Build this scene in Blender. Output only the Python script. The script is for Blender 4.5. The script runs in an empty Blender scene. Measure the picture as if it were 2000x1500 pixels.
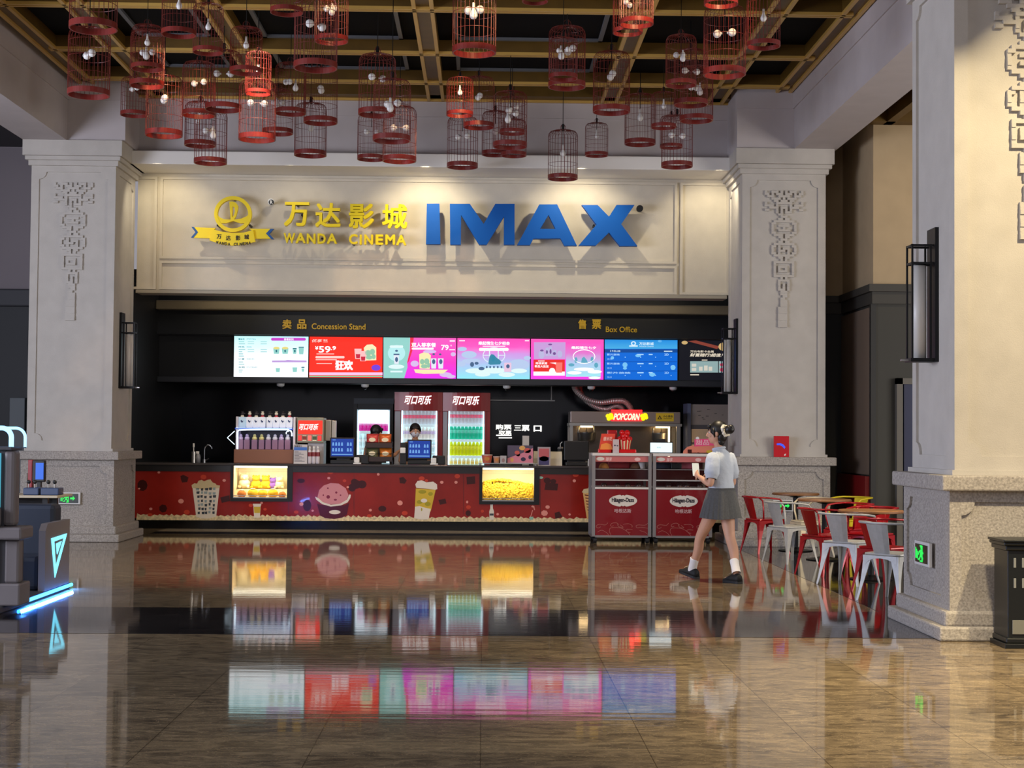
import bpy, bmesh, math, random
from mathutils import Vector, Matrix
random.seed(7)
SC = bpy.context.scene
COL = SC.collection
PI = math.pi

# ------------------------------------------------------------------ camera
F = 3000.0                      # focal length in pixels of the 2000 x 1500 frame
YAW, PITCH, ROLL = math.atan(55/F), math.atan(99/F), 0.0085
EYE = Vector((0, 0, 1.5))
FWD = Vector((math.sin(YAW)*math.cos(PITCH), math.cos(YAW)*math.cos(PITCH), math.sin(PITCH)))
_r0 = Vector((math.cos(YAW), -math.sin(YAW), 0)); _u0 = _r0.cross(FWD)
RIGHT = _r0*math.cos(ROLL) + _u0*math.sin(ROLL)
UP = -_r0*math.sin(ROLL) + _u0*math.cos(ROLL)
cam_data = bpy.data.cameras.new('camera')
cam_data.sensor_fit = 'HORIZONTAL'; cam_data.sensor_width = 36.0
cam_data.lens = F/2000*36.0
cam_data.clip_end = 200
cam = bpy.data.objects.new('camera', cam_data); COL.objects.link(cam)
_b = -FWD
cam.matrix_world = Matrix(((RIGHT.x, UP.x, _b.x, EYE.x), (RIGHT.y, UP.y, _b.y, EYE.y), (RIGHT.z, UP.z, _b.z, EYE.z), (0, 0, 0, 1)))
SC.camera = cam

# ------------------------------------------------------------------ world, exposure, lights
SC.view_settings.view_transform = 'Standard'; SC.view_settings.look = 'None'
SC.view_settings.exposure = 0.0; SC.view_settings.gamma = 1.0; SC.view_settings.use_curve_mapping = False
w = bpy.data.worlds.new('hall_ambient'); SC.world = w; w.use_nodes = True
w.node_tree.nodes['Background'].inputs[0].default_value = (0.84, 0.81, 0.90, 1)
w.node_tree.nodes['Background'].inputs[1].default_value = 0.36

def spot(loc, target, power, color, angle=60, blend=0.6, size=0.06):
    l = bpy.data.lights.new('spotlight', 'SPOT'); l.energy = power; l.color = color
    l.spot_size = math.radians(angle); l.spot_blend = blend; l.shadow_soft_size = size
    o = bpy.data.objects.new('spotlight', l); COL.objects.link(o); o.location = loc
    o.rotation_euler = (Vector(target)-Vector(loc)).to_track_quat('-Z', 'Y').to_euler()
    return o
def area(loc, target, power, color, sx, sy):
    l = bpy.data.lights.new('area_light', 'AREA'); l.energy = power; l.color = color
    l.shape = 'RECTANGLE'; l.size = sx; l.size_y = sy
    o = bpy.data.objects.new('area_light', l); COL.objects.link(o); o.location = loc
    o.rotation_euler = (Vector(target)-Vector(loc)).to_track_quat('-Z', 'Y').to_euler()
    return o
WARM = (1.0, 0.80, 0.52); WARMW = (1.0, 0.89, 0.70); COOL = (0.80, 0.84, 1.0)
# downlights washing the sign wall
for sx_, e_, a_ in ((-4.62, 40, 104), (-2.75, 12, 104), (-0.85, 68, 108), (1.35, 60, 108), (3.30, 48, 104)):
    spot((sx_, 21.42, 5.24), (sx_, 22.35, 4.30), e_, (1.0, 0.86, 0.60), a_, 0.7, 0.03)
# warm spots on the right hand columns and the floor in front of them
spot((5.6, 7.4, 6.2), (4.3, 11.4, 2.6), 2200, (1.0, 0.80, 0.46), 78, 0.5, 0.1)
spot((4.9, 17.6, 6.1), (4.1, 20.9, 2.6), 1050, (1.0, 0.77, 0.48), 50, 0.6, 0.05)
spot((3.0, 7.6, 6.1), (3.3, 8.6, 0), 3100, (1.0, 0.82, 0.52), 66, 0.9, 0.2)
spot((2.2, 16.0, 6.1), (1.8, 16.6, 0), 1300, (1.0, 0.80, 0.52), 85, 0.9, 0.2)
spot((-2.6, 17.0, 6.1), (-2.4, 17.8, 0), 650, (1.0, 0.82, 0.60), 85, 0.9, 0.2)
spot((4.6, 15.0, 5.4), (4.6, 16.8, 0), 260, (1.0, 0.90, 0.75), 80, 0.9, 0.2)
# the aisle behind the right hand columns
spot((6.6, 17.6, 5.5), (6.2, 20.5, 3.6), 120, (1.0, 0.82, 0.56), 90, 0.8, 0.1)
# added fill for the columns and beams: cool from the arcade side, warmer opposite
area((-9.5, 11.0, 2.6), (4.0, 14.5, 3.8), 950, COOL, 7.0, 3.0)
area((10.5, 13.0, 2.6), (-5.0, 18.0, 4.2), 450, (1.0, 0.93, 0.84), 6.0, 3.0)
area((-1.0, -2.0, 5.2), (-2.0, 21, 2.5), 160, (0.98, 0.94, 0.96), 5.0, 2.0)
spot((-5.7, 14.5, 5.3), (-5.65, 21.0, 3.2), 110, (0.86, 0.86, 1.0), 42, 0.7, 0.3)  # added spot that lifts the left column's front
# added spots under the bulkhead that brighten the counter
for sx_ in (-4.2, -2.4, -0.6, 1.2, 3.0):
    spot((sx_, 22.6, 3.48), (sx_, 24.2, 0.8), 60, (1.0, 0.88, 0.68), 90, 0.8, 0.08)
# added long area light that brightens the fascia lettering
area((-0.7, 24.3, 3.77), (-0.7, 25.5, 3.2), 16, (1.0, 0.86, 0.62), 8.0, 0.1)
# spots in the ceiling that catch some of the birdcages
CAGE_SPOTS = []

# ------------------------------------------------------------------ helpers
def at(px, py, D):
    """World point seen at photo pixel (px, py) on the plane y = D."""
    d = FWD*F + RIGHT*(px-1000) + UP*(750-py)
    return EYE + d*(D/d.y)
def wx(px, D, py=849): return at(px, py, D).x
def wz(py, D, px=945): return at(px, py, D).z
def lin(c):
    return tuple(((v/255)/12.92 if v/255 <= 0.04045 else ((v/255+0.055)/1.055)**2.4) for v in c)
MATS = {}
def mat(name, rgb, rough=0.6, metal=0.0, emit=None, strength=1.0, noise=0.0, nscale=8.0, bump=0.0, bscale=40.0,
        trans=0.0, spec=0.5, coat=0.0, alpha=1.0, stretch=None):
    if name in MATS: return MATS[name]
    m = bpy.data.materials.new(name); m.use_nodes = True; nt = m.node_tree
    p = nt.nodes['Principled BSDF']
    c = lin(rgb)
    p.inputs['Base Color'].default_value = (*c, 1); p.inputs['Roughness'].default_value = rough
    p.inputs['Metallic'].default_value = metal; p.inputs['Specular IOR Level'].default_value = spec
    p.inputs['Transmission Weight'].default_value = trans; p.inputs['Coat Weight'].default_value = coat
    p.inputs['Alpha'].default_value = alpha
    tc = None
    if noise > 0 or bump > 0:
        tc = nt.nodes.new('ShaderNodeTexCoord'); mp = nt.nodes.new('ShaderNodeMapping')
        nt.links.new(tc.outputs['Object'], mp.inputs[0])
        if stretch: mp.inputs['Scale'].default_value = stretch
    if noise > 0:
        n = nt.nodes.new('ShaderNodeTexNoise'); n.inputs['Scale'].default_value = nscale; n.inputs['Detail'].default_value = 6
        nt.links.new(mp.outputs[0], n.inputs['Vector'])
        r = nt.nodes.new('ShaderNodeValToRGB'); r.color_ramp.elements[0].position = 0.3; r.color_ramp.elements[1].position = 0.7
        r.color_ramp.elements[0].color = (*[v*(1-noise) for v in c], 1)
        r.color_ramp.elements[1].color = (*[min(1, v*(1+noise)) for v in c], 1)
        nt.links.new(n.outputs['Fac'], r.inputs[0]); nt.links.new(r.outputs[0], p.inputs['Base Color'])
    if bump > 0:
        n2 = nt.nodes.new('ShaderNodeTexNoise'); n2.inputs['Scale'].default_value = bscale; n2.inputs['Detail'].default_value = 4
        b = nt.nodes.new('ShaderNodeBump'); b.inputs['Strength'].default_value = bump; b.inputs['Distance'].default_value = 0.01 if bscale > 20 else 0.06
        nt.links.new(mp.outputs[0], n2.inputs['Vector']); nt.links.new(n2.outputs['Fac'], b.inputs['Height'])
        nt.links.new(b.outputs[0], p.inputs['Normal'])
    if emit:
        p.inputs['Emission Color'].default_value = (*lin(emit), 1); p.inputs['Emission Strength'].default_value = strength
    MATS[name] = m
    return m
def glow(name, rgb, strength=1.0):
    """Something that gives off light: black paint plus emission."""
    return mat(name, (8, 8, 8), 0.5, emit=rgb, strength=strength)

class MB:
    def __init__(s): s.v = []; s.f = []; s.m = []; s.k = 0; s.sm = []; s.smooth = False
    def add(s, vs, fs):
        o = len(s.v); s.v += [tuple(x) for x in vs]
        for f in fs: s.f.append(tuple(i+o for i in f)); s.m.append(s.k); s.sm.append(s.smooth)
        return s
    def box(s, x0, x1, y0, y1, z0, z1):
        if x0 > x1: x0, x1 = x1, x0
        if y0 > y1: y0, y1 = y1, y0
        if z0 > z1: z0, z1 = z1, z0
        return s.add([(x0,y0,z0),(x1,y0,z0),(x1,y1,z0),(x0,y1,z0),(x0,y0,z1),(x1,y0,z1),(x1,y1,z1),(x0,y1,z1)],
                     [(0,3,2,1),(4,5,6,7),(0,1,5,4),(1,2,6,5),(2,3,7,6),(3,0,4,7)])
    def bbox(s, x0, x1, y0, y1, z0, z1, b=0.01):
        """Box with chamfered edges (built by bmesh bevel)."""
        bm = bmesh.new(); bmesh.ops.create_cube(bm, size=1)
        for v in bm.verts:
            v.co = Vector(((x0+x1)/2+v.co.x*abs(x1-x0), (y0+y1)/2+v.co.y*abs(y1-y0), (z0+z1)/2+v.co.z*abs(z1-z0)))
        b = min(b, 0.45*min(abs(x1-x0), abs(y1-y0), abs(z1-z0)))
        bmesh.ops.bevel(bm, geom=bm.edges[:], offset=b, segments=2, affect='EDGES', profile=0.5)
        s.frombm(bm); return s
    def frombm(s, bm):
        bm.verts.ensure_lookup_table(); bm.verts.index_update()
        s.add([v.co for v in bm.verts], [[v.index for v in f.verts] for f in bm.faces]); bm.free()
    def frommesh(s, me, M=None):
        s.add([(M @ v.co if M else v.co) for v in me.vertices], [tuple(p.vertices) for p in me.polygons])
    def tube(s, pts, r, n=6, closed=False, caps=True):
        pts = [Vector(p) for p in pts]; rr = r if isinstance(r, (list, tuple)) else [r]*len(pts)
        N = len(pts); rings = []; prev = None
        for i, p in enumerate(pts):
            a = pts[(i-1) % N] if (closed or i > 0) else p; b = pts[(i+1) % N] if (closed or i < N-1) else p
            t = (b-a).normalized() if (b-a).length > 1e-9 else Vector((0, 0, 1))
            if prev is None:
                u = t.orthogonal().normalized()
            else:
                u = prev - t*prev.dot(t)
                u = u.normalized() if u.length > 1e-6 else t.orthogonal().normalized()
            prev = u; v = t.cross(u)
            rings.append([p + (u*math.cos(2*PI*k/n) + v*math.sin(2*PI*k/n))*rr[i] for k in range(n)])
        return s.loft(rings, closed, caps)
    def loft(s, rings, closed=False, caps=True):
        n = len(rings[0]); vs = [p for r in rings for p in r]; fs = []
        R = len(rings)
        for i in range(R if closed else R-1):
            j = (i+1) % R
            for k in range(n):
                k2 = (k+1) % n
                fs.append((i*n+k, i*n+k2, j*n+k2, j*n+k))
        if caps and not closed:
            fs.append(tuple(range(n-1, -1, -1))); fs.append(tuple((R-1)*n+k for k in range(n)))
        return s.add(vs, fs)
    def lathe(s, prof, c=(0,0,0), n=16, sx=1, sy=1):
        rings = [[(c[0]+r*math.cos(2*PI*k/n)*sx, c[1]+r*math.sin(2*PI*k/n)*sy, c[2]+z) for k in range(n)] for r, z in prof]
        return s.loft(rings)
    def cyl(s, c, r, h, n=16, r2=None):
        return s.lathe([(r, 0), (r if r2 is None else r2, h)], c, n)
    def ycyl(s, c, r, y0, y1, n=24):
        """Disc/cylinder along y."""
        rings = [[(c[0]+r*math.cos(2*PI*k/n), y, c[1]+r*math.sin(2*PI*k/n)) for k in range(n)] for y in (y0, y1)]
        return s.loft(rings)
    def ball(s, c, r, n=12, m=8):
        rx, ry, rz = r if isinstance(r, (tuple, list)) else (r, r, r)
        rings = []
        for i in range(1, m):
            a = PI*i/m
            rings.append([(c[0]+rx*math.sin(a)*math.cos(2*PI*k/n), c[1]+ry*math.sin(a)*math.sin(2*PI*k/n), c[2]-rz*math.cos(a)) for k in range(n)])
        o = len(s.v)
        s.loft(rings, caps=False)
        lo, hi = (c[0], c[1], c[2]-rz), (c[0], c[1], c[2]+rz)
        b = len(s.v); s.v += [lo, hi]
        for k in range(n):
            s.f.append((b, o+(k+1) % n, o+k)); s.m.append(s.k); s.sm.append(s.smooth)
            q = o+(m-2)*n; s.f.append((b+1, q+k, q+(k+1) % n)); s.m.append(s.k); s.sm.append(s.smooth)
        return s
    def prism(s, poly, y0, y1, holes=()):
        """Polygon(s) in x,z extruded from y0 (front) to y1 (back); holes allowed."""
        cu = bpy.data.curves.new('t', 'CURVE'); cu.dimensions = '2D'; cu.fill_mode = 'BOTH'; cu.extrude = abs(y1-y0)/2
        for pts in [poly] + list(holes):
            sp = cu.splines.new('POLY'); sp.points.add(len(pts)-1); sp.use_cyclic_u = True
            for p, q in zip(sp.points, pts): p.co = (q[0], q[1], 0, 1)
        o = bpy.data.objects.new('t', cu); me = bpy.data.meshes.new_from_object(o)
        ym = (y0+y1)/2
        s.frommesh(me, Matrix(((1,0,0,0),(0,0,-1,ym),(0,1,0,0),(0,0,0,1))))
        bpy.data.objects.remove(o); bpy.data.curves.remove(cu); bpy.data.meshes.remove(me)
        return s
    def pxpoly(s, pts, D, t=0.01, holes=()):
        """Polygon given in photo pixels, built on the real plane y = D, t thick."""
        c = lambda P: [(at(x, y, D).x, at(x, y, D).z) for x, y in P]
        return s.prism(c(pts), D-t, D, [c(h) for h in holes])
    def pxbox(s, l, t, r, b, D0, D1):
        p, q = at(l, (t+b)/2, D0), at(r, (t+b)/2, D0); m = (l+r)/2
        return s.box(p.x, q.x, D0, D1, at(m, b, D0).z, at(m, t, D0).z)
    def rot(s, M, start=0):
        s.v[start:] = [tuple(M @ Vector(v)) for v in s.v[start:]]; return s

def as_list(m): return m if isinstance(m, (list, tuple)) else [m]
def mesh_of(mb, name, mats):
    me = bpy.data.meshes.new(name); me.from_pydata(mb.v, [], mb.f)
    for m in as_list(mats): me.materials.append(m)
    me.polygons.foreach_set('material_index', mb.m); me.polygons.foreach_set('use_smooth', mb.sm)
    bm = bmesh.new(); bm.from_mesh(me); bmesh.ops.recalc_face_normals(bm, faces=bm.faces[:]); bm.to_mesh(me); bm.free()
    me.update(); return me
def props(o, label=None, cat=None, group=None, kind=None):
    if label: o['label'] = label
    if cat: o['category'] = cat
    if group: o['group'] = group
    if kind: o['kind'] = kind
    return o
def thing(name, label, cat, loc=(0, 0, 0), group=None, rz=0):
    o = bpy.data.objects.new(name, None); COL.objects.link(o); o.location = loc; o.rotation_euler = (0, 0, rz)
    o.empty_display_size = 0.1
    return props(o, label, cat, group)
def root_of(p):
    v = Vector((0, 0, 0))
    while p: v += p.location; p = p.parent
    return v
SPLIT = {'text_bar', 'menu_icons', 'price_line', 'table_dot', 'wheel', 'caster', 'ribbon_tail', 'ribbon_tip', 'price_line', 'cloud_picture', 'post', 'standoff', 'cup_picture', 'lid_picture', 'tumbler_picture', 'podium_picture', 'rule', 'inner_light',
         'kettle', 'kettle_lid', 'foot', 'box_pattern', 'bottle_picture', 'bottle_detail', 'tumbler_pattern', 'popcorn_picture', 'picture_detail', 'bubble_picture', 'inset_picture', 'inset_token',
         'inset_card', 'flare_picture', 'drink_picture', 'poster_picture', 'neon_stripe', 'slot', 'card_mark', 'swirl_print', 'light_tube', 'leg', 'side_panel', 'button_label', 'coral_picture', 'sun_picture',
         'dark_picture', 'kettle', 'neon_triangle', 'eye', 'iris', 'eyebrow', 'shoelace', 'chocolate_picture', 'drawing', 'popcorn_light', 'handle', 'steel_rail', 'glass_rail', 'end_hoop'}
def islands(mb):
    """The connected pieces of a builder, each as a builder of its own."""
    key = {}; par = list(range(len(mb.v)))
    def fd(i):
        while par[i] != i: par[i] = par[par[i]]; i = par[i]
        return i
    for i, v in enumerate(mb.v):
        k = tuple(round(c, 5) for c in v)
        if k in key: par[fd(i)] = fd(key[k])
        else: key[k] = i
    for f in mb.f:
        for a in f[1:]: par[fd(a)] = fd(f[0])
    out = {}
    for f, m_, s_ in zip(mb.f, mb.m, mb.sm): out.setdefault(fd(f[0]), []).append((f, m_, s_))
    res = []
    for fs in out.values():
        q = MB(); mp = {}
        for f, m_, s_ in fs:
            for i in f:
                if i not in mp: mp[i] = len(q.v); q.v.append(mb.v[i])
            q.f.append(tuple(mp[i] for i in f)); q.m.append(m_); q.sm.append(s_)
        res.append(q)
    return res
def part(name, mb, m, parent, label=None, local=False, kind=None):
    """A child mesh; vertices are in world space unless local."""
    if getattr(mb, 'alt', None): part('text_bar', mb.alt, m, parent)
    if name in SPLIT or name.endswith('_print'):
        L = islands(mb)
        if len(L) > 1:
            for q in L: o = part_one(name, q, m, parent, label, local, kind)
            return o
    return part_one(name, mb, m, parent, label, local, kind)
def part_one(name, mb, m, parent, label=None, local=False, kind=None):
    me = mesh_of(mb, name, m)
    if not local: me.transform(Matrix.Translation(-root_of(parent)))
    o = bpy.data.objects.new(name, me); COL.objects.link(o); o.parent = parent
    if label: o['label'] = label
    if kind: o['kind'] = kind
    return o
def solo(name, mb, m, label=None, cat=None, group=None, kind=None):
    """A top-level single mesh, origin at the middle of its base."""
    xs, ys, zs = zip(*mb.v)
    c = Vector(((min(xs)+max(xs))/2, (min(ys)+max(ys))/2, min(zs)))
    me = mesh_of(mb, name, m); me.transform(Matrix.Translation(-c))
    o = bpy.data.objects.new(name, me); COL.objects.link(o); o.location = c
    return props(o, label, cat, group, kind)
def struct(name, mb, m): return solo(name, mb, m, kind='structure')
def dup(root, loc, rz=0, label=None, group=None, scale=None):
    r = root.copy(); COL.objects.link(r); r.location = loc; r.rotation_euler = (0, 0, rz)
    if scale: r.scale = (scale,)*3
    if label: r['label'] = label
    if group: r['group'] = group
    for ch in list(root.children):
        c = ch.copy(); COL.objects.link(c); c.parent = r
        for g in ch.children:
            d = g.copy(); COL.objects.link(d); d.parent = c
    return r
def text_mesh(body, extrude=0.0, bold=0.0, shear=0.0):
    cu = bpy.data.curves.new('t', 'FONT'); cu.body = body; cu.extrude = extrude; cu.shear = shear
    cu.resolution_u = 3
    o = bpy.data.objects.new('t', cu); me = bpy.data.meshes.new_from_object(o)
    if bold > 0:                     # heavier weight: the strokes thickened by shifted copies
        q = MB(); n = 8 if bold >= 0.03 and len(body) == 1 else 4
        for k in range(n): a = 2*PI*k/n+PI/4*(n == 4); q.frommesh(me, Matrix.Translation((bold*math.cos(a), bold*math.sin(a), 0.012*k)))
        bpy.data.meshes.remove(me); me = bpy.data.meshes.new('t'); me.from_pydata(q.v, [], q.f)
    bpy.data.objects.remove(o); bpy.data.curves.remove(cu); return me
def text_mb(mb, body, l, t, r, b, D, depth=0.004, bold=0.02, shear=0.0):
    """Lettering that fills the photo-pixel box on the plane y = D (front at D - depth)."""
    me = text_mesh(body, 0.5, bold)
    if shear:
        for v in me.vertices: v.co.x += shear*v.co.y
    mb.has_text = True
    xs = [v.co.x for v in me.vertices]; ys = [v.co.y for v in me.vertices]
    x0, x1, y0, y1 = min(xs), max(xs), min(ys), max(ys)
    m = (l+r)/2; X0, X1 = at(l, (t+b)/2, D).x, at(r, (t+b)/2, D).x; Z0, Z1 = at(m, b, D).z, at(m, t, D).z
    sl = (at(r, b, D).z - at(l, b, D).z)*0
    vs = [(X0+(v.co.x-x0)/(x1-x0)*(X1-X0), D-depth/2-v.co.z*depth, Z0+(v.co.y-y0)/(y1-y0)*(Z1-Z0)) for v in me.vertices]
    mb.add(vs, [tuple(p.vertices) for p in me.polygons]); bpy.data.meshes.remove(me); return mb
def ellipse(cx, cy, rx, ry, n=28, a0=0, a1=2*PI):
    return [(cx+rx*math.cos(a0+(a1-a0)*k/n), cy+ry*math.sin(a0+(a1-a0)*k/n)) for k in range(n)]
def rrect(l, t, r, b, rad, n=4):
    o = []
    for cx, cy, a in ((r-rad, t+rad, -PI/2), (r-rad, b-rad, 0), (l+rad, b-rad, PI/2), (l+rad, t+rad, PI)):
        o += [(cx+rad*math.cos(a+PI/2*k/n), cy+rad*math.sin(a+PI/2*k/n)) for k in range(n+1)]
    return o
def arc(c, r, a0, a1, n=8): return [(c[0]+r*math.cos(a0+(a1-a0)*k/n), c[1]+r*math.sin(a0+(a1-a0)*k/n)) for k in range(n+1)]

# ------------------------------------------------------------------ materials of the building
PLASTER = mat('grey_plaster', (186, 181, 174), 0.85, noise=0.05, nscale=5, bump=0.25, bscale=130)
PLASTER_W = mat('cream_plaster', (204, 196, 180), 0.85, noise=0.04, nscale=5, bump=0.2, bscale=130)
UPPER = mat('upper_wall_paint', (184, 176, 176), 0.85, noise=0.04, nscale=3)
WHITE_TRIM = mat('white_trim_paint', (226, 222, 216), 0.7)
STONE = mat('speckled_stone', (158, 152, 146), 0.75, noise=0.32, nscale=60, bump=0.4, bscale=70)
BLACK = mat('black_paint', (14, 15, 18), 0.5)
DARKGLOSS = mat('black_glossy_tile', (10, 13, 20), 0.12)
BLACKMETAL = mat('black_metal', (16, 17, 20), 0.4, 0.4)
GOLD = mat('bronze_gold_beam', (98, 72, 22), 0.45, 0.25, noise=0.12, nscale=6)
GOLDRAIL = mat('pale_gold_rail', (205, 165, 85), 0.4, 0.3)
COFFER = mat('dark_coffer', (5, 6, 9), 0.8, spec=0.1)
GREYFRAME = mat('grey_frame', (92, 94, 98), 0.5)
BRONZE = mat('bronze_trim', (150, 136, 112), 0.5, 0.3)
CHROME = mat('chrome', (200, 202, 205), 0.18, 1.0)
STEEL = mat('brushed_steel', (170, 168, 164), 0.35, 0.9)
WHITE = mat('white_plastic', (230, 230, 228), 0.45)
GLASS = mat('clear_glass', (255, 255, 255), 0.02, trans=1.0, spec=0.5)
# ------------------------------------------------------------------ floor
def floor_material(name, c1, c2, rough):
    m = bpy.data.materials.new(name); m.use_nodes = True; nt = m.node_tree; p = nt.nodes['Principled BSDF']; L = nt.links.new
    geo = nt.nodes.new('ShaderNodeNewGeometry')
    def mapping(sc):
        mp = nt.nodes.new('ShaderNodeMapping'); mp.inputs['Scale'].default_value = sc; L(geo.outputs['Position'], mp.inputs[0]); return mp
    n1 = nt.nodes.new('ShaderNodeTexNoise'); n1.inputs['Scale'].default_value = 1.0; n1.inputs['Detail'].default_value = 9; n1.inputs['Roughness'].default_value = 0.62
    n1.inputs['Distortion'].default_value = 1.9
    L(mapping((3.2, 7.5, 1)).outputs[0], n1.inputs['Vector'])
    r1 = nt.nodes.new('ShaderNodeValToRGB'); e = r1.color_ramp.elements
    e[0].position = 0.32; e[0].color = (*lin(c1), 1); e[1].position = 0.70; e[1].color = (*lin(c2), 1)
    L(n1.outputs['Fac'], r1.inputs[0])
    # fine pale veins
    n2 = nt.nodes.new('ShaderNodeTexNoise'); n2.inputs['Scale'].default_value = 3.0; n2.inputs['Detail'].default_value = 7; n2.inputs['Distortion'].default_value = 2.2
    L(mapping((2.0, 5.0, 1)).outputs[0], n2.inputs['Vector'])
    r2 = nt.nodes.new('ShaderNodeValToRGB'); e = r2.color_ramp.elements
    e[0].position = 0.485; e[0].color = (0, 0, 0, 1); e[1].position = 0.50; e[1].color = (1, 1, 1, 1)
    q = r2.color_ramp.elements.new(0.515); q.color = (0, 0, 0, 1)
    L(n2.outputs['Fac'], r2.inputs[0])
    mx = nt.nodes.new('ShaderNodeMixRGB'); mx.inputs[2].default_value = (*[min(1, v*1.6) for v in lin(c2)], 1)
    mul = nt.nodes.new('ShaderNodeMath'); mul.operation = 'MULTIPLY'; mul.inputs[1].default_value = 0.6
    L(r2.outputs[0], mul.inputs[0]); L(mul.outputs[0], mx.inputs[0]); L(r1.outputs[0], mx.inputs[1])
    # tile joints and a slightly different tone per tile
    br = nt.nodes.new('ShaderNodeTexBrick'); br.offset = 0.0; br.inputs['Scale'].default_value = 1.0
    br.inputs['Brick Width'].default_value = 0.8; br.inputs['Row Height'].default_value = 0.8
    br.inputs['Mortar Size'].default_value = 0.0025; br.inputs['Mortar Smooth'].default_value = 0.0
    br.inputs['Color1'].default_value = (0.86, 0.86, 0.86, 1); br.inputs['Color2'].default_value = (1.1, 1.1, 1.1, 1); br.inputs['Mortar'].default_value = (0.42, 0.4, 0.38, 1)
    L(geo.outputs['Position'], br.inputs['Vector'])
    mm = nt.nodes.new('ShaderNodeMixRGB'); mm.blend_type = 'MULTIPLY'; mm.inputs[0].default_value = 1
    L(mx.outputs[0], mm.inputs[1]); L(br.outputs[0], mm.inputs[2]); L(mm.outputs[0], p.inputs['Base Color'])
    # faint waviness of the polish, each tile lying a little differently
    n3 = nt.nodes.new('ShaderNodeTexNoise'); n3.inputs['Scale'].default_value = 2.0; n3.inputs['Detail'].default_value = 2
    L(mapping((0.6, 6.0, 1)).outputs[0], n3.inputs['Vector'])
    b = nt.nodes.new('ShaderNodeBump'); b.inputs['Strength'].default_value = 0.035; b.inputs['Distance'].default_value = 0.01
    L(n3.outputs['Fac'], b.inputs['Height']); L(b.outputs[0], p.inputs['Normal'])
    p.inputs['Roughness'].default_value = rough; p.inputs['Specular IOR Level'].default_value = 0.27
    return m
FLOOR = floor_material('polished_brown_marble', (74, 64, 53), (144, 126, 99), 0.045)
FLOORDARK = floor_material('polished_dark_marble', (24, 22, 24), (42, 38, 38), 0.06)
FLOORPALE = floor_material('polished_pale_stone', (150, 138, 120), (176, 164, 146), 0.1)
struct('floor', MB().box(-16, 16, -6, 34, -0.12, 0), FLOOR)
def strip(n, x0, x1, y0, y1, m, z=0.002): struct('trim_%d' % n, MB().box(x0, x1, y0, y1, 0.0, z), m)
strip(1, -12, 3.42, 11.50, 13.22, FLOORDARK)
strip(2, 3.42, 9.5, 11.50, 22.2, FLOORDARK)
strip(3, -4.9, 3.3, 22.75, 23.25, FLOORDARK)
strip(4, -4.9, 3.3, 23.25, 23.95, FLOORPALE)

# ------------------------------------------------------------------ columns
ORN = """
#..###.#.#.###..#
##.#.###.###.#.##
.###..#####..###.
...####.#.####...
....##.###.##....
#....#######....#
####.#.....#.####
..####.###.####..
##...#.#.#.#...##
.....#.#.###.....
......##.........
.......###.......
......##.##......
....#########....
...##.......##...
...#..#####..#...
...#....#....#...
...#..#####..#...
...##.......##...
....####.####....
......##.##......
.......###.......
......##.##......
....#########....
...##.#.....##...
...#..#.###..#...
...#..###.#..#...
...##.#...#.##...
....#########....
......##.##......
.......#.#.......
....#########....
....#.......#....
....#.####..#....
....#.#..#..#....
....#.####..#....
....#.......#....
....#########....
.......#.#.......
......#####......
......#...#......
......#.#.#......
......#.#.#......
......###.#......
.......###.......
.......###.......
........##.......
.......##........
.......###.......
.......###.......
.......###.......
......####.......
......####.......
......####.......
......####.......
......####.......
......####.......
......####.......
......####.......
......####.......
""".strip().split('\n')
def ornament_mb():
    """Raised fretwork hanging like a lantern string; local x across, -y out of the wall, z down from 0."""
    mb = MB(); c = 0.0315; nx = len(ORN[0])
    for j, row in enumerate(ORN):
        i = 0
        while i < nx:
            if row[i] == '#':
                k = i
                while k < nx and row[k] == '#': k += 1
                mb.box((i-nx/2)*c, (k-nx/2)*c, -0.026-0.005*((j*7) % 3), 0.0, -(j+1)*c, -j*c); i = k
            else: i += 1
    return mb
def notched(x0, x1, z0, z1, r):
    """Rectangle with concave quarter-round corners."""
    return (arc((x0, z0), r, PI/2, 0, 6) + arc((x1, z0), r, PI, PI/2, 6) + arc((x1, z1), r, -PI/2, -PI, 6) + arc((x0, z1), r, 0, -PI/2, 6))
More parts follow.
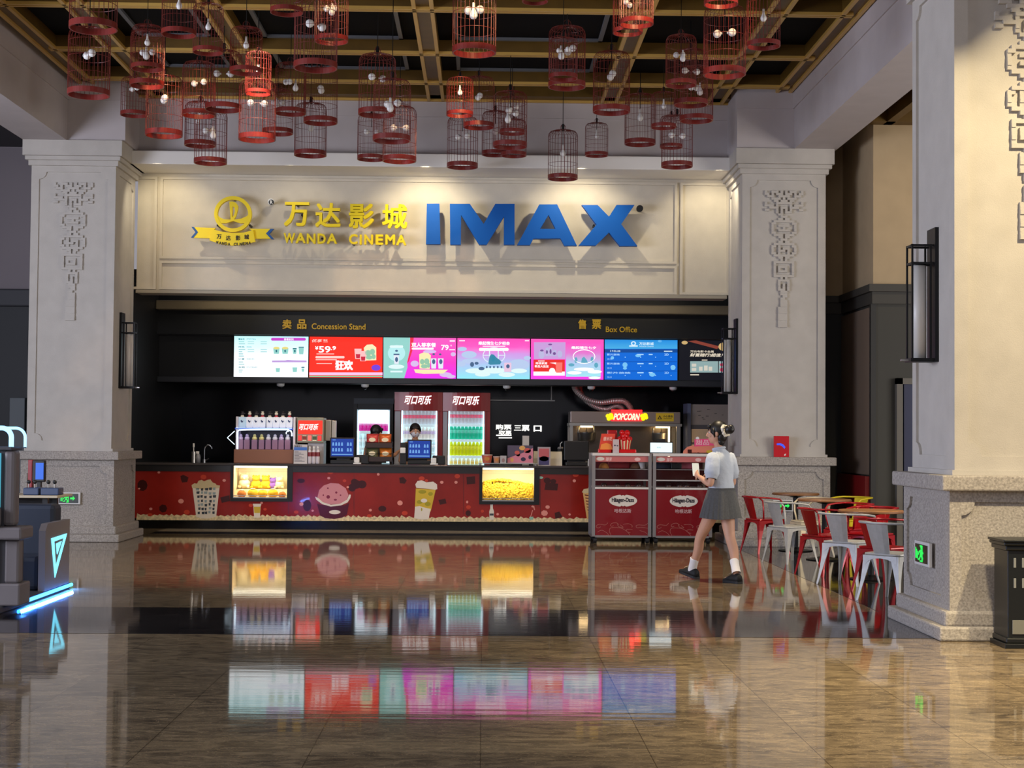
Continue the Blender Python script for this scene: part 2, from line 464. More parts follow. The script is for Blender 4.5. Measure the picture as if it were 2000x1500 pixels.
def column(x0, x1, y0, y1, label, plaster, sides):
    cx, cy = (x0+x1)/2, (y0+y1)/2; hx, hy = (x1-x0)/2, (y1-y0)/2
    t = thing('column', label, 'column', (cx, cy, 0))
    g = lambda mb, e, z0, z1, b=0.0: (mb.bbox(-hx-e, hx+e, -hy-e, hy+e, z0, z1, b) if b else mb.box(-hx-e, hx+e, -hy-e, hy+e, z0, z1))
    pl = MB(); g(pl, 0.16, 0, 0.105, 0.015); g(pl, 0.105, 0.10, 0.215, 0.02)
    part('plinth', pl, STONE, t, local=True)
    pe = MB(); g(pe, 0.035, 0.21, 1.12); e = 0.035
    def frame(mb, W, H0, H1, r, m, off, th, face):
        sub = MB().prism([(-W, H0), (W, H0), (W, H1), (-W, H1)], -off-th, -off, [notched(-W+m, W-m, H0+m, H1-m, r)])
        if face == 'left': sub.rot(Matrix.Rotation(-PI/2, 4, 'Z'))
        if face == 'right': sub.rot(Matrix.Rotation(PI/2, 4, 'Z'))
        mb.add(sub.v, sub.f)
    for fc in sides:
        W, off = (hx+e+0.021, hy+e) if fc == 'front' else (hy+e-0.001, hx+e)
        frame(pe, W, 0.215, 1.115, 0.10, 0.09, off, 0.022, fc)
    part('pedestal', pe, STONE, t, local=True)
    ca = MB(); g(ca, 0.13, 1.11, 1.225, 0.012)
    part('pedestal_cap', ca, STONE, t, local=True)
    sh = MB(); g(sh, -0.022, 1.225, 5.15); g(sh, 0.025, 1.225, 1.262)
    for fc in sides:
        W, off = (hx, hy-0.022) if fc == 'front' else (hy-0.023, hx-0.022)
        frame(sh, W, 1.262, 5.15, 0.10, 0.105, off, 0.022, fc)
    part('shaft', sh, plaster, t, local=True)
    cp = MB(); g(cp, 0.035, 5.13, 5.20); g(cp, 0.075, 5.20, 5.26, 0.01); g(cp, 0.10, 5.26, 5.47)
    part('capital', cp, plaster, t, local=True)
    for fc in ('front',):
        o = ornament_mb()
        if fc == 'front': M = Matrix.Translation((0, -hy+0.022, 4.90))
        elif fc == 'left': M = Matrix.Translation((-hx+0.022, 0, 4.90)) @ Matrix.Rotation(-PI/2, 4, 'Z')
        else: M = Matrix.Translation((hx-0.022, 0, 4.90)) @ Matrix.Rotation(PI/2, 4, 'Z')
        part('relief_ornament', o.rot(M), plaster, t, local=True)
    return t
CL = column(-6.22, -5.07, 21.05, 22.25, 'pale grey square column on a stone pedestal left of the cinema counter', PLASTER, ('front', 'right'))
CR = column(3.545, 4.70, 21.05, 22.25, 'pale grey square column behind the red and silver cafe chairs', PLASTER, ('front', 'left'))
CN = column(3.545, 4.70, 11.50, 12.66, 'large near column lit warm yellow at the right edge of the hall', PLASTER, ('front', 'left'))

# wall lamps on the column sides
OPAL = mat('opal_glass_tube', (214, 212, 208), 0.35)
def sconce(x, y, sgn, label):
    t = thing('wall_sconce', label, 'wall lamp', (x, y, 2.1), 'lantern sconces on the columns')
    k = lambda a, b: (x+sgn*a, x+sgn*b)
    p = MB(); p.box(*k(0, 0.03), y-0.11, y+0.11, 2.10, 3.16); part('back_plate', p, BLACKMETAL, t)
    f = MB()
    for dx in (0.055, 0.20):
        for dy in (-0.075, 0.075): f.box(x+sgn*(dx-0.007), x+sgn*(dx+0.007), y+dy-0.007, y+dy+0.007, 2.12, 3.03)
    for z in (3.02, 2.88):
        for dy in (-0.075, 0.075): f.box(*k(0.03, 0.207), y+dy-0.008, y+dy+0.008, z-0.008, z+0.008)
        f.box(x+sgn*0.193, x+sgn*0.207, y-0.08, y+0.08, z-0.008, z+0.008)
    f.box(*k(0.03, 0.215), y-0.09, y+0.09, 2.10, 2.13)
    part('frame', f, BLACKMETAL, t)
    g = MB(); g.smooth = True; g.cyl((x+sgn*0.125, y, 2.13), 0.055, 0.74, 16); part('glass_tube', g, OPAL, t)
    part('end_cap', MB().cyl((x+sgn*0.125, y, 2.865), 0.058, 0.025, 16), BLACKMETAL, t)
    s = MB(); s.box(*k(0.20, 0.27), y-0.02, y+0.02, 2.108, 2.122); part('bracket', s, STEEL, t)
sconce(-5.092, 21.60, 1, 'black framed lantern sconce on the column left of the counter')
sconce(3.567, 21.60, -1, 'black framed lantern sconce on the column beside the dark menu screen')
sconce(3.567, 12.08, -1, 'large black framed lantern sconce on the near right column')

# ------------------------------------------------------------------ beams, upper walls, sign wall
def beam(n, x0, x1, y0, y1, z0, z1, m=UPPER): struct('trim_%d' % n, MB().box(x0, x1, y0, y1, z0, z1), m)
def beam_with_mould(n, x0, x1, y0, y1, z0, z1, face):
    mb = MB().box(x0, x1, y0, y1, z0, z1)
    if face == '-x': mb.box(x0-0.018, x0, y0, y1, 6.03, z1)
    if face == '+x': mb.box(x1, x1+0.018, y0, y1, 6.03, z1)
    if face == '-y': mb.box(x0, x1, y0-0.018, y0, 6.03, z1)
    struct('trim_%d' % n, mb, UPPER)
beam_with_mould(10, 4.25, 4.84, 9.0, 21.0, 5.47, 6.75, '-x')
beam_with_mould(11, -6.32, -5.73, 9.0, 21.0, 5.47, 6.75, '+x')
beam_with_mould(12, 3.46, 4.84, 21.0, 22.35, 5.47, 6.75, '-y')
beam_with_mould(13, -6.32, -4.94, 21.0, 22.35, 5.47, 6.75, '-y')
beam_with_mould(14, -4.94, 3.46, 21.85, 22.42, 5.45, 6.75, '-y')
struct('trim_15', MB().bbox(-5.04, 3.46, 21.56, 22.42, 5.26, 5.45, 0.012), WHITE_TRIM)
sw = MB().box(-5.07, 3.545, 22.40, 22.75, 3.56, 5.30)
struct('wall_sign', sw, PLASTER_W)
# panel mouldings of the sign wall (frames in photo pixels, carried to the wall plane)
def frame_px(n, l, t, r, b, wpx=5, th=0.035):
    q = lambda x, y: (at(x, 450, 22.4).x, at(945, y, 22.4).z)
    x0, z1 = q(l, t); x1, z0 = q(r, b); d = wpx*22.4/3000
    o = [(x0, z0), (x1, z0), (x1, z1), (x0, z1)]; i = [(x0+d, z0+d), (x1-d, z0+d), (x1-d, z1-d), (x0+d, z1-d)]
    struct('trim_%d' % n, MB().prism(o, 22.4-th, 22.4, [i]), PLASTER_W)
frame_px(20, 313, 353, 1322, 512)
frame_px(21, 313, 516, 1322, 572)
frame_px(22, 313, 322, 1322, 346)
frame_px(23, 200, 353, 307, 572)
frame_px(24, 1328, 353, 1424, 572)
struct('trim_25', MB().box(-5.07, 3.545, 22.36, 22.75, 3.515, 3.56), mat('sill_trim', (160, 152, 136), 0.7))
# bulkhead over the counter
struct('trim_26', MB().box(-5.4, 4.7, 22.75, 25.3, 3.80, 3.9), BLACK)
struct('trim_27', MB().bbox(-5.4, 4.7, 25.25, 25.5, 3.51, 3.66, 0.02), BRONZE)
FASCIA = mat('charcoal_fascia', (20, 21, 24), 0.45)
fa = MB().box(-5.4, 4.7, 25.50, 25.9, 3.10, 3.85); fa.box(-5.4, 4.7, 25.44, 25.5, 3.17, 3.36); fa.box(-5.4, 4.7, 25.41, 25.5, 3.115, 3.17)
struct('trim_28', fa, FASCIA)
struct('trim_29', MB().box(-5.4, 4.7, 25.60, 25.9, 2.40, 3.12), BLACK)
struct('trim_30', MB().bbox(-5.4, 4.7, 25.45, 25.9, 2.32, 2.42, 0.01), mat('screen_rail', (46, 48, 54), 0.4))
# back room
struct('wall_back', MB().box(-7.5, 6.5, 27.6, 27.8, 0, 3.9), DARKGLOSS)
struct('wall_back_left', MB().box(-5.55, -5.4, 22.4, 27.6, 0, 3.9), BLACK)
struct('wall_back_right', MB().box(4.7, 4.85, 22.4, 27.6, 0, 3.9), BLACK)
struct('ceiling_1', MB().box(-5.5, 4.8, 25.9, 27.6, 2.9, 3.0), BLACK)
# left aisle behind the column
LAV = mat('lavender_grey_wall', (128, 120, 124), 0.9)
struct('wall_left', MB().box(-12, -5.45, 23.2, 23.4, 3.62, 5.9).box(-12, -6.3, 23.25, 23.4, 0, 3.4), [LAV])
struct('trim_31', MB().bbox(-12, -5.45, 23.08, 23.2, 3.36, 3.62, 0.02), mat('dark_dado_rail', (44, 44, 50), 0.6))
struct('wall_left_lower', MB().box(-12, -5.45, 23.16, 23.2, 0, 3.36), mat('near_black_wall', (16, 18, 24), 0.6))
struct('ceiling_left', MB().box(-14, -6.32, 8, 23.4, 5.78, 5.9), BLACK)
# right aisle
BEIGE = mat('beige_wall', (168, 148, 118), 0.9, noise=0.05, nscale=4)
DADO = mat('charcoal_dado', (52, 50, 46), 0.6)
OLIVE = mat('dark_olive_panel', (46, 45, 40), 0.6)
TAUPE = mat('taupe_panel', (106, 90, 76), 0.7)
struct('wall_right', MB().box(5.22, 9.5, 20.5, 22.6, 3.55, 5.8), BEIGE)
struct('wall_right_back', MB().box(4.7, 5.25, 22.25, 22.6, 3.55, 5.8), BEIGE)
struct('wall_right_back_lower', MB().box(4.7, 5.25, 22.28, 22.6, 0, 3.4), BLACK)
tr = MB()
for e, z0, z1 in ((0.0, 3.30, 3.50), (0.05, 3.46, 3.56)):
    tr.box(5.20-e, 9.5, 20.47-e, 22.6, z0, z1); tr.box(4.7, 5.22, 22.25-e, 22.6, z0, z1)
struct('trim_32', tr, DADO)
struct('wall_right_lower', MB().box(5.24, 9.5, 20.52, 22.6, 0, 3.3), OLIVE)
struct('wall_right_panel', MB().box(5.20, 5.24, 20.60, 22.25, 1.0, 3.26), TAUPE)
struct('trim_33', MB().box(5.19, 5.26, 20.50, 20.58, 0, 3.3), BLACK)
struct('wall_right_base', MB().box(5.14, 5.24, 20.60, 22.25, 0, 0.98), mat('dark_red_panel', (120, 18, 20), 0.4))
d = MB().box(5.62, 7.1, 20.44, 20.52, 0, 2.22)
struct('door_1', MB().box(5.52, 5.60, 20.42, 20.52, 0, 2.30).box(5.52, 7.2, 20.42, 20.52, 2.22, 2.30), mat('grey_door_frame', (96, 92, 86), 0.6))
struct('door_2', d, mat('navy_door', (14, 24, 66), 0.5))
struct('ceiling_right', MB().box(4.84, 10, 8, 22.6, 5.95, 6.1), COFFER)
for i, (x0, x1, y0, y1) in enumerate(((4.98, 5.12, 12, 20.5), (5.35, 5.47, 12, 20.5), (4.86, 9.5, 20.28, 20.5), (4.86, 9.5, 18.2, 18.4), (4.86, 9.5, 16.0, 16.2), (7.2, 7.34, 12, 20.5))):
    struct('trim_%d' % (34+i), MB().box(x0, x1, y0, y1, 5.72, 5.95), GOLD)

# ------------------------------------------------------------------ gold ceiling lattice
struct('ceiling', MB().box(-6.3, 4.84, 8.5, 22.2, 6.42, 6.75), COFFER)
k = 50
def lattice(x0, x1, y0, y1, rails, along):
    global k
    struct('trim_%d' % k, MB().box(x0, x1, y0, y1, 6.28, 6.42), GOLD); k += 1
    r = MB()
    for q in rails:
        if along == 'x': r.box(x0, x1, q-0.022, q+0.022, 6.245, 6.283)
        else: r.box(q-0.022, q+0.022, y0, y1, 6.245, 6.283)
    struct('trim_%d' % k, r, GOLDRAIL); k += 1
for y in (9.2, 10.85, 12.5, 14.1, 15.6, 17.15, 19.15, 20.75):
    lattice(-5.45, 4.12, y-0.10, y+0.10, (y-0.075, y+0.0), 'x')
lattice(-5.45, 4.12, 21.55, 21.85, (21.80,), 'x')
for x in (-4.62, -3.09, -0.72, 1.75, 3.26):
    lattice(x-0.12, x+0.12, 9.0, 21.8, (x-0.10, x+0.10), 'y')
for x in (-5.47, 4.10):
    lattice(x-0.11, x+0.11, 9.0, 21.8, (x-0.09, x+0.09), 'y')
# pale frames of the panels set in the coffers
gx = [-4.62, -3.09, -0.72, 1.75, 3.26]; gy = [9.2, 10.85, 12.5, 14.1, 15.6, 17.15, 19.15, 20.75]
for i in (0, 1, 2):
    for j in range(2, len(gy)-1):
        x0, x1, y0, y1 = gx[i]+0.32, gx[i+1]-0.32, gy[j]+0.3, gy[j+1]-0.22
        fr = MB()
        fr.box(x0, x1, y0, y0+0.05, 6.385, 6.42).box(x0, x1, y1-0.05, y1, 6.385, 6.42).box(x0, x0+0.05, y0, y1, 6.385, 6.42).box(x1-0.05, x1, y0, y1, 6.385, 6.42)
        struct('trim_%d' % k, fr, GREYFRAME); k += 1

# ------------------------------------------------------------------ birdcages
CAGE_PAINT = mat('red_cage_wire', (100, 27, 20), 0.45)
CAGE_RING = mat('red_cage_ring', (112, 27, 20), 0.4)
BULB = mat('frosted_bulb', (235, 234, 232), 0.3)
def cage_proto(h, bulbs, name_label):
    """Unit-diameter cage with its base ring at z=0; h = height of the shoulder."""
    t = thing('birdcage_lantern', name_label, 'hanging lantern', (0, 0, 0), 'red birdcage lanterns hanging from the ceiling')
    R = 0.5; wr = 0.0058; mb = MB(); N = 28
    for k_ in range(N):
        a = 2*PI*k_/N; c, s_ = math.cos(a), math.sin(a)
        prof = [(R, 0.03), (R, h-0.20), (R*0.965, h-0.10), (R*0.86, h-0.03), (R*0.6, h+0.015), (R*0.22, h+0.03)]
        mb.tube([(r*c, r*s_, z) for r, z in prof], wr, 4, caps=False)
    for z, rr in ((h*0.30, R), (h*0.56, R), (h*0.80, R), (h+0.03, R*0.22), (h-0.03, R*0.86)):
        mb.tube([(rr*math.cos(2*PI*q/28), rr*math.sin(2*PI*q/28), z) for q in range(28)], wr*1.1, 4, closed=True)
    for a in (0, PI/2):
        mb.tube([(0.11*math.cos(q)*math.cos(a), 0.11*math.cos(q)*math.sin(a), h+0.12+0.10*math.sin(q)) for q in [2*PI*z/14 for z in range(14)]], wr*1.3, 4, closed=True)
    part('wire_cage', mb, CAGE_PAINT, t, local=True)
    rg = MB(); rg.smooth = False
    rings = [[(r*math.cos(2*PI*q/36), r*math.sin(2*PI*q/36), z) for q in range(36)] for r, z in ((R*1.02, -0.035), (R*1.02, 0.10), (R*0.955, 0.10), (R*0.955, -0.035))]
    rg.loft(rings, closed=True); part('base_ring', rg, CAGE_RING, t, local=True)
    hk = MB(); hk.cyl((0, 0, h+0.02), 0.045, 0.22, 8); hk.tube([(0, 0, h*0.72), (0, 0, h+0.1)], 0.010, 5); lh = part('lamp_holder', hk, BLACKMETAL, t, local=True)
    for bi, (bx, by, bz, dn) in enumerate(bulbs):
        b = MB(); b.smooth = True
        if dn:
            b.lathe([(0.03, 0.30), (0.035, 0.16), (0.05, 0.12), (0.09, 0.05), (0.095, -0.01), (0.06, -0.07), (0.001, -0.09)], (bx, by, bz), 12)
        else:
            b.ball((bx, by, bz), 0.098, 12, 8)
            b.tube([(bx*0.35, by*0.35, bz), (bx*0.75, by*0.75, bz)], 0.03, 6)
        part('bulb', b, BULB, lh, local=True)
    return t
CAGE_A = [(-0.19, 0.02, 0.98, False), (0.19, -0.02, 0.99, False)]
CAGE_B = [(0.0, 0.0, 0.82, True)]
CAGE_C = [(-0.13, -0.12, 1.02, False), (0.14, -0.08, 0.98, False), (0.02, 0.16, 0.80, True)]
#  px centre, px ring height, px width, height factor, bulb set
CAGES = [(182,54,91,'t','C'),(349,66,66,'t','B'),(406,101,58,'t','B'),(560,23,63,'s','A'),(647,79,65,'t','C'),(616,131,84,'t','A'),
 (173,184,80,'t','A'),(262,224,52,'s','A'),(287,166,66,'t','C'),(320,263,71,'t','A'),(391,283,60,'s','C'),(388,224,64,'t','A'),(436,212,70,'t','A'),
 (411,317,63,'t','C'),(502,271,71,'t','A'),(542,259,60,'s','C'),(504,182,50,'t','B'),(567,220,60,'t','C'),(626,238,65,'t','A'),(606,302,62,'t','B'),
 (287,133,60,'s','B'),(480,140,62,'s','B'),(926,101,85,'t','C'),(1243,46,66,'t','B'),(1226,63,58,'s','A'),(1107,168,72,'t','C'),(1100,152,56,'s','A'),
 (898,224,52,'s','B'),(935,247,60,'t','A'),(903,325,60,'t','A'),(967,301,52,'t','B'),(996,285,66,'t','C'),(1003,303,50,'s','A'),(1000,259,50,'s','C'),
 (1099,348,58,'t','B'),(1165,303,45,'s','B'),(1194,217,72,'t','A'),(1250,280,60,'t','B'),(1311,287,44,'s','A'),(1296,248,49,'s','B'),(1322,324,61,'t','A'),
 (736,222,72,'t','A'),(725,310,54,'t','A'),(765,273,73,'t','C'),(780,313,65,'t','A'),(1360,234,65,'t','C'),(1349,203,66,'t','A'),(1415,144,82,'t','A'),
 (1491,89,65,'t','B'),(1408,7,66,'s','B'),(1330,165,60,'t','C'),(1045,2,50,'s','B')]
WORDS = ['leftmost', 'second', 'third', 'fourth', 'fifth', 'sixth', 'seventh', 'eighth', 'ninth', 'tenth', 'eleventh', 'twelfth', 'thirteenth', 'fourteenth', 'fifteenth', 'sixteenth', 'seventeenth', 'eighteenth', 'nineteenth', 'twentieth', 'twenty-first', 'twenty-second', 'twenty-third', 'twenty-fourth', 'twenty-fifth']
cage_list = []
for cx_, ry_, w_, hh, bs in CAGES:
    hor = 849-0.0085*(945-cx_)
    dia = 0.42 if w_ >= 57 else (0.37 if w_ >= 50 else 0.32)
    D0 = min(dia*F/w_, 11700/(hor-ry_), 21.15); hf = 1.98 if hh == 't' else 1.76
    for q in [1]+[s for k_ in range(1, 13) for s in (1-0.015*k_, 1+0.015*k_)]:       # keep the cages and their cords clear of each other
        D = D0*q; dia = w_*D/F; P = at(cx_, ry_, D); ok = D < 21.3 and P.z+dia*hf < 6.5
        for c in cage_list:
            d_ = math.hypot(P.x-c[6].x, P.y-c[6].y); hc = 1.98 if c[4] == 't' else 1.76
            sep = P.z > c[6].z+c[3]*hc or c[6].z > P.z+dia*hf
            if d_ < ((max(dia, c[3])/2+0.03) if sep else (dia+c[3])/2+0.015): ok = False
        if ok: break
    cage_list.append([cx_, ry_, D, dia, hh, bs, at(cx_, ry_, D)])
protos = {}; cords = []
def row_of(y): return 0 if y >= 255 else (1 if y >= 190 else (2 if y >= 115 else 3))
ROWTXT = ['in the lowest row', 'in the second lowest row', 'in the second highest row', 'in the highest row']
rows = {r: sorted([c for c in cage_list if row_of(c[1]) == r], key=lambda c: c[0]) for r in range(4)}
for r in range(4):
    for i, c in enumerate(rows[r]):
        lab = 'red wire birdcage lantern, %s from the left %s' % (WORDS[i] if i else 'first', ROWTXT[r])
        key = c[4]+c[5]; h = 1.60 if c[4] == 't' else 1.38
        if key not in protos:
            protos[key] = cage_proto(h, {'A': CAGE_A, 'B': CAGE_B, 'C': CAGE_C}[c[5]], lab)
            o = protos[key]; o.location = c[6]; o.scale = (c[3],)*3; o.rotation_euler = (0, 0, random.uniform(0, 6))
        else:
            o = dup(protos[key], c[6], random.uniform(0, 6), lab, scale=c[3])
        cords.append((o, h, c))
for o, h, c in cords:            # the cord, in the cage's own scaled space, runs up to the ceiling
    part('cord', MB().tube([(0, 0, h+0.2), (0, 0, (6.42-c[6].z)/c[3])], 0.012, 5), BLACKMETAL, o, local=True)
# ------------------------------------------------------------------ lettering on the sign wall
YEL = mat('yellow_sign_paint', (244, 216, 8), 0.45)
BLUE = mat('blue_sign_paint', (6, 86, 172), 0.55, spec=0.25)
DKBLUE = mat('navy_ribbon_tip', (24, 84, 150), 0.5)
INK = mat('dark_ink', (52, 44, 14), 0.6)
DS = 22.22                       # plane of the letters' backs, standing off the wall on pins
def pins(mb, pts):
    for x, y in pts:
        p = at(x, y, DS); mb.box(p.x-0.012, p.x+0.012, DS-0.01, 22.399, p.z-0.012, p.z+0.012)
    return mb
Q = lambda L: [(800+.325*u, 360+.325*v) for u, v in L]
t = thing('sign_lettering', 'four giant blue block letters on the right of the sign wall', 'sign', tuple(at(1040, 483, DS-0.05)))
IM = [([(105,122),(180,122),(186,365),(100,365)], []),
      ([(243,123),(362,123),(445,243),(515,123),(630,123),(630,368),(566,368),(566,200),(462,368),(418,368),(310,190),(308,368),(245,368)], []),
      ([(778,127),(885,127),(1003,374),(928,374),(905,330),(742,332),(722,370),(645,370)], [[(833,190),(875,273),(783,273)]]),
      ([(1032,130),(1127,130),(1195,200),(1240,130),(1348,130),(1268,245),(1365,376),(1260,376),(1195,295),(1115,373),(1013,373),(1120,248)], [])]
for P, H in IM:
    part('letter', MB().pxpoly(Q(P), DS, 0.10, [Q(h) for h in H]), BLUE, t)
pm = pins(MB(), [(845, 415), (850, 465), (885, 415), (995, 465), (1040, 455), (1110, 470), (1160, 440), (1190, 440)]); part('standoff', pm, BLACKMETAL, t)
def disc_px(mb, cx, cy, r, D, th): p = at(cx, cy, D); return mb.ycyl((p.x, p.z), r*D/F, D-th, D)
t = thing('trademark_disc', 'small black disc beside the top of the last blue letter', 'sign', tuple(at(1249, 414, DS)))
part('disc', disc_px(MB(), 1249, 408, 6.5, DS, 0.06), BLACK, t)
part('standoff', pins(MB(), [(1249, 408)]), BLACKMETAL, t)
t = thing('sign_lettering', 'four yellow Chinese characters in the middle of the sign wall', 'sign', tuple(at(675, 445, DS-0.05)))
for ch, l, tp, r, b in (('万', 556, 396, 605, 443), ('达', 617, 398, 666, 445), ('影', 682, 399, 731, 447), ('城', 747, 400, 796, 448)):
    part('character', text_mb(MB(), ch, l, tp, r, b, DS, 0.08, 0.028), YEL, t)
part('standoff', pins(MB(), [(580, 400), (590, 420), (640, 430), (705, 420), (760, 420)]), BLACKMETAL, t)
t = thing('sign_lettering', 'row of yellow Latin capitals under the Chinese characters', 'sign', tuple(at(675, 480, DS-0.05)))
for ch, l, r, tp, b in (('W',555,577,456,476),('A',578,598,456,476),('N',600,617,457,477),('D',621,637,457,477),('A',639,659,457,477),('C',682,699,458,478),('I',703,707,459,479),('N',712,729,459,479),('E',734,749,459,479),('M',753,772,459,479),('A',774,794,460,480)):
    part('letter', text_mb(MB(), ch, l, tp, r, b, DS, 0.06, 0.035), YEL, t)
part('standoff', pins(MB(), [(566, 466), (629, 466), (690, 476), (741, 476), (762, 468)]), BLACKMETAL, t)
E4 = lambda L: [(350+.25*u, 360+.25*v) for u, v in L]
t = thing('emblem', 'yellow ring emblem with a sailing boat above a ribbon banner', 'emblem', tuple(at(456, 480, DS-0.05)))
part('ring', MB().pxpoly(E4(ellipse(425, 237, 146, 140, 40)), DS, 0.07, [E4(ellipse(425, 237, 119, 112, 40))]), YEL, t)
part('boat', MB().pxpoly(E4([(300,238),(322,262),(355,277),(407,280),(396,140),(420,138),(448,148),(464,172),(462,205),(450,248),(434,279),(490,272),(530,255),(549,238),(538,285),(525,308),(485,308),(455,300),(427,290),(395,300),(365,308),(325,308),(308,285)]), DS-0.005, 0.06, [E4([(422,178),(438,186),(440,215),(432,245),(420,262)])]), YEL, t)
rb = MB(); rb.pxpoly(E4([(118,338),(290,345),(270,365),(245,425),(112,420),(150,378)]), DS, 0.05); rb.pxpoly(E4([(548,350),(715,352),(684,388),(720,428),(596,428),(585,370)]), DS, 0.05)
part('ribbon_tail', rb, YEL, t)
part('ribbon_banner', MB().pxpoly(E4([(258,352),(330,372),(420,384),(510,380),(580,360),(598,452),(510,474),(420,482),(330,472),(240,440)]), DS-0.045, 0.05), YEL, t)
tp_ = MB(); tp_.pxpoly(E4([(100,336),(122,338),(153,378),(116,421),(98,418),(132,378)]), DS, 0.055); tp_.pxpoly(E4([(742,352),(716,352),(682,388),(721,430),(744,432),(708,390)]), DS, 0.055)
part('ribbon_tip', tp_, DKBLUE, t, 'blue forked ribbon ends')
bt = MB()
for ch, l, tp, r, b in (('万', 293, 390, 330, 426), ('达', 365, 400, 402, 438), ('影', 442, 400, 478, 438), ('城', 508, 392, 546, 430)):
    text_mb(bt, ch, 350+.25*l, 360+.25*tp, 350+.25*r, 360+.25*b, DS-0.095, 0.006, 0.03)
for i, ch in enumerate('WANDA CINEMA'):
    if ch == ' ': continue
    u = 288+i*23; yy = 433+ 24*math.sin(PI*(u-240)/370)
    text_mb(bt, ch, 350+.25*u, 360+.25*yy, 350+.25*(u+(7 if ch == 'I' else 19)), 360+.25*(yy+24), DS-0.095, 0.006, 0.04)
part('banner_lettering', bt, INK, t)
part('standoff', pins(MB(), [(425, 440), (488, 440), (456, 388), (400, 455), (510, 455)]), BLACKMETAL, t)
t = thing('trademark_disc', 'small black and white disc beside the yellow ring emblem', 'sign', tuple(at(530, 401, DS)))
part('disc', disc_px(MB(), 530, 395, 6.3, DS, 0.05), WHITE, t); part('disc_face', disc_px(MB(), 530, 395, 5.2, DS-0.05, 0.006), BLACK, t)
part('letter', text_mb(MB(), 'R', 527.3, 391.5, 532.7, 398.5, DS-0.056, 0.006, 0.03), WHITE, t)
part('standoff', pins(MB(), [(530, 395)]), BLACKMETAL, t)
GOLDTXT = mat('yellow_gold_lettering', (236, 190, 40), 0.4)
def fascia_sign(label, chars, word, l, r, tp, b):
    t = thing('sign_lettering', label, 'sign', tuple(at((l+r)/2, b, 25.43)))
    for ch, cl, cr in chars: part('character', text_mb(MB(), ch, cl, 624, cr, 643, 25.44, 0.03, 0.03), GOLDTXT, t)
    part('word', text_mb(MB(), word, l, tp, r, b, 25.44, 0.02, 0.014), GOLDTXT, t)
fascia_sign('small gold lettering on the black fascia above the left menu screens', (('卖', 552, 570), ('品', 581, 599)), 'Concession Stand', 609, 714, 632, 643.5)
fascia_sign('small gold lettering on the black fascia above the blue timetable screen', (('售', 1129, 1145), ('票', 1156, 1174)), 'Box Office', 1183, 1244, 638, 649)

# ------------------------------------------------------------------ menu screens
DM = 25.56
def E_(name, rgb, s=1.0): return glow('screen_'+name, rgb, s)
def grad_screen(name, stops, s=1.0, axis=2):
    """Display picture: colour bands down the screen."""
    if name in MATS: return MATS[name]
    m = bpy.data.materials.new(name); m.use_nodes = True; nt = m.node_tree; p = nt.nodes['Principled BSDF']; L = nt.links.new
    p.inputs['Base Color'].default_value = (0.003, 0.003, 0.003, 1); p.inputs['Roughness'].default_value = 0.4
    tc = nt.nodes.new('ShaderNodeTexCoord'); sx = nt.nodes.new('ShaderNodeSeparateXYZ'); L(tc.outputs['Generated'], sx.inputs[0])
    n = nt.nodes.new('ShaderNodeTexNoise'); n.inputs['Scale'].default_value = 3.5; n.inputs['Detail'].default_value = 3; L(tc.outputs['Generated'], n.inputs['Vector'])
    ad = nt.nodes.new('ShaderNodeMath'); ad.operation = 'MULTIPLY_ADD'; ad.inputs[1].default_value = 0.22; L(n.outputs['Fac'], ad.inputs[0]); L(sx.outputs[axis], ad.inputs[2])
    sb = nt.nodes.new('ShaderNodeMath'); sb.operation = 'SUBTRACT'; sb.inputs[1].default_value = 0.11; L(ad.outputs[0], sb.inputs[0])
    r = nt.nodes.new('ShaderNodeValToRGB')
    while len(r.color_ramp.elements) < len(stops): r.color_ramp.elements.new(0.5)
    for e, (pos, c) in zip(r.color_ramp.elements, stops): e.position = pos; e.color = (*lin(c), 1)
    L(sb.outputs[0], r.inputs[0]); L(r.outputs[0], p.inputs['Emission Color']); p.inputs['Emission Strength'].default_value = s
    MATS[name] = m; return m
def screen(label, l, t_, r, b, base):
    t = thing('menu_screen', label, 'screen', tuple(at((l+r)/2, b+2, DM+0.03)), 'menu screens above the counter')
    part('bezel', MB().pxbox(l-1.6, t_-1.6, r+1.6, b+1.6, DM+0.003, DM+0.05), BLACK, t)
    return part('display', MB().pxbox(l, t_, r, b, DM, DM+0.01), base, t)
G = DM-0.001                     # graphics lie on the display, a couple of millimetres proud
def gpoly(mb, *polys, d=0):
    q = mb
    if getattr(mb, 'has_text', False):
        if not getattr(mb, 'alt', None): mb.alt = MB()
        q = mb.alt
    for P in polys: q.pxpoly(P, G-0.002*d, 0.002)
    return mb
def gtxt(mb, s, l, t_, r, b, d=1, bold=0.03, shear=0.0): return text_mb(mb, s, l, t_, r, b, G-0.002*d, 0.002, bold, shear)
def bars(mb, rows_, d=1):
    q = mb
    if getattr(mb, 'has_text', False):
        if not getattr(mb, 'alt', None): mb.alt = MB()
        q = mb.alt
    for l, y, r, h in rows_: q.pxpoly([(l, y), (r, y), (r, y+h), (l, y+h)], G-0.002*d, 0.002)
    return mb
def cup_px(cx, tp, w, h, k=0.78): return [(cx-w/2, tp), (cx+w/2, tp), (cx+w/2*k, tp+h), (cx-w/2*k, tp+h)]
Wt = E_('white', (255, 255, 255), 1.1)
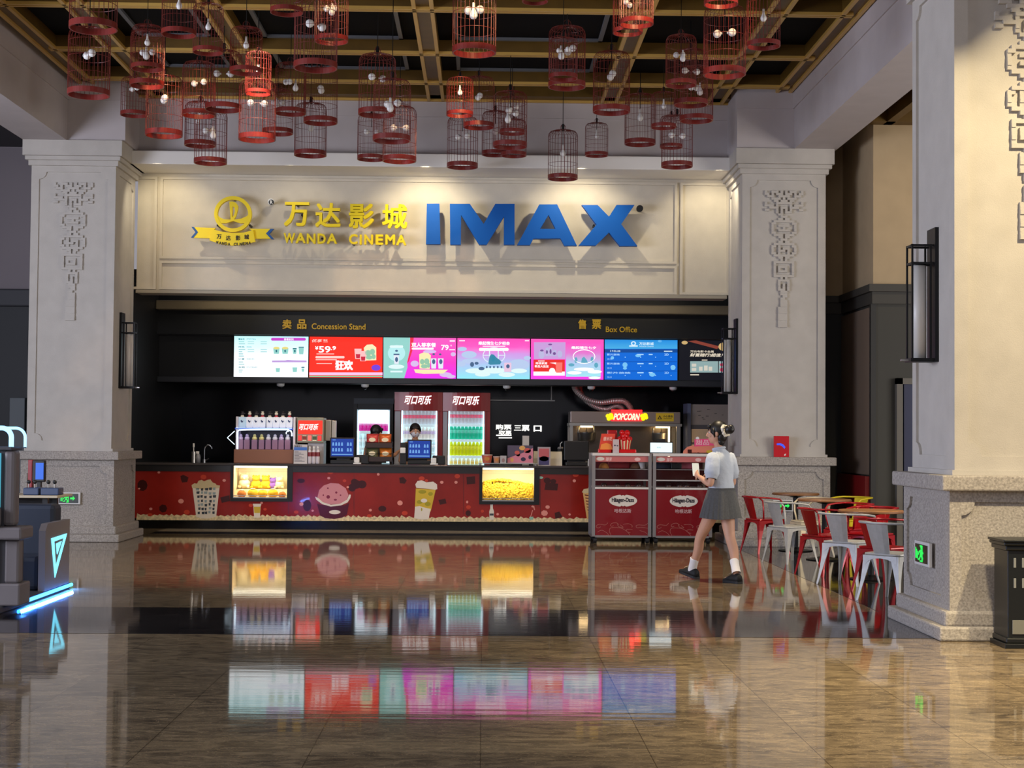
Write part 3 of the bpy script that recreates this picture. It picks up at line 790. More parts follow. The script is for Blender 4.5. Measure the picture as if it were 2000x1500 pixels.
# 1: white price list
s1 = screen('white drinks price list screen, first of the row of menu screens', 457, 657, 602, 737, grad_screen('screen_price_list', [(0, (250, 252, 255)), (0.55, (232, 250, 255)), (1, (186, 244, 248))], 1.25))
TEAL = E_('teal_text', (40, 128, 138), 1.0)
X = lambda u: 450+.155*u
Y = lambda v: 650+.155*v
m_ = MB()
for s, v in (('爆米花', 80), ('可乐', 178), ('小食', 330), ('水吧', 434)): gtxt(m_, s, X(100), Y(v-11), X(180), Y(v+11))
for s, v, r in (('POPCORN', 80, 320), ('DRINKS', 178, 270), ('SNACKS', 330, 300), ('ICE CREAM', 434, 335)): gtxt(m_, s, X(205), Y(v-8), X(r), Y(v+8), bold=0)
part('menu_text', m_, TEAL, s1)
m_ = MB()
for v in (113, 140, 211, 238, 265, 292, 368, 396, 470, 495): bars(m_, [(X(105), Y(v-4), X(150+(v*7) % 45), 1.3)])
for v in (113, 140, 211, 238): bars(m_, [(X(218), Y(v-3), X(300), 0.9), (X(380), Y(v-3), X(460), 1.1)])
part('price_line', m_, E_('teal_line', (116, 186, 190), 1.0), s1)
part('banner', gpoly(MB(), rrect(X(512), Y(63), X(950), Y(100), 2.5)), E_('magenta', (206, 70, 206), 1.0), s1)
part('banner_text', gtxt(MB(), '套餐系列', X(675), Y(70), X(795), Y(96), 2), Wt, s1)
part('band', gpoly(MB(), [(X(525), Y(350)), (X(690), Y(348)), (X(720), Y(340)), (X(780), Y(345)), (X(960), Y(350)), (X(960), Y(372)), (X(525), Y(372))]), E_('lilac', (196, 160, 226), 1.0), s1)
m_ = MB()
for cx, w_, h, tp in ((580, 80, 70, 195), (690, 85, 70, 195), (810, 50, 60, 205), (893, 66, 80, 190), (598, 56, 50, 445), (812, 62, 60, 435), (914, 34, 40, 450)): gpoly(m_, cup_px(X(cx), Y(tp), w_*.155, h*.155))
part('cup_picture', m_, E_('aqua', (150, 214, 206), 1.0), s1)
m_ = MB()
for cx, w_, tp in ((810, 50, 192), (893, 66, 176), (914, 40, 428)): bars(m_, [(X(cx-w_/2), Y(tp), X(cx+w_/2), 2)], 2)
for cx in (580, 690, 812): gpoly(m_, [(X(cx-14), Y(225)), (X(cx+4), Y(212)), (X(cx+12), Y(232)), (X(cx-2), Y(250))], d=1)
part('lid_picture', m_, E_('deep_teal', (20, 104, 122), 1.0), s1)
m_ = MB()
for cx in (580, 690): gpoly(m_, ellipse(X(cx), Y(192), 6.2, 2.6, 14), d=1)
part('popcorn_picture', m_, E_('straw', (238, 220, 130), 1.0), s1)
# 2: red price screen
s2 = screen('bright red price screen, second of the row of menu screens', 604, 658, 747, 738, E_('red', (252, 40, 16), 1.05))
m_ = MB(); gtxt(m_, '¥', X(1068), Y(168), X(1108), Y(215)); gtxt(m_, '59', X(1113), Y(168), X(1262), Y(250)); gtxt(m_, '.9', X(1266), Y(168), X(1330), Y(218))
part('price', m_, Wt, s2)
m_ = MB(); gtxt(m_, '优享', X(1028), Y(80), X(1158), Y(120), shear=0.2); gtxt(m_, '限定', X(1172), Y(82), X(1225), Y(104)); bars(m_, [(X(1172), Y(112), X(1226), 1.0), (X(1085), Y(262), X(1308), 1.4), (X(1075), Y(334), X(1340), 1.6), (X(1085), Y(383), X(1280), 1.2)])
gpoly(m_, rrect(X(1072), Y(293), X(1438), Y(322), 2)); part('slogan', m_, E_('pale_pink', (255, 214, 206), 1.0), s2)
m_ = MB(); gtxt(m_, '狂欢', X(1320), Y(345), X(1545), Y(472), bold=0.07); part('slogan_art', m_, Wt, s2, 'white bubble lettering')
m_ = MB(); gpoly(m_, [(X(1680), Y(190)), (X(1720), Y(150)), (X(1790), Y(145)), (X(1838), Y(185)), (X(1838), Y(345)), (X(1705), Y(350))]); part('popcorn_box_picture', m_, E_('cream', (250, 240, 190), 1.0), s2)
m_ = MB(); [gpoly(m_, ellipse(X(a), Y(b), c, d, 12), d=1) for a, b, c, d in ((1735, 255, 6, 6), (1790, 240, 5, 6), (1750, 310, 7, 4), (1805, 300, 4, 5))]; part('box_pattern', m_, E_('leaf', (150, 200, 170), 1.0), s2)
m_ = MB(); gpoly(m_, cup_px(X(1608), Y(200), 14, 20), cup_px(X(1672), Y(228), 14, 20), d=1); part('cup_picture', m_, E_('blush', (255, 196, 196), 1.0), s2)
m_ = MB(); gpoly(m_, cup_px(X(1608), Y(268), 9, 8), cup_px(X(1672), Y(300), 9, 8), d=2); part('drink_picture', m_, E_('cherry', (206, 26, 60), 1.0), s2)
part('ribbon_picture', bars(MB(), [(X(995), Y(500), X(1918), 5.2)]), E_('rose_white', (252, 200, 240), 1.0), s2)
part('ribbon_edge', bars(MB(), [(X(995), Y(543), X(1918), 1.8)]), E_('mint', (120, 220, 170), 1.0), s2)
part('gift_picture', gpoly(MB(), ellipse(X(1835), Y(440), 9, 6, 14)), E_('violet', (120, 60, 220), 1.0), s2)
# 3: aqua and pink combo screen
s3 = screen('aqua and magenta combo screen, third of the row of menu screens', 749, 659, 891, 739, grad_screen('screen_pink_combo', [(0, (228, 40, 240)), (0.4, (244, 48, 196)), (1, (255, 90, 190))], 1.1))
X = lambda u: 745+.1475*u
Y = lambda v: 655+.1475*v
part('curtain_picture', gpoly(MB(), [(749, 659), (X(380), 659), (X(375), Y(200)), (X(340), Y(350)), (X(345), Y(420)), (X(300), 739), (749, 739)]), grad_screen('screen_aqua', [(0, (150, 226, 232)), (1, (170, 232, 236))], 1.0), s3)
part('curtain_edge', gpoly(MB(), [(X(380), 659), (X(428), 659), (X(410), Y(200)), (X(365), Y(340)), (X(340), Y(375)), (X(352), Y(320)), (X(384), Y(190))], d=1), E_('crimson', (240, 40, 70), 1.0), s3)
m_ = MB(); gtxt(m_, '双人尊享餐', X(398), Y(96), X(722), Y(155), bold=0.05); part('offer_title', m_, Wt, s3)
m_ = MB(); gtxt(m_, '元', X(912), Y(125), X(932), Y(145)); part('currency_sign', m_, Wt, s3)
m_ = MB(); gtxt(m_, '79', X(790), Y(125), X(890), Y(195)); bars(m_, [(X(400), Y(163), X(690), 3.8), (X(898), Y(186), X(975), 1.5), (X(905), Y(66), X(972), 2.4)])
part('price', m_, Wt, s3)
m_ = MB(); gpoly(m_, ellipse(X(200), Y(235), 17, 16, 24), d=1); part('lantern_picture', m_, E_('aqua_light', (186, 240, 242), 1.0), s3)
m_ = MB(); gpoly(m_, rrect(X(110), Y(132), X(288), Y(166), 2.4), d=2); gpoly(m_, ellipse(X(198), Y(415), 15.5, 4.4, 24), d=1); bars(m_, [(X(118), Y(468), X(280), 3.4)]); part('podium_picture', m_, E_('ice', (226, 250, 250), 1.0), s3)
m_ = MB(); gpoly(m_, [(X(165), Y(262)), (X(232), Y(262)), (X(228), Y(378)), (X(170), Y(378))], d=2); gpoly(m_, [(X(655), Y(305)), (X(728), Y(305)), (X(722), Y(440)), (X(662), Y(440))], [(X(748), Y(305)), (X(822), Y(305)), (X(816), Y(440)), (X(756), Y(440))], d=2); part('tumbler_picture', m_, E_('tumbler', (232, 236, 248), 1.0), s3)
m_ = MB(); bars(m_, [(X(160), Y(243), X(238), 2.8)], 3); gpoly(m_, ellipse(X(692), Y(348), 3.4, 5, 10), ellipse(X(786), Y(348), 3.4, 5, 10), ellipse(X(200), Y(320), 3, 5, 10), ellipse(X(692), Y(250), 2.6, 2, 10), ellipse(X(778), Y(252), 2.6, 2, 10), ellipse(X(200), Y(205), 3, 2, 10), d=3); part('tumbler_pattern', m_, E_('slate', (70, 100, 140), 1.0), s3)
m_ = MB(); gpoly(m_, [(X(500), Y(250)), (X(560), Y(225)), (X(620), Y(235)), (X(655), Y(265)), (X(640), Y(445)), (X(505), Y(440))], d=1); gpoly(m_, [(X(430), Y(450)), (X(880), Y(455)), (X(820), Y(505)), (X(560), Y(510)), (X(450), Y(495))], d=1); part('popcorn_box_picture', m_, E_('buttercup', (250, 240, 180), 1.0), s3)
m_ = MB(); [gpoly(m_, ellipse(X(a), Y(b), c, d, 12), d=2) for a, b, c, d in ((540, 350, 4.5, 5.5), (600, 345, 5, 6), (570, 410, 7, 4), (625, 395, 3, 5))]; part('box_pattern', m_, E_('leaf', (150, 200, 170), 1.0), s3)
m_ = MB(); [gpoly(m_, ellipse(X(a), Y(b), c, d, 14), d=0) for a, b, c, d in ((640, 215, 13, 3.6), (440, 375, 8, 6), (950, 250, 5, 4), (850, 520, 12, 4.5), (920, 545, 9, 3.5))]; part('cloud_picture', m_, E_('cloud_lilac', (222, 190, 240), 1.0), s3)
# 4: pink to blue podium screen
s4 = screen('pink and pale blue podium screen, fourth of the row of menu screens', 893, 661, 1035, 740, grad_screen('screen_podium', [(0, (140, 226, 240)), (0.35, (168, 196, 236)), (0.6, (206, 150, 226)), (0.82, (255, 84, 190)), (1, (255, 70, 176))], 1.1))
m_ = MB(); gtxt(m_, '缘起情生七夕相会', X(1285), Y(80), X(1700), Y(128), bold=0.04); bars(m_, [(X(1340), Y(140), X(1640), 1.2), (X(1030), Y(66), X(1105), 1.6), (X(1900), Y(66), X(1955), 1.6)]); gpoly(m_, rrect(X(1290), Y(166), X(1685), Y(206), 2.8)); part('slogan', m_, Wt, s4)
m_ = MB(); m_.pxpoly(ellipse(X(1490), Y(265), 22, 16, 28), G-0.002, 0.002, [ellipse(X(1490), Y(265), 20.6, 14.6, 28)]); bars(m_, [(X(1425), Y(205), X(1438), 16), (X(1540), Y(205), X(1553), 16), (X(1350), Y(260), X(1425), 1.2), (X(1553), Y(260), X(1630), 1.2)]); part('lattice_window_picture', m_, E_('ice', (226, 250, 250), 1.0), s4)
m_ = MB(); gpoly(m_, [(X(1415), Y(375)), (X(1430), Y(280)), (X(1460), Y(245)), (X(1500), Y(270)), (X(1530), Y(300)), (X(1560), Y(320)), (X(1590), Y(350)), (X(1570), Y(385)), (X(1440), Y(390))], ellipse(X(1480), Y(300), 4, 7, 12), d=2); part('picture_group', m_, E_('deep_aqua', (56, 136, 166), 1.0), s4)
m_ = MB(); [gpoly(m_, ellipse(X(a), Y(b), c, d, 24), d=1) for a, b, c, d in ((1240, 470, 19, 5), (1490, 465, 24, 6), (1340, 515, 15, 4.5), (1660, 520, 16, 4.5), (1820, 470, 16, 4.5))]; part('podium_picture', m_, E_('ice', (226, 250, 250), 1.0), s4)
m_ = MB(); [gpoly(m_, ellipse(X(a), Y(b), c, d, 16), d=0) for a, b, c, d in ((1070, 180, 9, 4), (1160, 255, 15, 7), (1190, 340, 18, 5), (1820, 390, 20, 11), (1930, 300, 7, 4), (1060, 380, 8, 5))]; part('cloud_picture', m_, E_('cloud_blue', (186, 206, 240), 1.0), s4)
m_ = MB(); gpoly(m_, rrect(X(1625), Y(362), X(1720), Y(485), 1.5), d=2); part('card_picture', m_, E_('card', (236, 200, 226), 1.0), s4)
m_ = MB(); gpoly(m_, ellipse(X(1675), Y(410), 3.5, 4, 12), ellipse(X(1325), Y(440), 6, 3.4, 12), ellipse(X(1200), Y(385), 4, 5, 10), ellipse(X(1260), Y(370), 4, 3, 10), d=3); [gpoly(m_, ellipse(X(a), Y(420), 1.8, 2.4, 10), d=3) for a in (1395, 1440, 1490, 1540, 1590)]; part('picture_detail', m_, E_('slate', (70, 100, 140), 1.0), s4)
# 5: pink screen with two posters
s5 = screen('pink screen with a small red poster, fifth of the row of menu screens', 1037, 662, 1179, 741, grad_screen('screen_pink_two', [(0, (240, 60, 226)), (0.6, (250, 70, 200)), (1, (255, 84, 180))], 1.1))
X = lambda u: 1035+.1975*u
Y = lambda v: 655+.1975*v
part('upper_poster', gpoly(MB(), [(X(40), Y(68)), (X(352), Y(68)), (X(352), Y(235)), (X(40), Y(235))]), E_('lilac_poster', (204, 160, 222), 1.0), s5)
m_ = MB(); gpoly(m_, [(X(155), Y(125)), (X(185), Y(118)), (X(185), Y(205)), (X(155), Y(205))], [(X(192), Y(110)), (X(216), Y(110)), (X(216), Y(205)), (X(192), Y(205))], [(X(222), Y(150)), (X(262), Y(145)), (X(262), Y(205)), (X(222), Y(205))], ellipse(X(115), Y(190), 6, 8, 14), ellipse(X(295), Y(185), 5, 7, 14), d=1); part('bottle_picture', m_, E_('bottle_blue', (190, 186, 226), 1.0), s5)
m_ = MB(); gpoly(m_, ellipse(X(200), Y(90), 4, 1.6, 10), ellipse(X(168), Y(165), 2, 4, 10), ellipse(X(204), Y(160), 2, 5, 10), ellipse(X(242), Y(180), 3, 3, 10), ellipse(X(118), Y(150), 3.5, 2, 10), d=2); part('bottle_detail', m_, E_('plum', (120, 80, 150), 1.0), s5)
part('lower_poster', gpoly(MB(), [(X(35), Y(240)), (X(345), Y(240)), (X(345), Y(398)), (X(35), Y(398))], d=0), E_('poster_red', (238, 44, 40), 1.0), s5)
m_ = MB(); gtxt(m_, '超值家庭', X(55), Y(264), X(172), Y(288)); gtxt(m_, '新品大放送', X(48), Y(294), X(185), Y(318)); bars(m_, [(X(80), Y(250), X(145), 1.4), (X(35), Y(358), X(345), 8)]); gpoly(m_, ellipse(X(220), Y(352), 6, 6, 14), [(X(195), Y(272)), (X(260), Y(268)), (X(255), Y(288)), (X(240), Y(280))], d=2); part('poster_text', m_, Wt, s5)
part('tub_picture', gpoly(MB(), cup_px(X(288), Y(268), 13, 20, 0.9), d=2), E_('coral', (252, 120, 110), 1.0), s5)
part('right_poster', gpoly(MB(), [(X(356), Y(75)), (X(700), Y(75)), (X(700), Y(408)), (X(356), Y(408))]), grad_screen('screen_poster_right', [(0, (160, 232, 242)), (0.4, (176, 200, 236)), (0.7, (226, 120, 206)), (1, (250, 80, 190))], 1.05), s5)
m_ = MB(); gtxt(m_, '缘起情生七夕', X(410), Y(108), X(655), Y(136), bold=0.04); m_.pxpoly(ellipse(X(535), Y(210), 22, 14, 24), G-0.004, 0.002, [ellipse(X(535), Y(210), 20.5, 12.5, 24)]); [gpoly(m_, ellipse(X(a), Y(b), c, d, 20), d=1) for a, b, c, d in ((440, 370, 14, 3.4), (640, 360, 14, 3.4), (535, 335, 20, 3.4), (640, 420, 12, 2.5))]; part('poster_lettering', m_, Wt, s5)
m_ = MB(); gpoly(m_, [(X(505), Y(275)), (X(515), Y(225)), (X(535), Y(210)), (X(560), Y(240)), (X(575), Y(275))], ellipse(X(410), Y(292), 6, 3.2, 12), ellipse(X(455), Y(245), 3, 6, 10), ellipse(X(615), Y(240), 3, 6, 10), ellipse(X(655), Y(295), 4, 5, 10), d=2); part('poster_picture', m_, E_('sea', (96, 170, 196), 1.0), s5)
# 6: blue timetable
s6 = screen('blue showtime table screen, sixth of the row of menu screens', 1181, 663, 1323, 742, E_('blue', (0, 104, 214), 1.05))
part('header', gpoly(MB(), [(1181, 663), (1323, 663), (1323, Y(132)), (1181, Y(132))]), grad_screen('screen_header', [(0, (70, 176, 232)), (1, (30, 140, 226))], 1.0), s6)
part('subheader', gpoly(MB(), [(1181, Y(138)), (1323, Y(138)), (1323, Y(170)), (1181, Y(170))]), E_('deep_blue', (4, 72, 150), 1.0), s6)
part('rule', bars(MB(), [(1182, Y(258), 1322, 1.0), (1182, Y(350), 1322, 1.0)]), E_('rule_blue', (0, 74, 170), 1.0), s6)
m_ = MB(); gtxt(m_, '万达影城', X(1080), Y(68), X(1224), Y(97), 2); gtxt(m_, 'WANDA CINEMA', X(1080), Y(104), X(1224), Y(115), 2, 0); q_ = MB().pxpoly(ellipse(X(1024), Y(80), 5, 4.4, 16), G-0.004, 0.002, [ellipse(X(1024), Y(80), 2.6, 2.4, 12)]); part('header_emblem', q_, E_('sky_white', (214, 240, 255), 1.0), s6); gpoly(m_, [(X(982), Y(98)), (X(1066), Y(98)), (X(1066), Y(112)), (X(982), Y(112))], d=1)
bars(m_, [(X(795), Y(146), X(800), 3.4), (X(1326), Y(152), X(1408), 2)], 2); part('subheader_text', gtxt(MB(), '今日上映', X(808), Y(146), X(894), Y(164), 2), E_('sky_white', (214, 240, 255), 1.0), s6); part('header_text', m_, E_('sky_white', (214, 240, 255), 1.0), s6)
m_ = MB()
for v in (190, 280, 370):
    for l, r in ((762, 888 if v < 370 else 995), (1330, 1372)): gtxt(m_, '影片放映' if l < 800 else '2D', X(l), Y(v-10), X(r), Y(v+10), bold=0.02)
    bars(m_, [(X(1062), Y(v-6), X(1124), 2.2), (X(1175), Y(v-6), X(1213), 2.2)]); gtxt(m_, '20:10', X(764), Y(v+36), X(808), Y(v+51), bold=0.0)
    gpoly(m_, *[ellipse(X(q), Y(v+26), 1, 1, 6) for q in (942, 1095, 1243, 1396)])
part('table_text', m_, E_('pale_blue', (170, 216, 255), 1.0), s6)
m_ = MB(); gpoly(m_, ellipse(X(815), Y(222), 3.4, 3.4, 10), ellipse(X(940), Y(292), 5, 5, 12), ellipse(X(940), Y(325), 4, 2.6, 12), ellipse(X(1070), Y(200), 5.5, 3.2, 12), ellipse(X(1415), Y(318), 5, 5, 12), ellipse(X(1210), Y(388), 6, 4, 12), ellipse(X(1285), Y(58), 4, 2.4, 12)); part('bubble_picture', m_, E_('light_blue', (120, 196, 246), 1.0), s6)
# 7: dark screen half behind the column
s7 = screen('dark promotion screen partly behind the right column, last of the row', 1327, 664, 1470, 743, E_('night', (14, 15, 24), 1.0))
m_ = MB(); gtxt(m_, '万达电影卡金属', X(1585), Y(148), X(1818), Y(170), bold=0.02); gtxt(m_, '财富随行!超值开卡', X(1580), Y(178), X(1985), Y(212), bold=0.04, shear=0.25); bars(m_, [(X(1586), Y(385), X(1672), 2), (X(1700), Y(240), X(1755), 1.8)]); part('slogan', m_, E_('bronze_white', (236, 222, 200), 0.9), s7)
part('inset_card', gpoly(MB(), [(X(1585), Y(256)), (X(1860), Y(256)), (X(1860), Y(368)), (X(1585), Y(368))], [(X(1868), Y(256)), (X(2030), Y(256)), (X(2030), Y(368)), (X(1868), Y(368))]), E_('card_grey', (150, 178, 178), 0.9), s7)
m_ = MB(); gpoly(m_, rrect(X(1600), Y(280), X(1645), Y(310), 1), rrect(X(1600), Y(322), X(1645), Y(352), 1), cup_px(X(1690), Y(310), 7, 8, 1), cup_px(X(1740), Y(298), 7, 10, 1), cup_px(X(1785), Y(310), 7, 8, 1), d=1); part('inset_picture', m_, E_('card_cream', (220, 214, 200), 0.9), s7)
m_ = MB(); gpoly(m_, ellipse(X(1900), Y(290), 4.6, 3, 12), ellipse(X(1900), Y(340), 4.6, 4, 12), d=1); part('inset_token', m_, E_('ruby', (200, 60, 90), 0.9), s7)
part('light_streak', gpoly(MB(), [(X(1560), Y(58)), (X(1640), Y(50)), (X(1880), Y(110)), (X(1850), Y(135))]), E_('streak', (150, 70, 56), 0.8), s7)
part('flare_picture', gpoly(MB(), ellipse(X(1910), Y(112), 9, 8, 16), ellipse(X(1530), Y(72), 6, 3.6, 14), d=1), E_('flare', (214, 180, 120), 0.9), s7)

# ------------------------------------------------------------------ dome cameras under the screens
DOME = mat('dark_dome', (20, 20, 24), 0.1)
for i, (px, lab) in enumerate(((548, 'under the white price list screen'), (713, 'under the red price screen'), (990, 'under the pink podium screen'), (1155, 'under the pink poster screen'), (1315, 'under the blue timetable screen'))):
    p = at(px, 752, 25.62); t = thing('security_camera', 'white dome security camera ' + lab, 'camera', (p.x, p.y, 2.235), 'dome cameras under the menu screens')
    part('mount', MB().lathe([(0.035, 0.03), (0.062, 0.045), (0.066, 0.085)], (p.x, p.y, 2.235), 16), WHITE, t)
    m_ = MB(); m_.smooth = True; m_.ball((p.x, p.y, 2.265), 0.036, 12, 8); part('dome', m_, DOME, t)
# ------------------------------------------------------------------ counter
DC = 23.90                       # plane of the counter's front panel
CT = 1.022                       # height of its top
RED = mat('counter_red_laminate', (142, 34, 26), 0.16, noise=0.22, nscale=1.6, coat=0.3)
ct = thing('service_counter', 'long red concession counter printed with popcorn, ice cream and drinks', 'counter', (-0.8, 24.2, 0))
ZC = lambda px, py: (at(px, py, DC).x, at(px, py, DC).z)
cx0, cx1 = wx(262, DC), wx(1428, DC)
LI = (456, 907, 561, 973); RI = (942, 909, 1043, 979)      # display openings, photo pixels
def rect_px(l, t_, r, b): return [ZC(l, b), ZC(r, b), ZC(r, t_), ZC(l, t_)]
lx0, lx1 = ZC(LI[0], 940)[0], ZC(LI[2], 940)[0]; rx0, rx1 = ZC(RI[0], 940)[0], ZC(RI[2], 940)[0]
lz, rz_ = ZC(508, LI[3])[1], ZC(992, RI[3])[1]
hole = lambda x0, x1, z0: [(x0, z0), (x1, z0), (x1, 0.985), (x0, 0.985)]
fpanel = part('front_panel', MB().prism([(cx0, 0.16), (cx1, 0.16), (cx1, 0.895), (cx0, 0.895)], DC, DC+0.03,
     [[(x0-0.001, z0), (x1+0.001, z0), (x1+0.001, 0.894), (x0-0.001, 0.894)] for x0, x1, z0 in ((lx0, lx1, lz), (rx0, rx1, rz_))]), RED, ct)
body = MB()
for a, b in ((cx0, lx0-0.02), (lx1+0.02, rx0-0.02), (rx1+0.02, cx1)): body.box(a, b, DC+0.03, DC+0.70, 0.15, 0.985)
body.box(lx0-0.02, lx1+0.02, DC+0.03, DC+0.70, 0.15, lz-0.02); body.box(rx0-0.02, rx1+0.02, DC+0.03, DC+0.70, 0.15, rz_-0.02)
part('carcass', body, BLACK, ct)
eb = MB()
for a, b in ((cx0, lx0-0.03), (lx1+0.03, rx0-0.03), (rx1+0.03, cx1)): eb.box(a, b, DC-0.012, DC+0.03, 0.89, 0.99)
part('edge_band', eb, mat('charcoal_edge', (34, 32, 32), 0.35), ct)
part('counter_top', MB().bbox(cx0, cx1, DC-0.03, DC+0.74, 0.985, CT, 0.008), mat('dark_stone_top', (70, 66, 66), 0.12), ct)
part('toe_kick', MB().box(cx0, cx1, DC+0.06, DC+0.70, 0, 0.16).box(cx0, cx1, DC+0.0, DC+0.06, 0.13, 0.165), mat('glossy_black_plinth', (20, 19, 17), 0.12), ct)
for x0, x1, z0, nm in ((lx0, lx1, lz, 'l'), (rx0, rx1, rz_, 'r')):
    fr = MB().prism([(x0-0.045, z0-0.05), (x1+0.085, z0-0.05), (x1+0.085, 0.985), (x0-0.045, 0.985)], DC-0.014, DC-0.001, [[(x0, z0), (x1, z0), (x1, 0.984), (x0, 0.984)]])
    part('display_frame', fr, BLACK, ct)
    bx = MB(); bx.box(x0-0.02, x1+0.02, DC+0.50, DC+0.52, z0-0.02, 0.985); bx.box(x0-0.02, x0, DC+0.03, DC+0.5, z0-0.02, 0.985); bx.box(x1, x1+0.02, DC+0.03, DC+0.5, z0-0.02, 0.985); bx.box(x0, x1, DC+0.03, DC+0.5, z0-0.02, z0)
    part('display_box', bx, mat('cream_lining', (240, 226, 190), 0.5), ct)
    part('light_tube', MB().box(x0+0.01, x1-0.01, DC+0.04, DC+0.075, 0.955, 0.98), glow('warm_tube', (255, 246, 220), 5.0), ct)
    l = area(((x0+x1)/2, DC+0.055, 0.952), ((x0+x1)/2, DC+0.24, z0), 10, (1.0, 0.86, 0.56), x1-x0-0.1, 0.05)
    rl = MB(); rl.box(x0, x1, DC-0.01, DC+0.02, z0, z0+0.018).box(x0, x1, DC-0.005, DC+0.01, z0+0.036, z0+0.046); part('glass_rail', rl, STEEL, ct)
    part('glass_pane', MB().box(x0, x1, DC+0.004, DC+0.008, z0+0.018, 0.955), mat('display_glass', (20, 22, 22), 0.03, alpha=0.08), ct)
# printed pictures on the panel, flush with it
def pr(name, m, polys, d=0):
    mb = MB()
    for i, P in enumerate(polys): mb.pxpoly(P, DC-0.0006-0.0008*d-0.00004*i, 0.0008)
    return part(name, mb, m, fpanel)
P5 = lambda L: [(250+.225*u, 840+.225*v) for u, v in L]
P6 = lambda L: [(650+.265*u, 840+.265*v) for u, v in L]
PINK = mat('print_pale_pink', (226, 150, 138), 0.2); ORNG = mat('print_orange', (196, 66, 44), 0.2); CHOC = mat('print_chocolate', (66, 24, 22), 0.2)
CREAM = mat('print_cream', (206, 190, 150), 0.3); IVORY = mat('print_ivory', (226, 218, 206), 0.25); PINKICE = mat('print_pink_ice', (208, 138, 146), 0.25)
BURG = mat('print_burgundy', (84, 14, 34), 0.25); YLW = mat('print_lemon', (206, 176, 56), 0.25); SLATE = mat('print_slate', (62, 70, 80), 0.25); SKYW = mat('print_grey_blue', (150, 166, 172), 0.25)
pts = []; rnd = random.Random(3)
x_ = 268
top_ = []
while x_ < 1426:
    top_.append((x_, 1004.5+0.0085*(x_-400)+rnd.uniform(-1.6, 1.8))); x_ += rnd.uniform(5, 9); top_.append((x_, 1007.4+0.0085*(x_-400)+rnd.uniform(-1, 1))); x_ += rnd.uniform(3, 6)
pr('popcorn_print', mat('print_popcorn', (214, 196, 154), 0.4, noise=0.35, nscale=26), [top_+[(1426, 1021.5), (266, 1015.5)]])
pr('dot_print', PINK, [P5(ellipse(*e, 14)) for e in ((268,367,12,10),(690,348,14,10),(835,437,15,12),(460,617,24,20),(198,684,14,11),(1505,643,18,16),(1603,700,11,9),(1743,417,13,11),(1908,495,11,9),(1160,632,11,9),(97,508,10,7))] +
   [P6(ellipse(*e, 14)) for e in ((335,326,10,10),(803,385,13,11),(908,385,12,11),(495,537,20,18),(277,590,11,10),(1583,567,16,13),(1745,622,9,8),(1215,620,10,9),(1780,374,12,11),(990,530,8,10))])
pr('spot_print', ORNG, [P5(ellipse(*e, 14)) for e in ((655,407,26,20),(510,712,26,20),(190,735,22,14),(1065,653,18,14),(1190,687,15,11),(1460,712,20,14),(1757,367,26,16),(1880,440,16,12))] +
   [P6(ellipse(*e, 14)) for e in ((917,340,20,16),(655,357,22,16),(690,372,12,10),(530,612,22,16),(270,632,18,12),(1000,568,18,14),(1102,598,12,11),(1790,330,22,15))])
pr('chocolate_print', CHOC, [P5(e) for e in (ellipse(125,480,45,50,9), [(455,400),(480,388),(525,410),(515,450),(470,455),(460,430)], ellipse(305,680,36,36,7), [(800,585),(880,565),(885,615),(815,632)], ellipse(1555,655,36,50,12), ellipse(1502,440,34,20,10), ellipse(1965,450,30,28,12), ellipse(1945,500,34,34,12))] +
   [P6(e) for e in ([(490,352),(520,345),(545,372),(530,395),(495,392)], [(985,345),(1048,340),(1050,395),(988,400)], [(778,515),(830,505),(838,540),(790,550)], ellipse(365,580,30,22,10), ellipse(170,400,36,34,12), ellipse(215,400,34,30,12), [(1570,385),(1660,395),(1655,445),(1560,440)], ellipse(1580,372,26,22,12), ellipse(1625,378,22,18,12), [(1635,610),(1670,600),(1692,640),(1640,655)], ellipse(998,612,20,22,10))])
pr('bucket_print', IVORY, [P5([(560,500),(795,495),(765,752),(700,768),(640,768),(592,752)])], 1)
pr('bucket_popcorn_print', CREAM, [P5([(556,500),(552,478),(575,462),(600,465),(612,440),(640,432),(660,445),(690,432),(715,428),(735,455),(760,465),(770,478),(798,482),(795,502),(680,520)])], 2)
rr_ = random.Random(5); pp1 = []; pp2 = []
for j in range(7):
    for i in range(5):
        u = 585+i*38+rr_.uniform(-6, 6)+(700-680)*0; v = 512+j*34+rr_.uniform(-5, 5); wd = rr_.uniform(10, 16)*(1-j*0.03)
        u = 678+(u-661)*(1-j*0.035)
        (pp1 if rr_.random() < 0.62 else pp2).append(P5([(u-wd, v-10), (u+wd, v-12), (u+wd*.8, v+11), (u-wd*.9, v+10)]))
pr('bucket_pattern_print', SLATE, pp1, 2); pr('bucket_stamp_print', SKYW, pp2, 2)
pr('small_cup_print', IVORY, [P5([(1088,650),(1152,650),(1145,760),(1095,760)]), P5([(1084,640),(1157,640),(1155,655),(1086,655)])], 1); pr('small_cup_label_print', YLW, [P5([(1092,665),(1150,665),(1146,720),(1096,720)])], 2)
pr('ice_cup_print', BURG, [P5([(1640,640),(1700,652),(1790,660),(1880,652),(1920,632),(1900,735),(1860,760),(1790,772),(1710,764),(1668,742)])], 1)
pr('ice_scoop_print', PINKICE, [P5([(1645,580),(1660,520),(1700,480),(1760,460),(1830,465),(1890,505),(1915,565),(1895,610),(1840,640),(1750,645),(1680,620)])], 2)
pr('ice_rim_print', IVORY, [P5([(1624,578),(1650,588),(1690,625),(1760,648),(1840,640),(1900,605),(1922,558),(1934,562),(1930,590),(1906,628),(1848,654),(1760,664),(1684,642),(1634,604)])], 3)
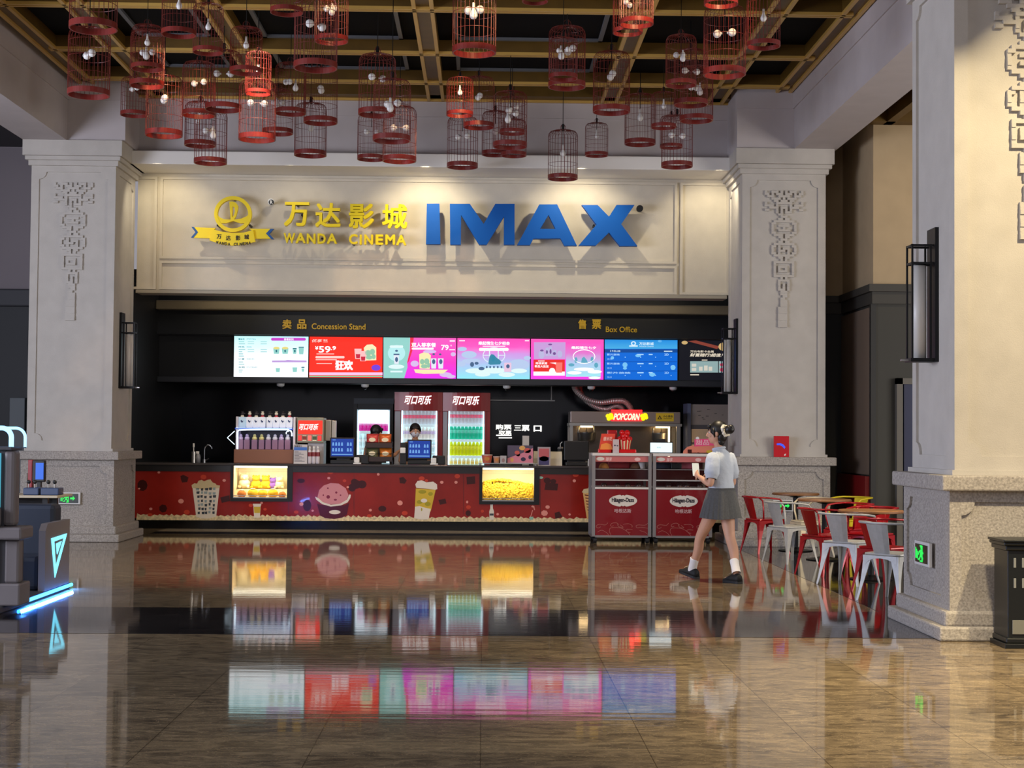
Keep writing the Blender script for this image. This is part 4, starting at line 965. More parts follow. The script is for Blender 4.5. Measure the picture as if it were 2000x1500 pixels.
pr('ice_berry_print', mat('print_berry', (128, 40, 66), 0.25), [P5(ellipse(*e, 10)) for e in ((1738,580,16,16),(1808,542,10,10),(1735,505,8,7),(1800,605,15,8),(1695,565,6,8),(1845,565,7,6))], 3)
pr('ice_label_print', IVORY, [P5(ellipse(1795,712,50,18,20))], 2)
pr('drink_print', YLW, [P6([(612,430),(758,440),(722,600),(604,590)])], 1)
pr('drink_base_print', IVORY, [P6([(606,565),(640,560),(690,575),(722,580),(705,658),(650,660),(600,648)])], 2)
pr('drink_lid_print', IVORY, [P6([(608,400),(625,375),(655,370),(690,385),(740,380),(768,400),(770,435),(755,440),(690,432),(615,425)])], 2)
pr('drink_pattern_print', mat('print_olive', (160, 150, 40), 0.25), [P6(ellipse(*e, 12)) for e in ((660,455,30,14),(720,470,18,14),(640,530,22,14),(700,545,22,16),(655,585,5,12))], 2)
pr('drink_label_print', IVORY, [P6(ellipse(672,520,24,15,16))], 3)
pr('milk_bottle_print', IVORY, [P6([(1160,548),(1180,548),(1180,575),(1188,600),(1186,660),(1155,660),(1153,600),(1161,575)])], 1)
pr('milk_label_print', SLATE, [P6([(1156,615),(1185,615),(1185,630),(1156,630)])], 2)
pr('candy_print', PINK, [P6([(1462,565),(1470,555),(1485,560),(1490,590),(1484,590),(1478,570),(1470,570)]), P6([(1470,590),(1476,590),(1460,640),(1455,640)]), P6(ellipse(1560,612,26,22,7))], 1)
pr('mint_print', mat('print_mint', (150, 196, 176), 0.25), [P6(ellipse(1533,350,18,9,10)), P6([(1448,640),(1478,638),(1476,660),(1450,662)])], 1)
pr('right_bucket_print', mat('print_bucket_buff', (214, 170, 110), 0.25), [P6([(1842,455),(1905,450),(1905,655),(1872,655)])], 1)
pr('right_bucket_top_print', CREAM, [P6([(1836,458),(1850,435),(1880,430),(1890,412),(1906,415),(1906,455),(1860,468)])], 2)
pr('right_bucket_text_print', BURG, [P6([(1856+q*4, 475+q*22), (1898, 480+q*22), (1898, 486+q*22), (1858+q*4, 482+q*22)]) for q in range(8)], 2)
pr('panel_joint', mat('panel_joint', (70, 14, 14), 0.4), [[(px, 927), (px+0.7, 927), (px+0.7, 1004), (px, 1004)] for px in (563, 691, 905, 1055)], 0)

# soft toys in the left display
PLUSH_Y = mat('yellow_plush', (250, 196, 48), 0.95, bump=0.6, bscale=90); PLUSH_B = mat('tan_plush', (196, 120, 52), 0.95, bump=0.6, bscale=90); PLUSH_W = mat('cream_plush', (246, 232, 190), 0.95, bump=0.6, bscale=90); PLUSH_V = mat('violet_plush', (134, 96, 190), 0.95)
def plush(px, py, r, y, m, label, ears=True, sit=True):
    """Round soft toy: body, head, ears, paws; (px,py) is the middle of its base."""
    p = at(px, py, y); x, z = p.x, p.z
    t = thing('plush_toy', label, 'soft toy', (x, y, z), 'soft toys in the lit counter display')
    b = MB(); b.smooth = True; b.ball((x, y, z+r*0.8), (r, r*0.9, r*0.82), 16, 10); part('body', b, m, t)
    if sit:
        h = MB(); h.smooth = True; h.ball((x, y-r*0.15, z+r*1.85), (r*0.72, r*0.66, r*0.62), 14, 10); h.ball((x, y-r*0.8, z+r*1.75), (r*0.25, r*0.2, r*0.2), 8, 6); part('head', h, m, t)
        for s in (-1, 1):
            e = MB(); e.smooth = True; e.ball((x+s*r*0.52, y-r*0.1, z+r*2.36), (r*0.22, r*0.12, r*0.24), 8, 6); part('ear', e, m, t)
            a = MB(); a.smooth = True; a.ball((x+s*r*0.7, y-r*0.75, z+r*0.35), (r*0.3, r*0.4, r*0.28), 8, 6); part('paw', a, m, t)
    else:
        e = MB(); e.smooth = True; e.ball((x, y-r*0.05, z+r*1.62), (r*0.5, r*0.5, r*0.16), 12, 6); part('cap', e, PLUSH_W, t)
    return t
zb = lz+0.001
def base_py(px, y): return 849+(1.5-zb)*F/y-0.0085*(945-px)
for px, r, lab in ((494, 0.085, 'left'), (513, 0.078, 'middle'), (533, 0.082, 'right')):
    plush(px, base_py(px, DC+0.14), r, DC+0.14, PLUSH_Y, '%s of the three round yellow soft toys in front in the display' % lab, sit=False)
plush(472, base_py(472, DC+0.13), 0.07, DC+0.13, PLUSH_B, 'small tan soft toy in the left front corner of the lit display', sit=False)
plush(551, base_py(551, DC+0.12), 0.06, DC+0.12, PLUSH_B, 'small tan soft toy in the right front corner of the lit display', sit=False)
sh_ = MB().box(lx0+0.002, lx1-0.002, DC+0.26, DC+0.49, lz, lz+0.13); part('display_step', sh_, mat('cream_lining', (240, 226, 190), 0.5), ct)
zb = lz+0.131
for px, r, m, lab in ((477, 0.095, PLUSH_W, 'pale sitting soft toy at the left of the display\'s back row'), (500, 0.085, PLUSH_Y, 'yellow sitting soft toy second in the display\'s back row'), (519, 0.085, PLUSH_Y, 'yellow sitting soft toy in the middle of the display\'s back row'),
                       (533, 0.07, PLUSH_V, 'violet sitting soft toy in the display\'s back row'), (546, 0.08, PLUSH_W, 'pale sitting soft toy at the right of the display\'s back row')):
    plush(px, base_py(px, DC+0.36), r, DC+0.36, m, lab)
# popcorn in the right display
POP = mat('caramel_popcorn', (252, 200, 50), 0.7, noise=0.28, nscale=30)
pc = MB(); rp = random.Random(11); pc.smooth = False
pc.loft([[(x, DC+0.04, rz_+0.002), (x, DC+0.49, rz_+0.002), (x, DC+0.49, rz_+0.25), (x, DC+0.20, rz_+0.25), (x, DC+0.10, rz_+0.16)] for x in (rx0+0.004, rx1-0.004)])
for i in range(1500):
    x = rp.uniform(rx0+0.02, rx1-0.02); f = rp.random()
    if f < 0.55: f2 = rp.random(); y, z = DC+0.03+0.17*f2**1.6+rp.uniform(-0.004, 0.012), rz_+0.02+0.25*f2
    else: y = rp.uniform(DC+0.18, DC+0.47); z = rz_+0.25+0.05*math.sin((x-rx0)*5.2)+rp.uniform(0, 0.03)
    r = rp.uniform(0.011, 0.019); pc.ball((x, y, z), (r, r*rp.uniform(.7, 1.2), r*rp.uniform(.7, 1.2)), 6, 4)
solo('popcorn', pc, POP, 'heap of caramel popcorn in the right hand lit display', 'popcorn', kind='stuff')

# ------------------------------------------------------------------ on the counter, left to right
DI = 24.22
def onc(px, D=DI): return at(px, 900, D).x
t = thing('utensil_holder', 'steel canister with a tall brush left of the tap', 'canister', (onc(378), DI, CT))
x = onc(378); part('canister', MB().cyl((x, DI, CT), 0.035, 0.17, 16), STEEL, t); part('brush', MB().cyl((x, DI, CT+0.15), 0.008, 0.15, 8).box(x-0.012, x+0.012, DI-0.01, DI+0.01, CT+0.24, CT+0.30), WHITE, t)
x = onc(387); t = thing('spray_bottle', 'grey spray bottle between the canister and the tap', 'bottle', (x, DI, CT))
m_ = MB(); m_.smooth = True; m_.lathe([(0.036, 0), (0.038, 0.08), (0.03, 0.12), (0.014, 0.14)], (x, DI, CT), 14); part('bottle_body', m_, mat('grey_bottle', (138, 140, 146), 0.3), t)
part('trigger_head', MB().box(x-0.03, x+0.014, DI-0.012, DI+0.012, CT+0.14, CT+0.175).box(x-0.026, x-0.016, DI-0.006, DI+0.006, CT+0.105, CT+0.14), WHITE, t)
x = onc(399); t = thing('tap', 'chrome gooseneck tap on the left of the counter', 'tap', (x, DI, CT))
part('spout', MB().tube([(x, DI, CT), (x, DI, CT+0.20), (x+0.012, DI, CT+0.245), (x+0.045, DI, CT+0.275), (x+0.085, DI, CT+0.27), (x+0.108, DI, CT+0.245), (x+0.116, DI, CT+0.215)], 0.012, 10), CHROME, t)
part('base', MB().cyl((x, DI, CT), 0.024, 0.05, 14), CHROME, t); part('lever', MB().tube([(x+0.02, DI, CT+0.03), (x+0.07, DI, CT+0.065)], 0.010, 8), CHROME, t)

# neon bottle rack
B10 = lambda u: 450+u/10
Z10 = lambda v, D: at(515, 790+v/10, D).z
DR = 24.16
t = thing('display_rack', 'white neon edged display rack above the soft toy display', 'rack', (onc(515, DR), DR+0.15, CT))
xl, xr = onc(456.5, DR), onc(573, DR)
NEONW = glow('white_neon', (220, 240, 255), 2.6); RACKW = mat('rack_white', (232, 226, 236), 0.4)
part('base_board', MB().bbox(xl, xr, DR, DR+0.34, CT, Z10(880, DR), 0.006), mat('brown_board', (150, 98, 72), 0.5), t)
part('back_panel', MB().box(xl+0.03, xr-0.03, DR+0.30, DR+0.32, Z10(880, DR), Z10(500, DR)), mat('dark_rack_back', (26, 28, 40), 0.4), t)
z2 = Z10(455, DR)
part('shelf', MB().bbox(xl+0.01, xr-0.01, DR, DR+0.32, z2-0.03, z2, 0.005), mat('blue_lit_shelf', (60, 84, 170), 0.4, emit=(40, 70, 190), strength=0.35), t)
for u in (118, 1240): part('post', MB().bbox(onc(B10(u-22), DR), onc(B10(u+22), DR), DR, DR+0.32, Z10(880, DR), Z10(240, DR), 0.006), RACKW, t)
part('neon_tube', MB().tube([at(B10(u), 790+v/10, DR-0.012) for u, v in ((140, 870), (140, 540), (165, 500), (400, 492), (700, 490), (1130, 492), (1185, 520), (1200, 560), (1200, 620))], 0.010, 8), NEONW, t)
part('neon_arrow', MB().tube([at(px, py, DR+0.05) for px, py in ((458, 842), (444, 855), (458, 868))], 0.006, 6), NEONW, t)
part('neon_hook', MB().tube([at(B10(u), 790+v/10, DR-0.012) for u, v in ((1090, 580), (1090, 545), (1110, 525), (1140, 520))], 0.008, 6), NEONW, t)
part('neon_edge', MB().box(xl+0.03, xr-0.03, DR-0.014, DR-0.002, z2-0.012, z2-0.002), glow('blue_white_neon', (190, 214, 255), 1.6), t)
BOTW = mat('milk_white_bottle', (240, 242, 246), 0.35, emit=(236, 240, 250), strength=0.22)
INKB = mat('blue_ink_print', (40, 60, 110), 0.5)
STOP_D = mat('dark_stopper', (46, 42, 46), 0.5); STOP_L = mat('pale_stopper', (236, 228, 210), 0.5); COLLAR = mat('red_collar', (206, 66, 80), 0.5)
for i, u in enumerate((222, 365, 492, 615, 755, 885, 1015, 1145)):
    x = onc(B10(u), DR+0.1); y = DR+0.10; hgt = Z10(245, y)-z2
    t = thing('gift_bottle', '%s white bottle with a figure stopper on the rack\'s top shelf' % (WORDS[i]+(' from the left' if i else '')), 'bottle', (x, y, z2), 'white bottles on the top shelf of the neon rack')
    m_ = MB(); k_ = 1.22 if i == 0 else 1
    m_.loft([[(x+sx*r*k_, y+sy*r*0.8, z2+z) for sx, sy in ((-1,-1),(1,-1),(1,1),(-1,1))] for r, z in ((0.040, 0), (0.046, 0.01), (0.048, hgt*0.95), (0.040, hgt))]); part('bottle_body', m_, BOTW if i else mat('pale_blue_bottle', (196, 222, 238), 0.35, emit=(200, 226, 240), strength=0.2), t)
    part('print', MB().pxpoly([(B10(u-24), 822), (B10(u-8), 819.5), (B10(u+6), 823), (B10(u+28), 821), (B10(u+22), 824.5), (B10(u-2), 825.5)], y-0.0385, 0.002), INKB, t)
    part('collar', MB().lathe([(0.030, 0), (0.022, 0.025)], (x, y, z2+hgt), 12), COLLAR if i % 2 else STOP_L, t)
    s_ = MB(); s_.smooth = True; s_.ball((x, y, z2+hgt+0.052), (0.027, 0.025, 0.026), 12, 8); s_.ball((x, y, z2+hgt+0.084), (0.024, 0.010, 0.007), 8, 6)
    if i % 2 == 0: s_.ball((x+0.03, y-0.01, z2+hgt+0.055), (0.018, 0.01, 0.01), 8, 6)
    part('stopper', s_, STOP_L if i % 2 else STOP_D, t)
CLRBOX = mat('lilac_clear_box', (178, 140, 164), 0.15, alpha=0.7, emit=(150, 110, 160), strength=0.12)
zl = Z10(880, DR)+0.001
CAPM = [mat('lilac_lid', (222, 200, 232), 0.4), mat('yellow_lid', (244, 232, 150), 0.4), mat('white_lid', (240, 236, 240), 0.4)]
for i, (u, ci) in enumerate(((193, 0), (318, 0), (465, 1), (602, 1), (735, 2), (865, 2), (988, 0), (1112, 2))):
    x = onc(B10(u), DR+0.08); y = DR+0.09; h1 = Z10(690, y)-zl
    t = thing('gift_cup', '%s clear cup with a figure lid on the rack\'s lower shelf' % (WORDS[i]+(' from the left' if i else '')), 'cup', (x, y, zl), 'clear gift cups on the lower shelf of the neon rack')
    part('cup', MB().bbox(x-0.042, x+0.042, y-0.04, y+0.04, zl, zl+h1, 0.006), CLRBOX, t)
    s_ = MB(); s_.smooth = True; s_.ball((x, y, zl+h1+0.022), (0.04, 0.035, 0.035), 12, 8); s_.ball((x, y, zl+h1+0.062), (0.026, 0.025, 0.028), 12, 8)
    part('lid', s_, CAPM[ci], t)
    part('filling', MB().ball((x, y, zl+h1*0.45), (0.026, 0.026, h1*0.32), 8, 6), mat('toffee_filling', (150, 90, 60), 0.5), t)

# soda dispenser
COKE = mat('dispenser_red', (232, 36, 16), 0.4, emit=(240, 44, 14), strength=0.85)
DS2 = 24.14
t = thing('soda_dispenser', 'steel soda dispenser with a lit red panel beside the neon rack', 'drink dispenser', (onc(605, DS2), DS2+0.2, CT))
U = lambda u: onc(450+u/10, DS2)
Zd = lambda v: Z10(v, DS2)
part('housing', MB().bbox(U(1288), U(1812), DS2, DS2+0.42, Zd(745), Zd(245), 0.01), mat('olive_steel', (150, 146, 124), 0.35, 0.6), t)
part('pedestal', MB().box(U(1500), U(1812), DS2+0.06, DS2+0.42, CT, Zd(745)), mat('pale_steel', (176, 170, 168), 0.4, 0.5), t)
part('side_panel', MB().bbox(U(1815), U(1925), DS2+0.24, DS2+0.40, Zd(700), Zd(285), 0.008).bbox(U(1935), U(2020), DS2+0.24, DS2+0.40, Zd(660), Zd(300), 0.008), mat('warm_steel', (186, 176, 160), 0.35, 0.8), t)
G2 = DS2-0.001
dp = part('lit_panel', MB().prism([(U(1318), Zd(575)), (U(1788), Zd(575)), (U(1788), Zd(305)), (U(1318), Zd(305))], G2-0.006, G2), COKE, t)
m_ = MB(); text_mb(m_, '可口可乐', 450+134, 790+37.5, 450+172, 790+50, G2-0.006, 0.002, 0.06, 0.35); part('logo', m_, glow('logo_white', (255, 240, 236), 1.2), dp)
for i, (u0, u1, c) in enumerate(((1315, 1390, (226, 60, 56)), (1405, 1482, (110, 40, 24)), (1505, 1580, (240, 110, 100)), (1602, 1676, (60, 70, 40)), (1698, 1775, (226, 60, 56)))):
    part('flavour_button', MB().bbox(U(u0), U(u1), DS2-0.012, DS2, Zd(700), Zd(595), 0.004), mat('flavour_%d' % i, c, 0.4, emit=c, strength=0.5), t)
p_ = MB()
for u in (1405, 1602): p_.box(U(u), U(u+76), DS2-0.016, DS2-0.011, Zd(612), Zd(600)).box(U(u), U(u+76), DS2-0.016, DS2-0.011, Zd(698), Zd(686))
part('button_label', p_, mat('button_cream', (240, 226, 190), 0.4, emit=(240, 226, 190), strength=0.4), t)
DN = 24.06
t = thing('notice_board', 'white notice sheet in a clear stand before the soda dispenser', 'sign', (onc(586, DN), DN, CT))
part('sheet', MB().box(onc(573.5, DN), onc(600, DN), DN, DN+0.006, CT+0.004, at(586, 868, DN).z), mat('notice_paper', (206, 200, 200), 0.6), t)
m_ = MB(); text_mb(m_, '温馨提示', 575, 869.5, 590, 873, DN, 0.002, 0.02)
for q in range(9): m_.box(onc(575, DN), onc(575+8+(q*5) % 14, DN), DN-0.002, DN, at(586, 883+q*2.3, DN).z, at(586, 882.2+q*2.3, DN).z)
part('notice_text', m_, mat('grey_ink', (84, 84, 96), 0.6), t)
part('notice_band', MB().box(onc(574, DN), onc(599.5, DN), DN-0.003, DN, at(586, 879.5, DN).z, at(586, 873.5, DN).z), mat('blue_band', (70, 120, 206), 0.5), t)
part('foot', MB().box(onc(573.5, DN), onc(600, DN), DN-0.02, DN+0.05, CT, CT+0.004), WHITE, t)
for i, (px, lab) in enumerate(((605, 'left'), (613, 'middle'), (621, 'right'))):
    x = onc(px, DN+0.04); y = DN+0.03; h = at(px, 872, y).z-CT
    t = thing('syrup_bottle', '%s of the three red labelled bottles under the soda dispenser' % lab, 'bottle', (x, y, CT), 'bottles under the soda dispenser')
    m_ = MB(); m_.smooth = True; m_.lathe([(0.028, 0), (0.031, 0.01), (0.031, h*0.62), (0.026, h*0.74), (0.012, h*0.86)], (x, y, CT), 14); part('bottle_body', m_, mat('clear_bottle', (214, 208, 214), 0.15), t)
    part('label', MB().cyl((x, y, CT+h*0.42), 0.0318, h*0.25, 14), mat('maroon_label', (134, 46, 52), 0.4), t)
    m_ = MB(); m_.smooth = True; m_.lathe([(0.016, 0), (0.018, 0.02), (0.004, h*0.2)], (x, y, CT+h*0.84), 12); part('cap', m_, WHITE, t)

# tills
TILLBLUE = mat('till_blue', (4, 10, 30), 0.3, emit=(8, 58, 160), strength=0.9)
def till(l, t_, r, b, label, D=24.30):
    xl, xr = onc(l, D), onc(r, D); zt, zb_ = at((l+r)/2, t_, D).z, at((l+r)/2, b, D).z; xc = (xl+xr)/2
    t = thing('till', label, 'till', (xc, D+0.1, CT), 'tills on the counter')
    mon = part('monitor', MB().bbox(xl-0.02, xr+0.02, D, D+0.045, zb_-0.03, zt+0.02, 0.01), BLACK, t)
    part('screen', MB().box(xl, xr, D-0.003, D, zb_, zt), TILLBLUE, mon)
    m_ = MB(); w_ = (xr-xl); h_ = zt-zb_
    for j in range(2):
        for i in range(7):
            if i == 4: continue
            x0 = xl+w_*(0.04+i*0.132); z0 = zt-h_*(0.40+j*0.33)
            m_.lathe([(w_*0.045, 0), (w_*0.035, h_*0.16), (w_*0.02, h_*0.2)], (x0+w_*0.05, D-0.004, z0), 6, sy=0.04)
    m_.box(xl+w_*0.06, xl+w_*0.2, D-0.005, D-0.003, zt-h_*0.09, zt-h_*0.05).box(xl+w_*0.03, xr-w_*0.03, D-0.005, D-0.003, zb_+h_*0.07, zb_+h_*0.13)
    part('menu_icons', m_, glow('till_icon', (120, 180, 250), 0.8), mon)
    part('stand', MB().bbox(xc-0.09, xc+0.12, D+0.03, D+0.16, CT+0.02, zb_+0.04, 0.01), BLACK, t)
    part('base', MB().bbox(xl-0.01, xr+0.01, D-0.02, D+0.24, CT, CT+0.06, 0.01), BLACK, t)
till(646.5, 857, 690, 891, 'till with a blue touch screen left of the snack rack', 24.08)
till(797.5, 861, 840, 894, 'till with a blue touch screen before the masked staff member')
def printer(px, label, D=24.12):
    x = onc(px, D); t = thing('receipt_printer', label, 'printer', (x, D, CT), 'receipt printers on the counter')
    part('case', MB().bbox(x-0.07, x+0.13, D, D+0.16, CT, CT+0.14, 0.012), BLACK, t)
    part('tray', MB().bbox(x-0.10, x+0.02, D-0.06, D+0.05, CT, CT+0.02, 0.004), WHITE, t)
    part('paper_roll', MB().bbox(x-0.09, x-0.005, D-0.05, D-0.003, CT+0.02, CT+0.105, 0.012), WHITE, t)
printer(703, 'receipt printer with a white paper block right of the left till')
printer(853, 'receipt printer with a white paper block right of the middle till')
x = onc(787, 24.28); t = thing('card_reader', 'white topped card reader left of the middle till', 'card reader', (x, 24.28, CT))
part('stand', MB().bbox(x-0.05, x+0.05, 24.26, 24.34, CT, CT+0.17, 0.01), BLACK, t); part('head', MB().bbox(x-0.045, x+0.04, 24.24, 24.30, CT+0.17, CT+0.26, 0.012), WHITE, t); part('top', MB().bbox(x-0.04, x+0.045, 24.25, 24.33, CT+0.26, CT+0.34, 0.012), BLACK, t)

# snack rack
DK = 24.18
t = thing('snack_rack', 'two tier black wire snack rack on the counter', 'rack', (onc(740, DK), DK, CT))
m_ = MB(); xl, xr = onc(714, DK), onc(766, DK)
zt2 = at(740, 873, DK).z
for x in (xl, xr):
    for y in (DK-0.02, DK+0.2): m_.tube([(x, y, CT), (x, y, zt2+0.09)], 0.006, 6)
for z in (CT+0.05, CT+0.16, zt2-0.005, zt2+0.07):
    m_.tube([(xl, DK-0.02, z), (xr, DK-0.02, z), (xr, DK+0.2, z), (xl, DK+0.2, z)], 0.005, 6, closed=True)
part('wire_frame', m_, BLACKMETAL, t)
for z in (CT+0.04, zt2-0.012): part('tray', MB().box(xl, xr, DK-0.02, DK+0.2, z, z+0.008).box(xl, xr, DK-0.024, DK-0.018, z, z+0.075), mat('dark_brown_tray', (52, 34, 30), 0.5), t)
part('foot', MB().bbox(xl-0.015, xl+0.015, DK-0.05, DK-0.02, CT, CT+0.05, 0.005).bbox(xl+0.02, xl+0.04, DK-0.05, DK-0.02, CT, CT+0.06, 0.005), WHITE, t)
def snack(px, z, m, label, w_=0.19, h=0.21):
    x = onc(px, DK+0.06); t = thing('snack_bag', label, 'snack bag', (x, DK+0.07, z), 'snack bags on the counter rack')
    n = 7; rg = []
    for i in range(n+1):
        v = i/n; k_ = math.sin(PI*v)**0.5*0.055+0.004
        rg.append([(x+w_/2*(math.cos(a))*(1+0.03*math.sin(9*v)), DK+0.07+k_*math.sin(a)+0.004*math.sin(5*a+8*v), z+h*v) for a in [2*PI*q/14 for q in range(14)]])
    b = MB(); b.smooth = True; b.loft(rg); part('bag', b, m, t)
    zc = z+h*0.55; y0 = DK+0.012
    part('print', MB().prism(ellipse(x, zc, w_*0.28, h*0.16, 12), y0-0.004, y0+0.02), mat('bag_print_%s' % m.name, [min(255, v) for v in (240, 226, 190)], 0.4), t)
snack(727, zt2-0.003, mat('red_foil', (196, 62, 60), 0.35, 0.2), 'red snack bag on the upper tier of the rack')
snack(752, zt2-0.003, mat('orange_foil', (206, 96, 40), 0.35, 0.3), 'orange patterned snack bag on the upper tier of the rack')
snack(727, CT+0.049, mat('green_foil', (104, 106, 74), 0.35, 0.3), 'olive snack bag on the lower tier of the rack')
snack(753, CT+0.049, mat('amber_foil', (222, 128, 44), 0.35, 0.3), 'amber snack bag on the lower tier of the rack')
x = onc(752, 24.05); solo('sticker_pad', MB().bbox(x-0.05, x+0.06, 24.02, 24.1, CT, CT+0.02, 0.004), mat('pale_blue_pad', (150, 190, 206), 0.5), 'small pale blue pad before the snack rack', 'pad')

# right part of the counter top
p = at(992, 905, DC)
t = thing('glass_shelf', 'clear raised shelf over the popcorn display', 'shelf', (p.x, DC+0.2, CT))
part('glass', MB().bbox(onc(934, DC), onc(1050, DC), DC-0.03, DC+0.4, CT+0.022, CT+0.034, 0.003), mat('shelf_glass', (200, 206, 206), 0.06, alpha=0.6), t)
for px in (938, 1046): part('foot', MB().box(onc(px-2, DC), onc(px+2, DC), DC, DC+0.3, CT, CT+0.022), STEEL, t)
ZS = CT+0.035
def tub(px, py_top, w_px, m, label, D=24.04):
    x = onc(px, D); r = w_px*D/F/2; h = at(px, py_top, D).z-ZS
    t = thing('printed_tub', label, 'tub', (x, D, ZS), 'printed paper tubs on the glass shelf')
    part('tub', MB().lathe([(r*0.78, 0), (r, h)], (x, D, ZS), 20), m, t); part('rim', MB().lathe([(r*1.03, h-0.008), (r*1.05, h), (r*1.0, h+0.006)], (x, D, ZS), 20), mat('tub_rim', (214, 190, 180), 0.5), t)
    part('picture', MB().prism(ellipse(x, ZS+h*0.5, r*0.5, h*0.25, 12), D-r*0.95, D-r*0.6), mat('tub_picture', (206, 132, 60), 0.5), t)
tub(951, 888.5, 21, mat('coral_tub', (214, 106, 82), 0.5), 'coral printed tub at the left end of the glass shelf')
tub(970, 892, 13, mat('buff_tub', (196, 142, 112), 0.5), 'buff printed tub beside the coral tub')
def sign_stand(l, t_, r, b, D, m, label, shapes, zb=None, name='table_sign', group=None):
    xl, xr = onc(l, D), onc(r, D); zt = at((l+r)/2, t_, D).z; z0 = zb if zb is not None else CT
    t = thing(name, label, 'sign', ((xl+xr)/2, D, z0), group)
    part('card', MB().box(xl, xr, D, D+0.006, z0+0.004, zt), m, t)
    part('foot', MB().box(xl, xr, D-0.03, D+0.05, z0, z0+0.004), mat('sign_acrylic', (206, 206, 210), 0.1), t)
    for nm, polys, mm in shapes:
        q = MB(); [q.pxpoly(P, D-0.0005-0.001*i, 0.002) for i, P in enumerate(polys)]; part(nm, q, mm, t)
sign_stand(977, 890, 989, 906, 24.00, mat('pale_card', (176, 170, 172), 0.5), 'small pale card left of the big poster stand', (('picture', [ellipse(983, 899, 3, 4, 10)], mat('card_grey_pink', (150, 120, 118), 0.5)),), ZS)
sign_stand(991, 870, 1041, 906, 24.10, mat('poster_dusk', (84, 74, 96), 0.4), 'wide acrylic poster stand over the popcorn display', (
    ('pink_wave_picture', [[(991, 895), (1005, 890), (1020, 885), (1041, 875), (1041, 906), (991, 906)]], mat('poster_pink', (214, 130, 150), 0.4)),
    ('sun_picture', [ellipse(1020, 875, 6, 4.5, 14), ellipse(1000, 898, 3.5, 4, 10)], mat('poster_amber', (222, 170, 96), 0.4)),
    ('coral_picture', [ellipse(1030, 880, 7, 5, 14), ellipse(1010, 884, 5, 4, 12)], mat('poster_coral', (206, 92, 84), 0.4)),
    ('dark_picture', [ellipse(1012, 888, 4, 3.4, 12), ellipse(1022, 897, 5, 4, 12), ellipse(1035, 893, 3, 4, 10)], mat('poster_ink', (52, 44, 72), 0.4))), ZS)
sign_stand(1020, 851, 1033, 869, 24.55, mat('label_card', (196, 192, 188), 0.5), 'small white card on a pole behind the poster stand', ())
x = onc(1026, 24.56); solo('card_pole', MB().cyl((x, 24.565, CT), 0.008, 0.22, 8), BLACKMETAL, 'thin pole holding the small white card behind the poster', 'pole')
sign_stand(1050, 873, 1075, 910, 24.02, mat('menu_frame', (176, 166, 170), 0.4), 'pink and navy framed table menu right of the popcorn display', (
    ('upper_picture', [[(1052.5, 876), (1072.5, 876), (1072.5, 893), (1052.5, 893)]], mat('menu_rose', (196, 96, 102), 0.4)),
    ('lower_picture', [[(1052.5, 893), (1072.5, 893), (1072.5, 908), (1052.5, 908)]], mat('menu_navy', (70, 66, 112), 0.4)),
    ('bowl_picture', [ellipse(1062.5, 896, 9, 5, 16)], mat('menu_sand', (206, 180, 140), 0.4))))
BAGM = mat('kraft_white_bag', (214, 204, 182), 0.8, noise=0.08, nscale=12)
def paper_bag(px, w_px, py_top, D, label):
    x = onc(px, D); w_ = w_px*D/F; h = at(px, py_top, D).z-CT
    t = thing('paper_bag', label, 'bag', (x, D, CT), 'white paper bags on the counter')
    b = MB(); b.loft([[(x+sx*w_/2*k1, D+sy*dp, CT+z) for sx, sy in ((-1,-1),(1,-1),(1,1),(-1,1))] for z, k1, dp in ((0, 1, 0.05), (h*0.5, 1.0, 0.045), (h*0.85, 0.96, 0.02), (h, 0.94, 0.006))]); part('bag', b, BAGM, t)
    part('fold', MB().box(x-w_*0.47, x+w_*0.47, D-0.012, D-0.004, CT+h*0.88, CT+h*0.96), BAGM, t)
paper_bag(1086, 23, 882, 24.20, 'white paper bag leaning behind the table menu'); paper_bag(1046, 9, 881, 24.30, 'narrow white paper bag left of the table menu')
x0, x1 = onc(1101, 24.2), onc(1150, 24.2)
t = thing('till', 'till seen from its black back beside the ice cream carts', 'till', ((x0+x1)/2, 24.25, CT))
part('monitor', MB().bbox(x0, x1, 24.17, 24.23, CT+0.08, at(1125, 861, 24.2).z, 0.015), BLACK, t); part('stand', MB().bbox(x0+0.06, x1-0.06, 24.20, 24.34, CT+0.05, CT+0.3, 0.01), BLACK, t); part('base', MB().bbox(x0+0.03, x1-0.03, 24.12, 24.42, CT, CT+0.055, 0.01), BLACK, t)
x = onc(1094, 24.5); t = thing('black_cup', 'black cup with a bent straw behind the paper bag', 'cup', (x, 24.5, CT))
part('cup', MB().lathe([(0.034, 0), (0.042, 0.26)], (x, 24.5, CT), 16), BLACK, t); part('lid', MB().lathe([(0.045, 0), (0.045, 0.012), (0.03, 0.03)], (x, 24.5, CT+0.26), 16), mat('grey_lid', (120, 120, 124), 0.3), t); part('straw', MB().tube([(x, 24.5, CT+0.28), (x, 24.5, CT+0.34), (x+0.03, 24.48, CT+0.37)], 0.006, 6), WHITE, t)
x = onc(1152, 24.08); t = thing('hand_soap', 'small white pump bottle right of the black till', 'bottle', (x, 24.08, CT)); part('bottle_body', MB().lathe([(0.03, 0), (0.03, 0.10), (0.015, 0.115)], (x, 24.08, CT), 12), WHITE, t); part('cap', MB().lathe([(0.02, 0), (0.02, 0.03)], (x, 24.08, CT+0.113), 12), BLACK, t)
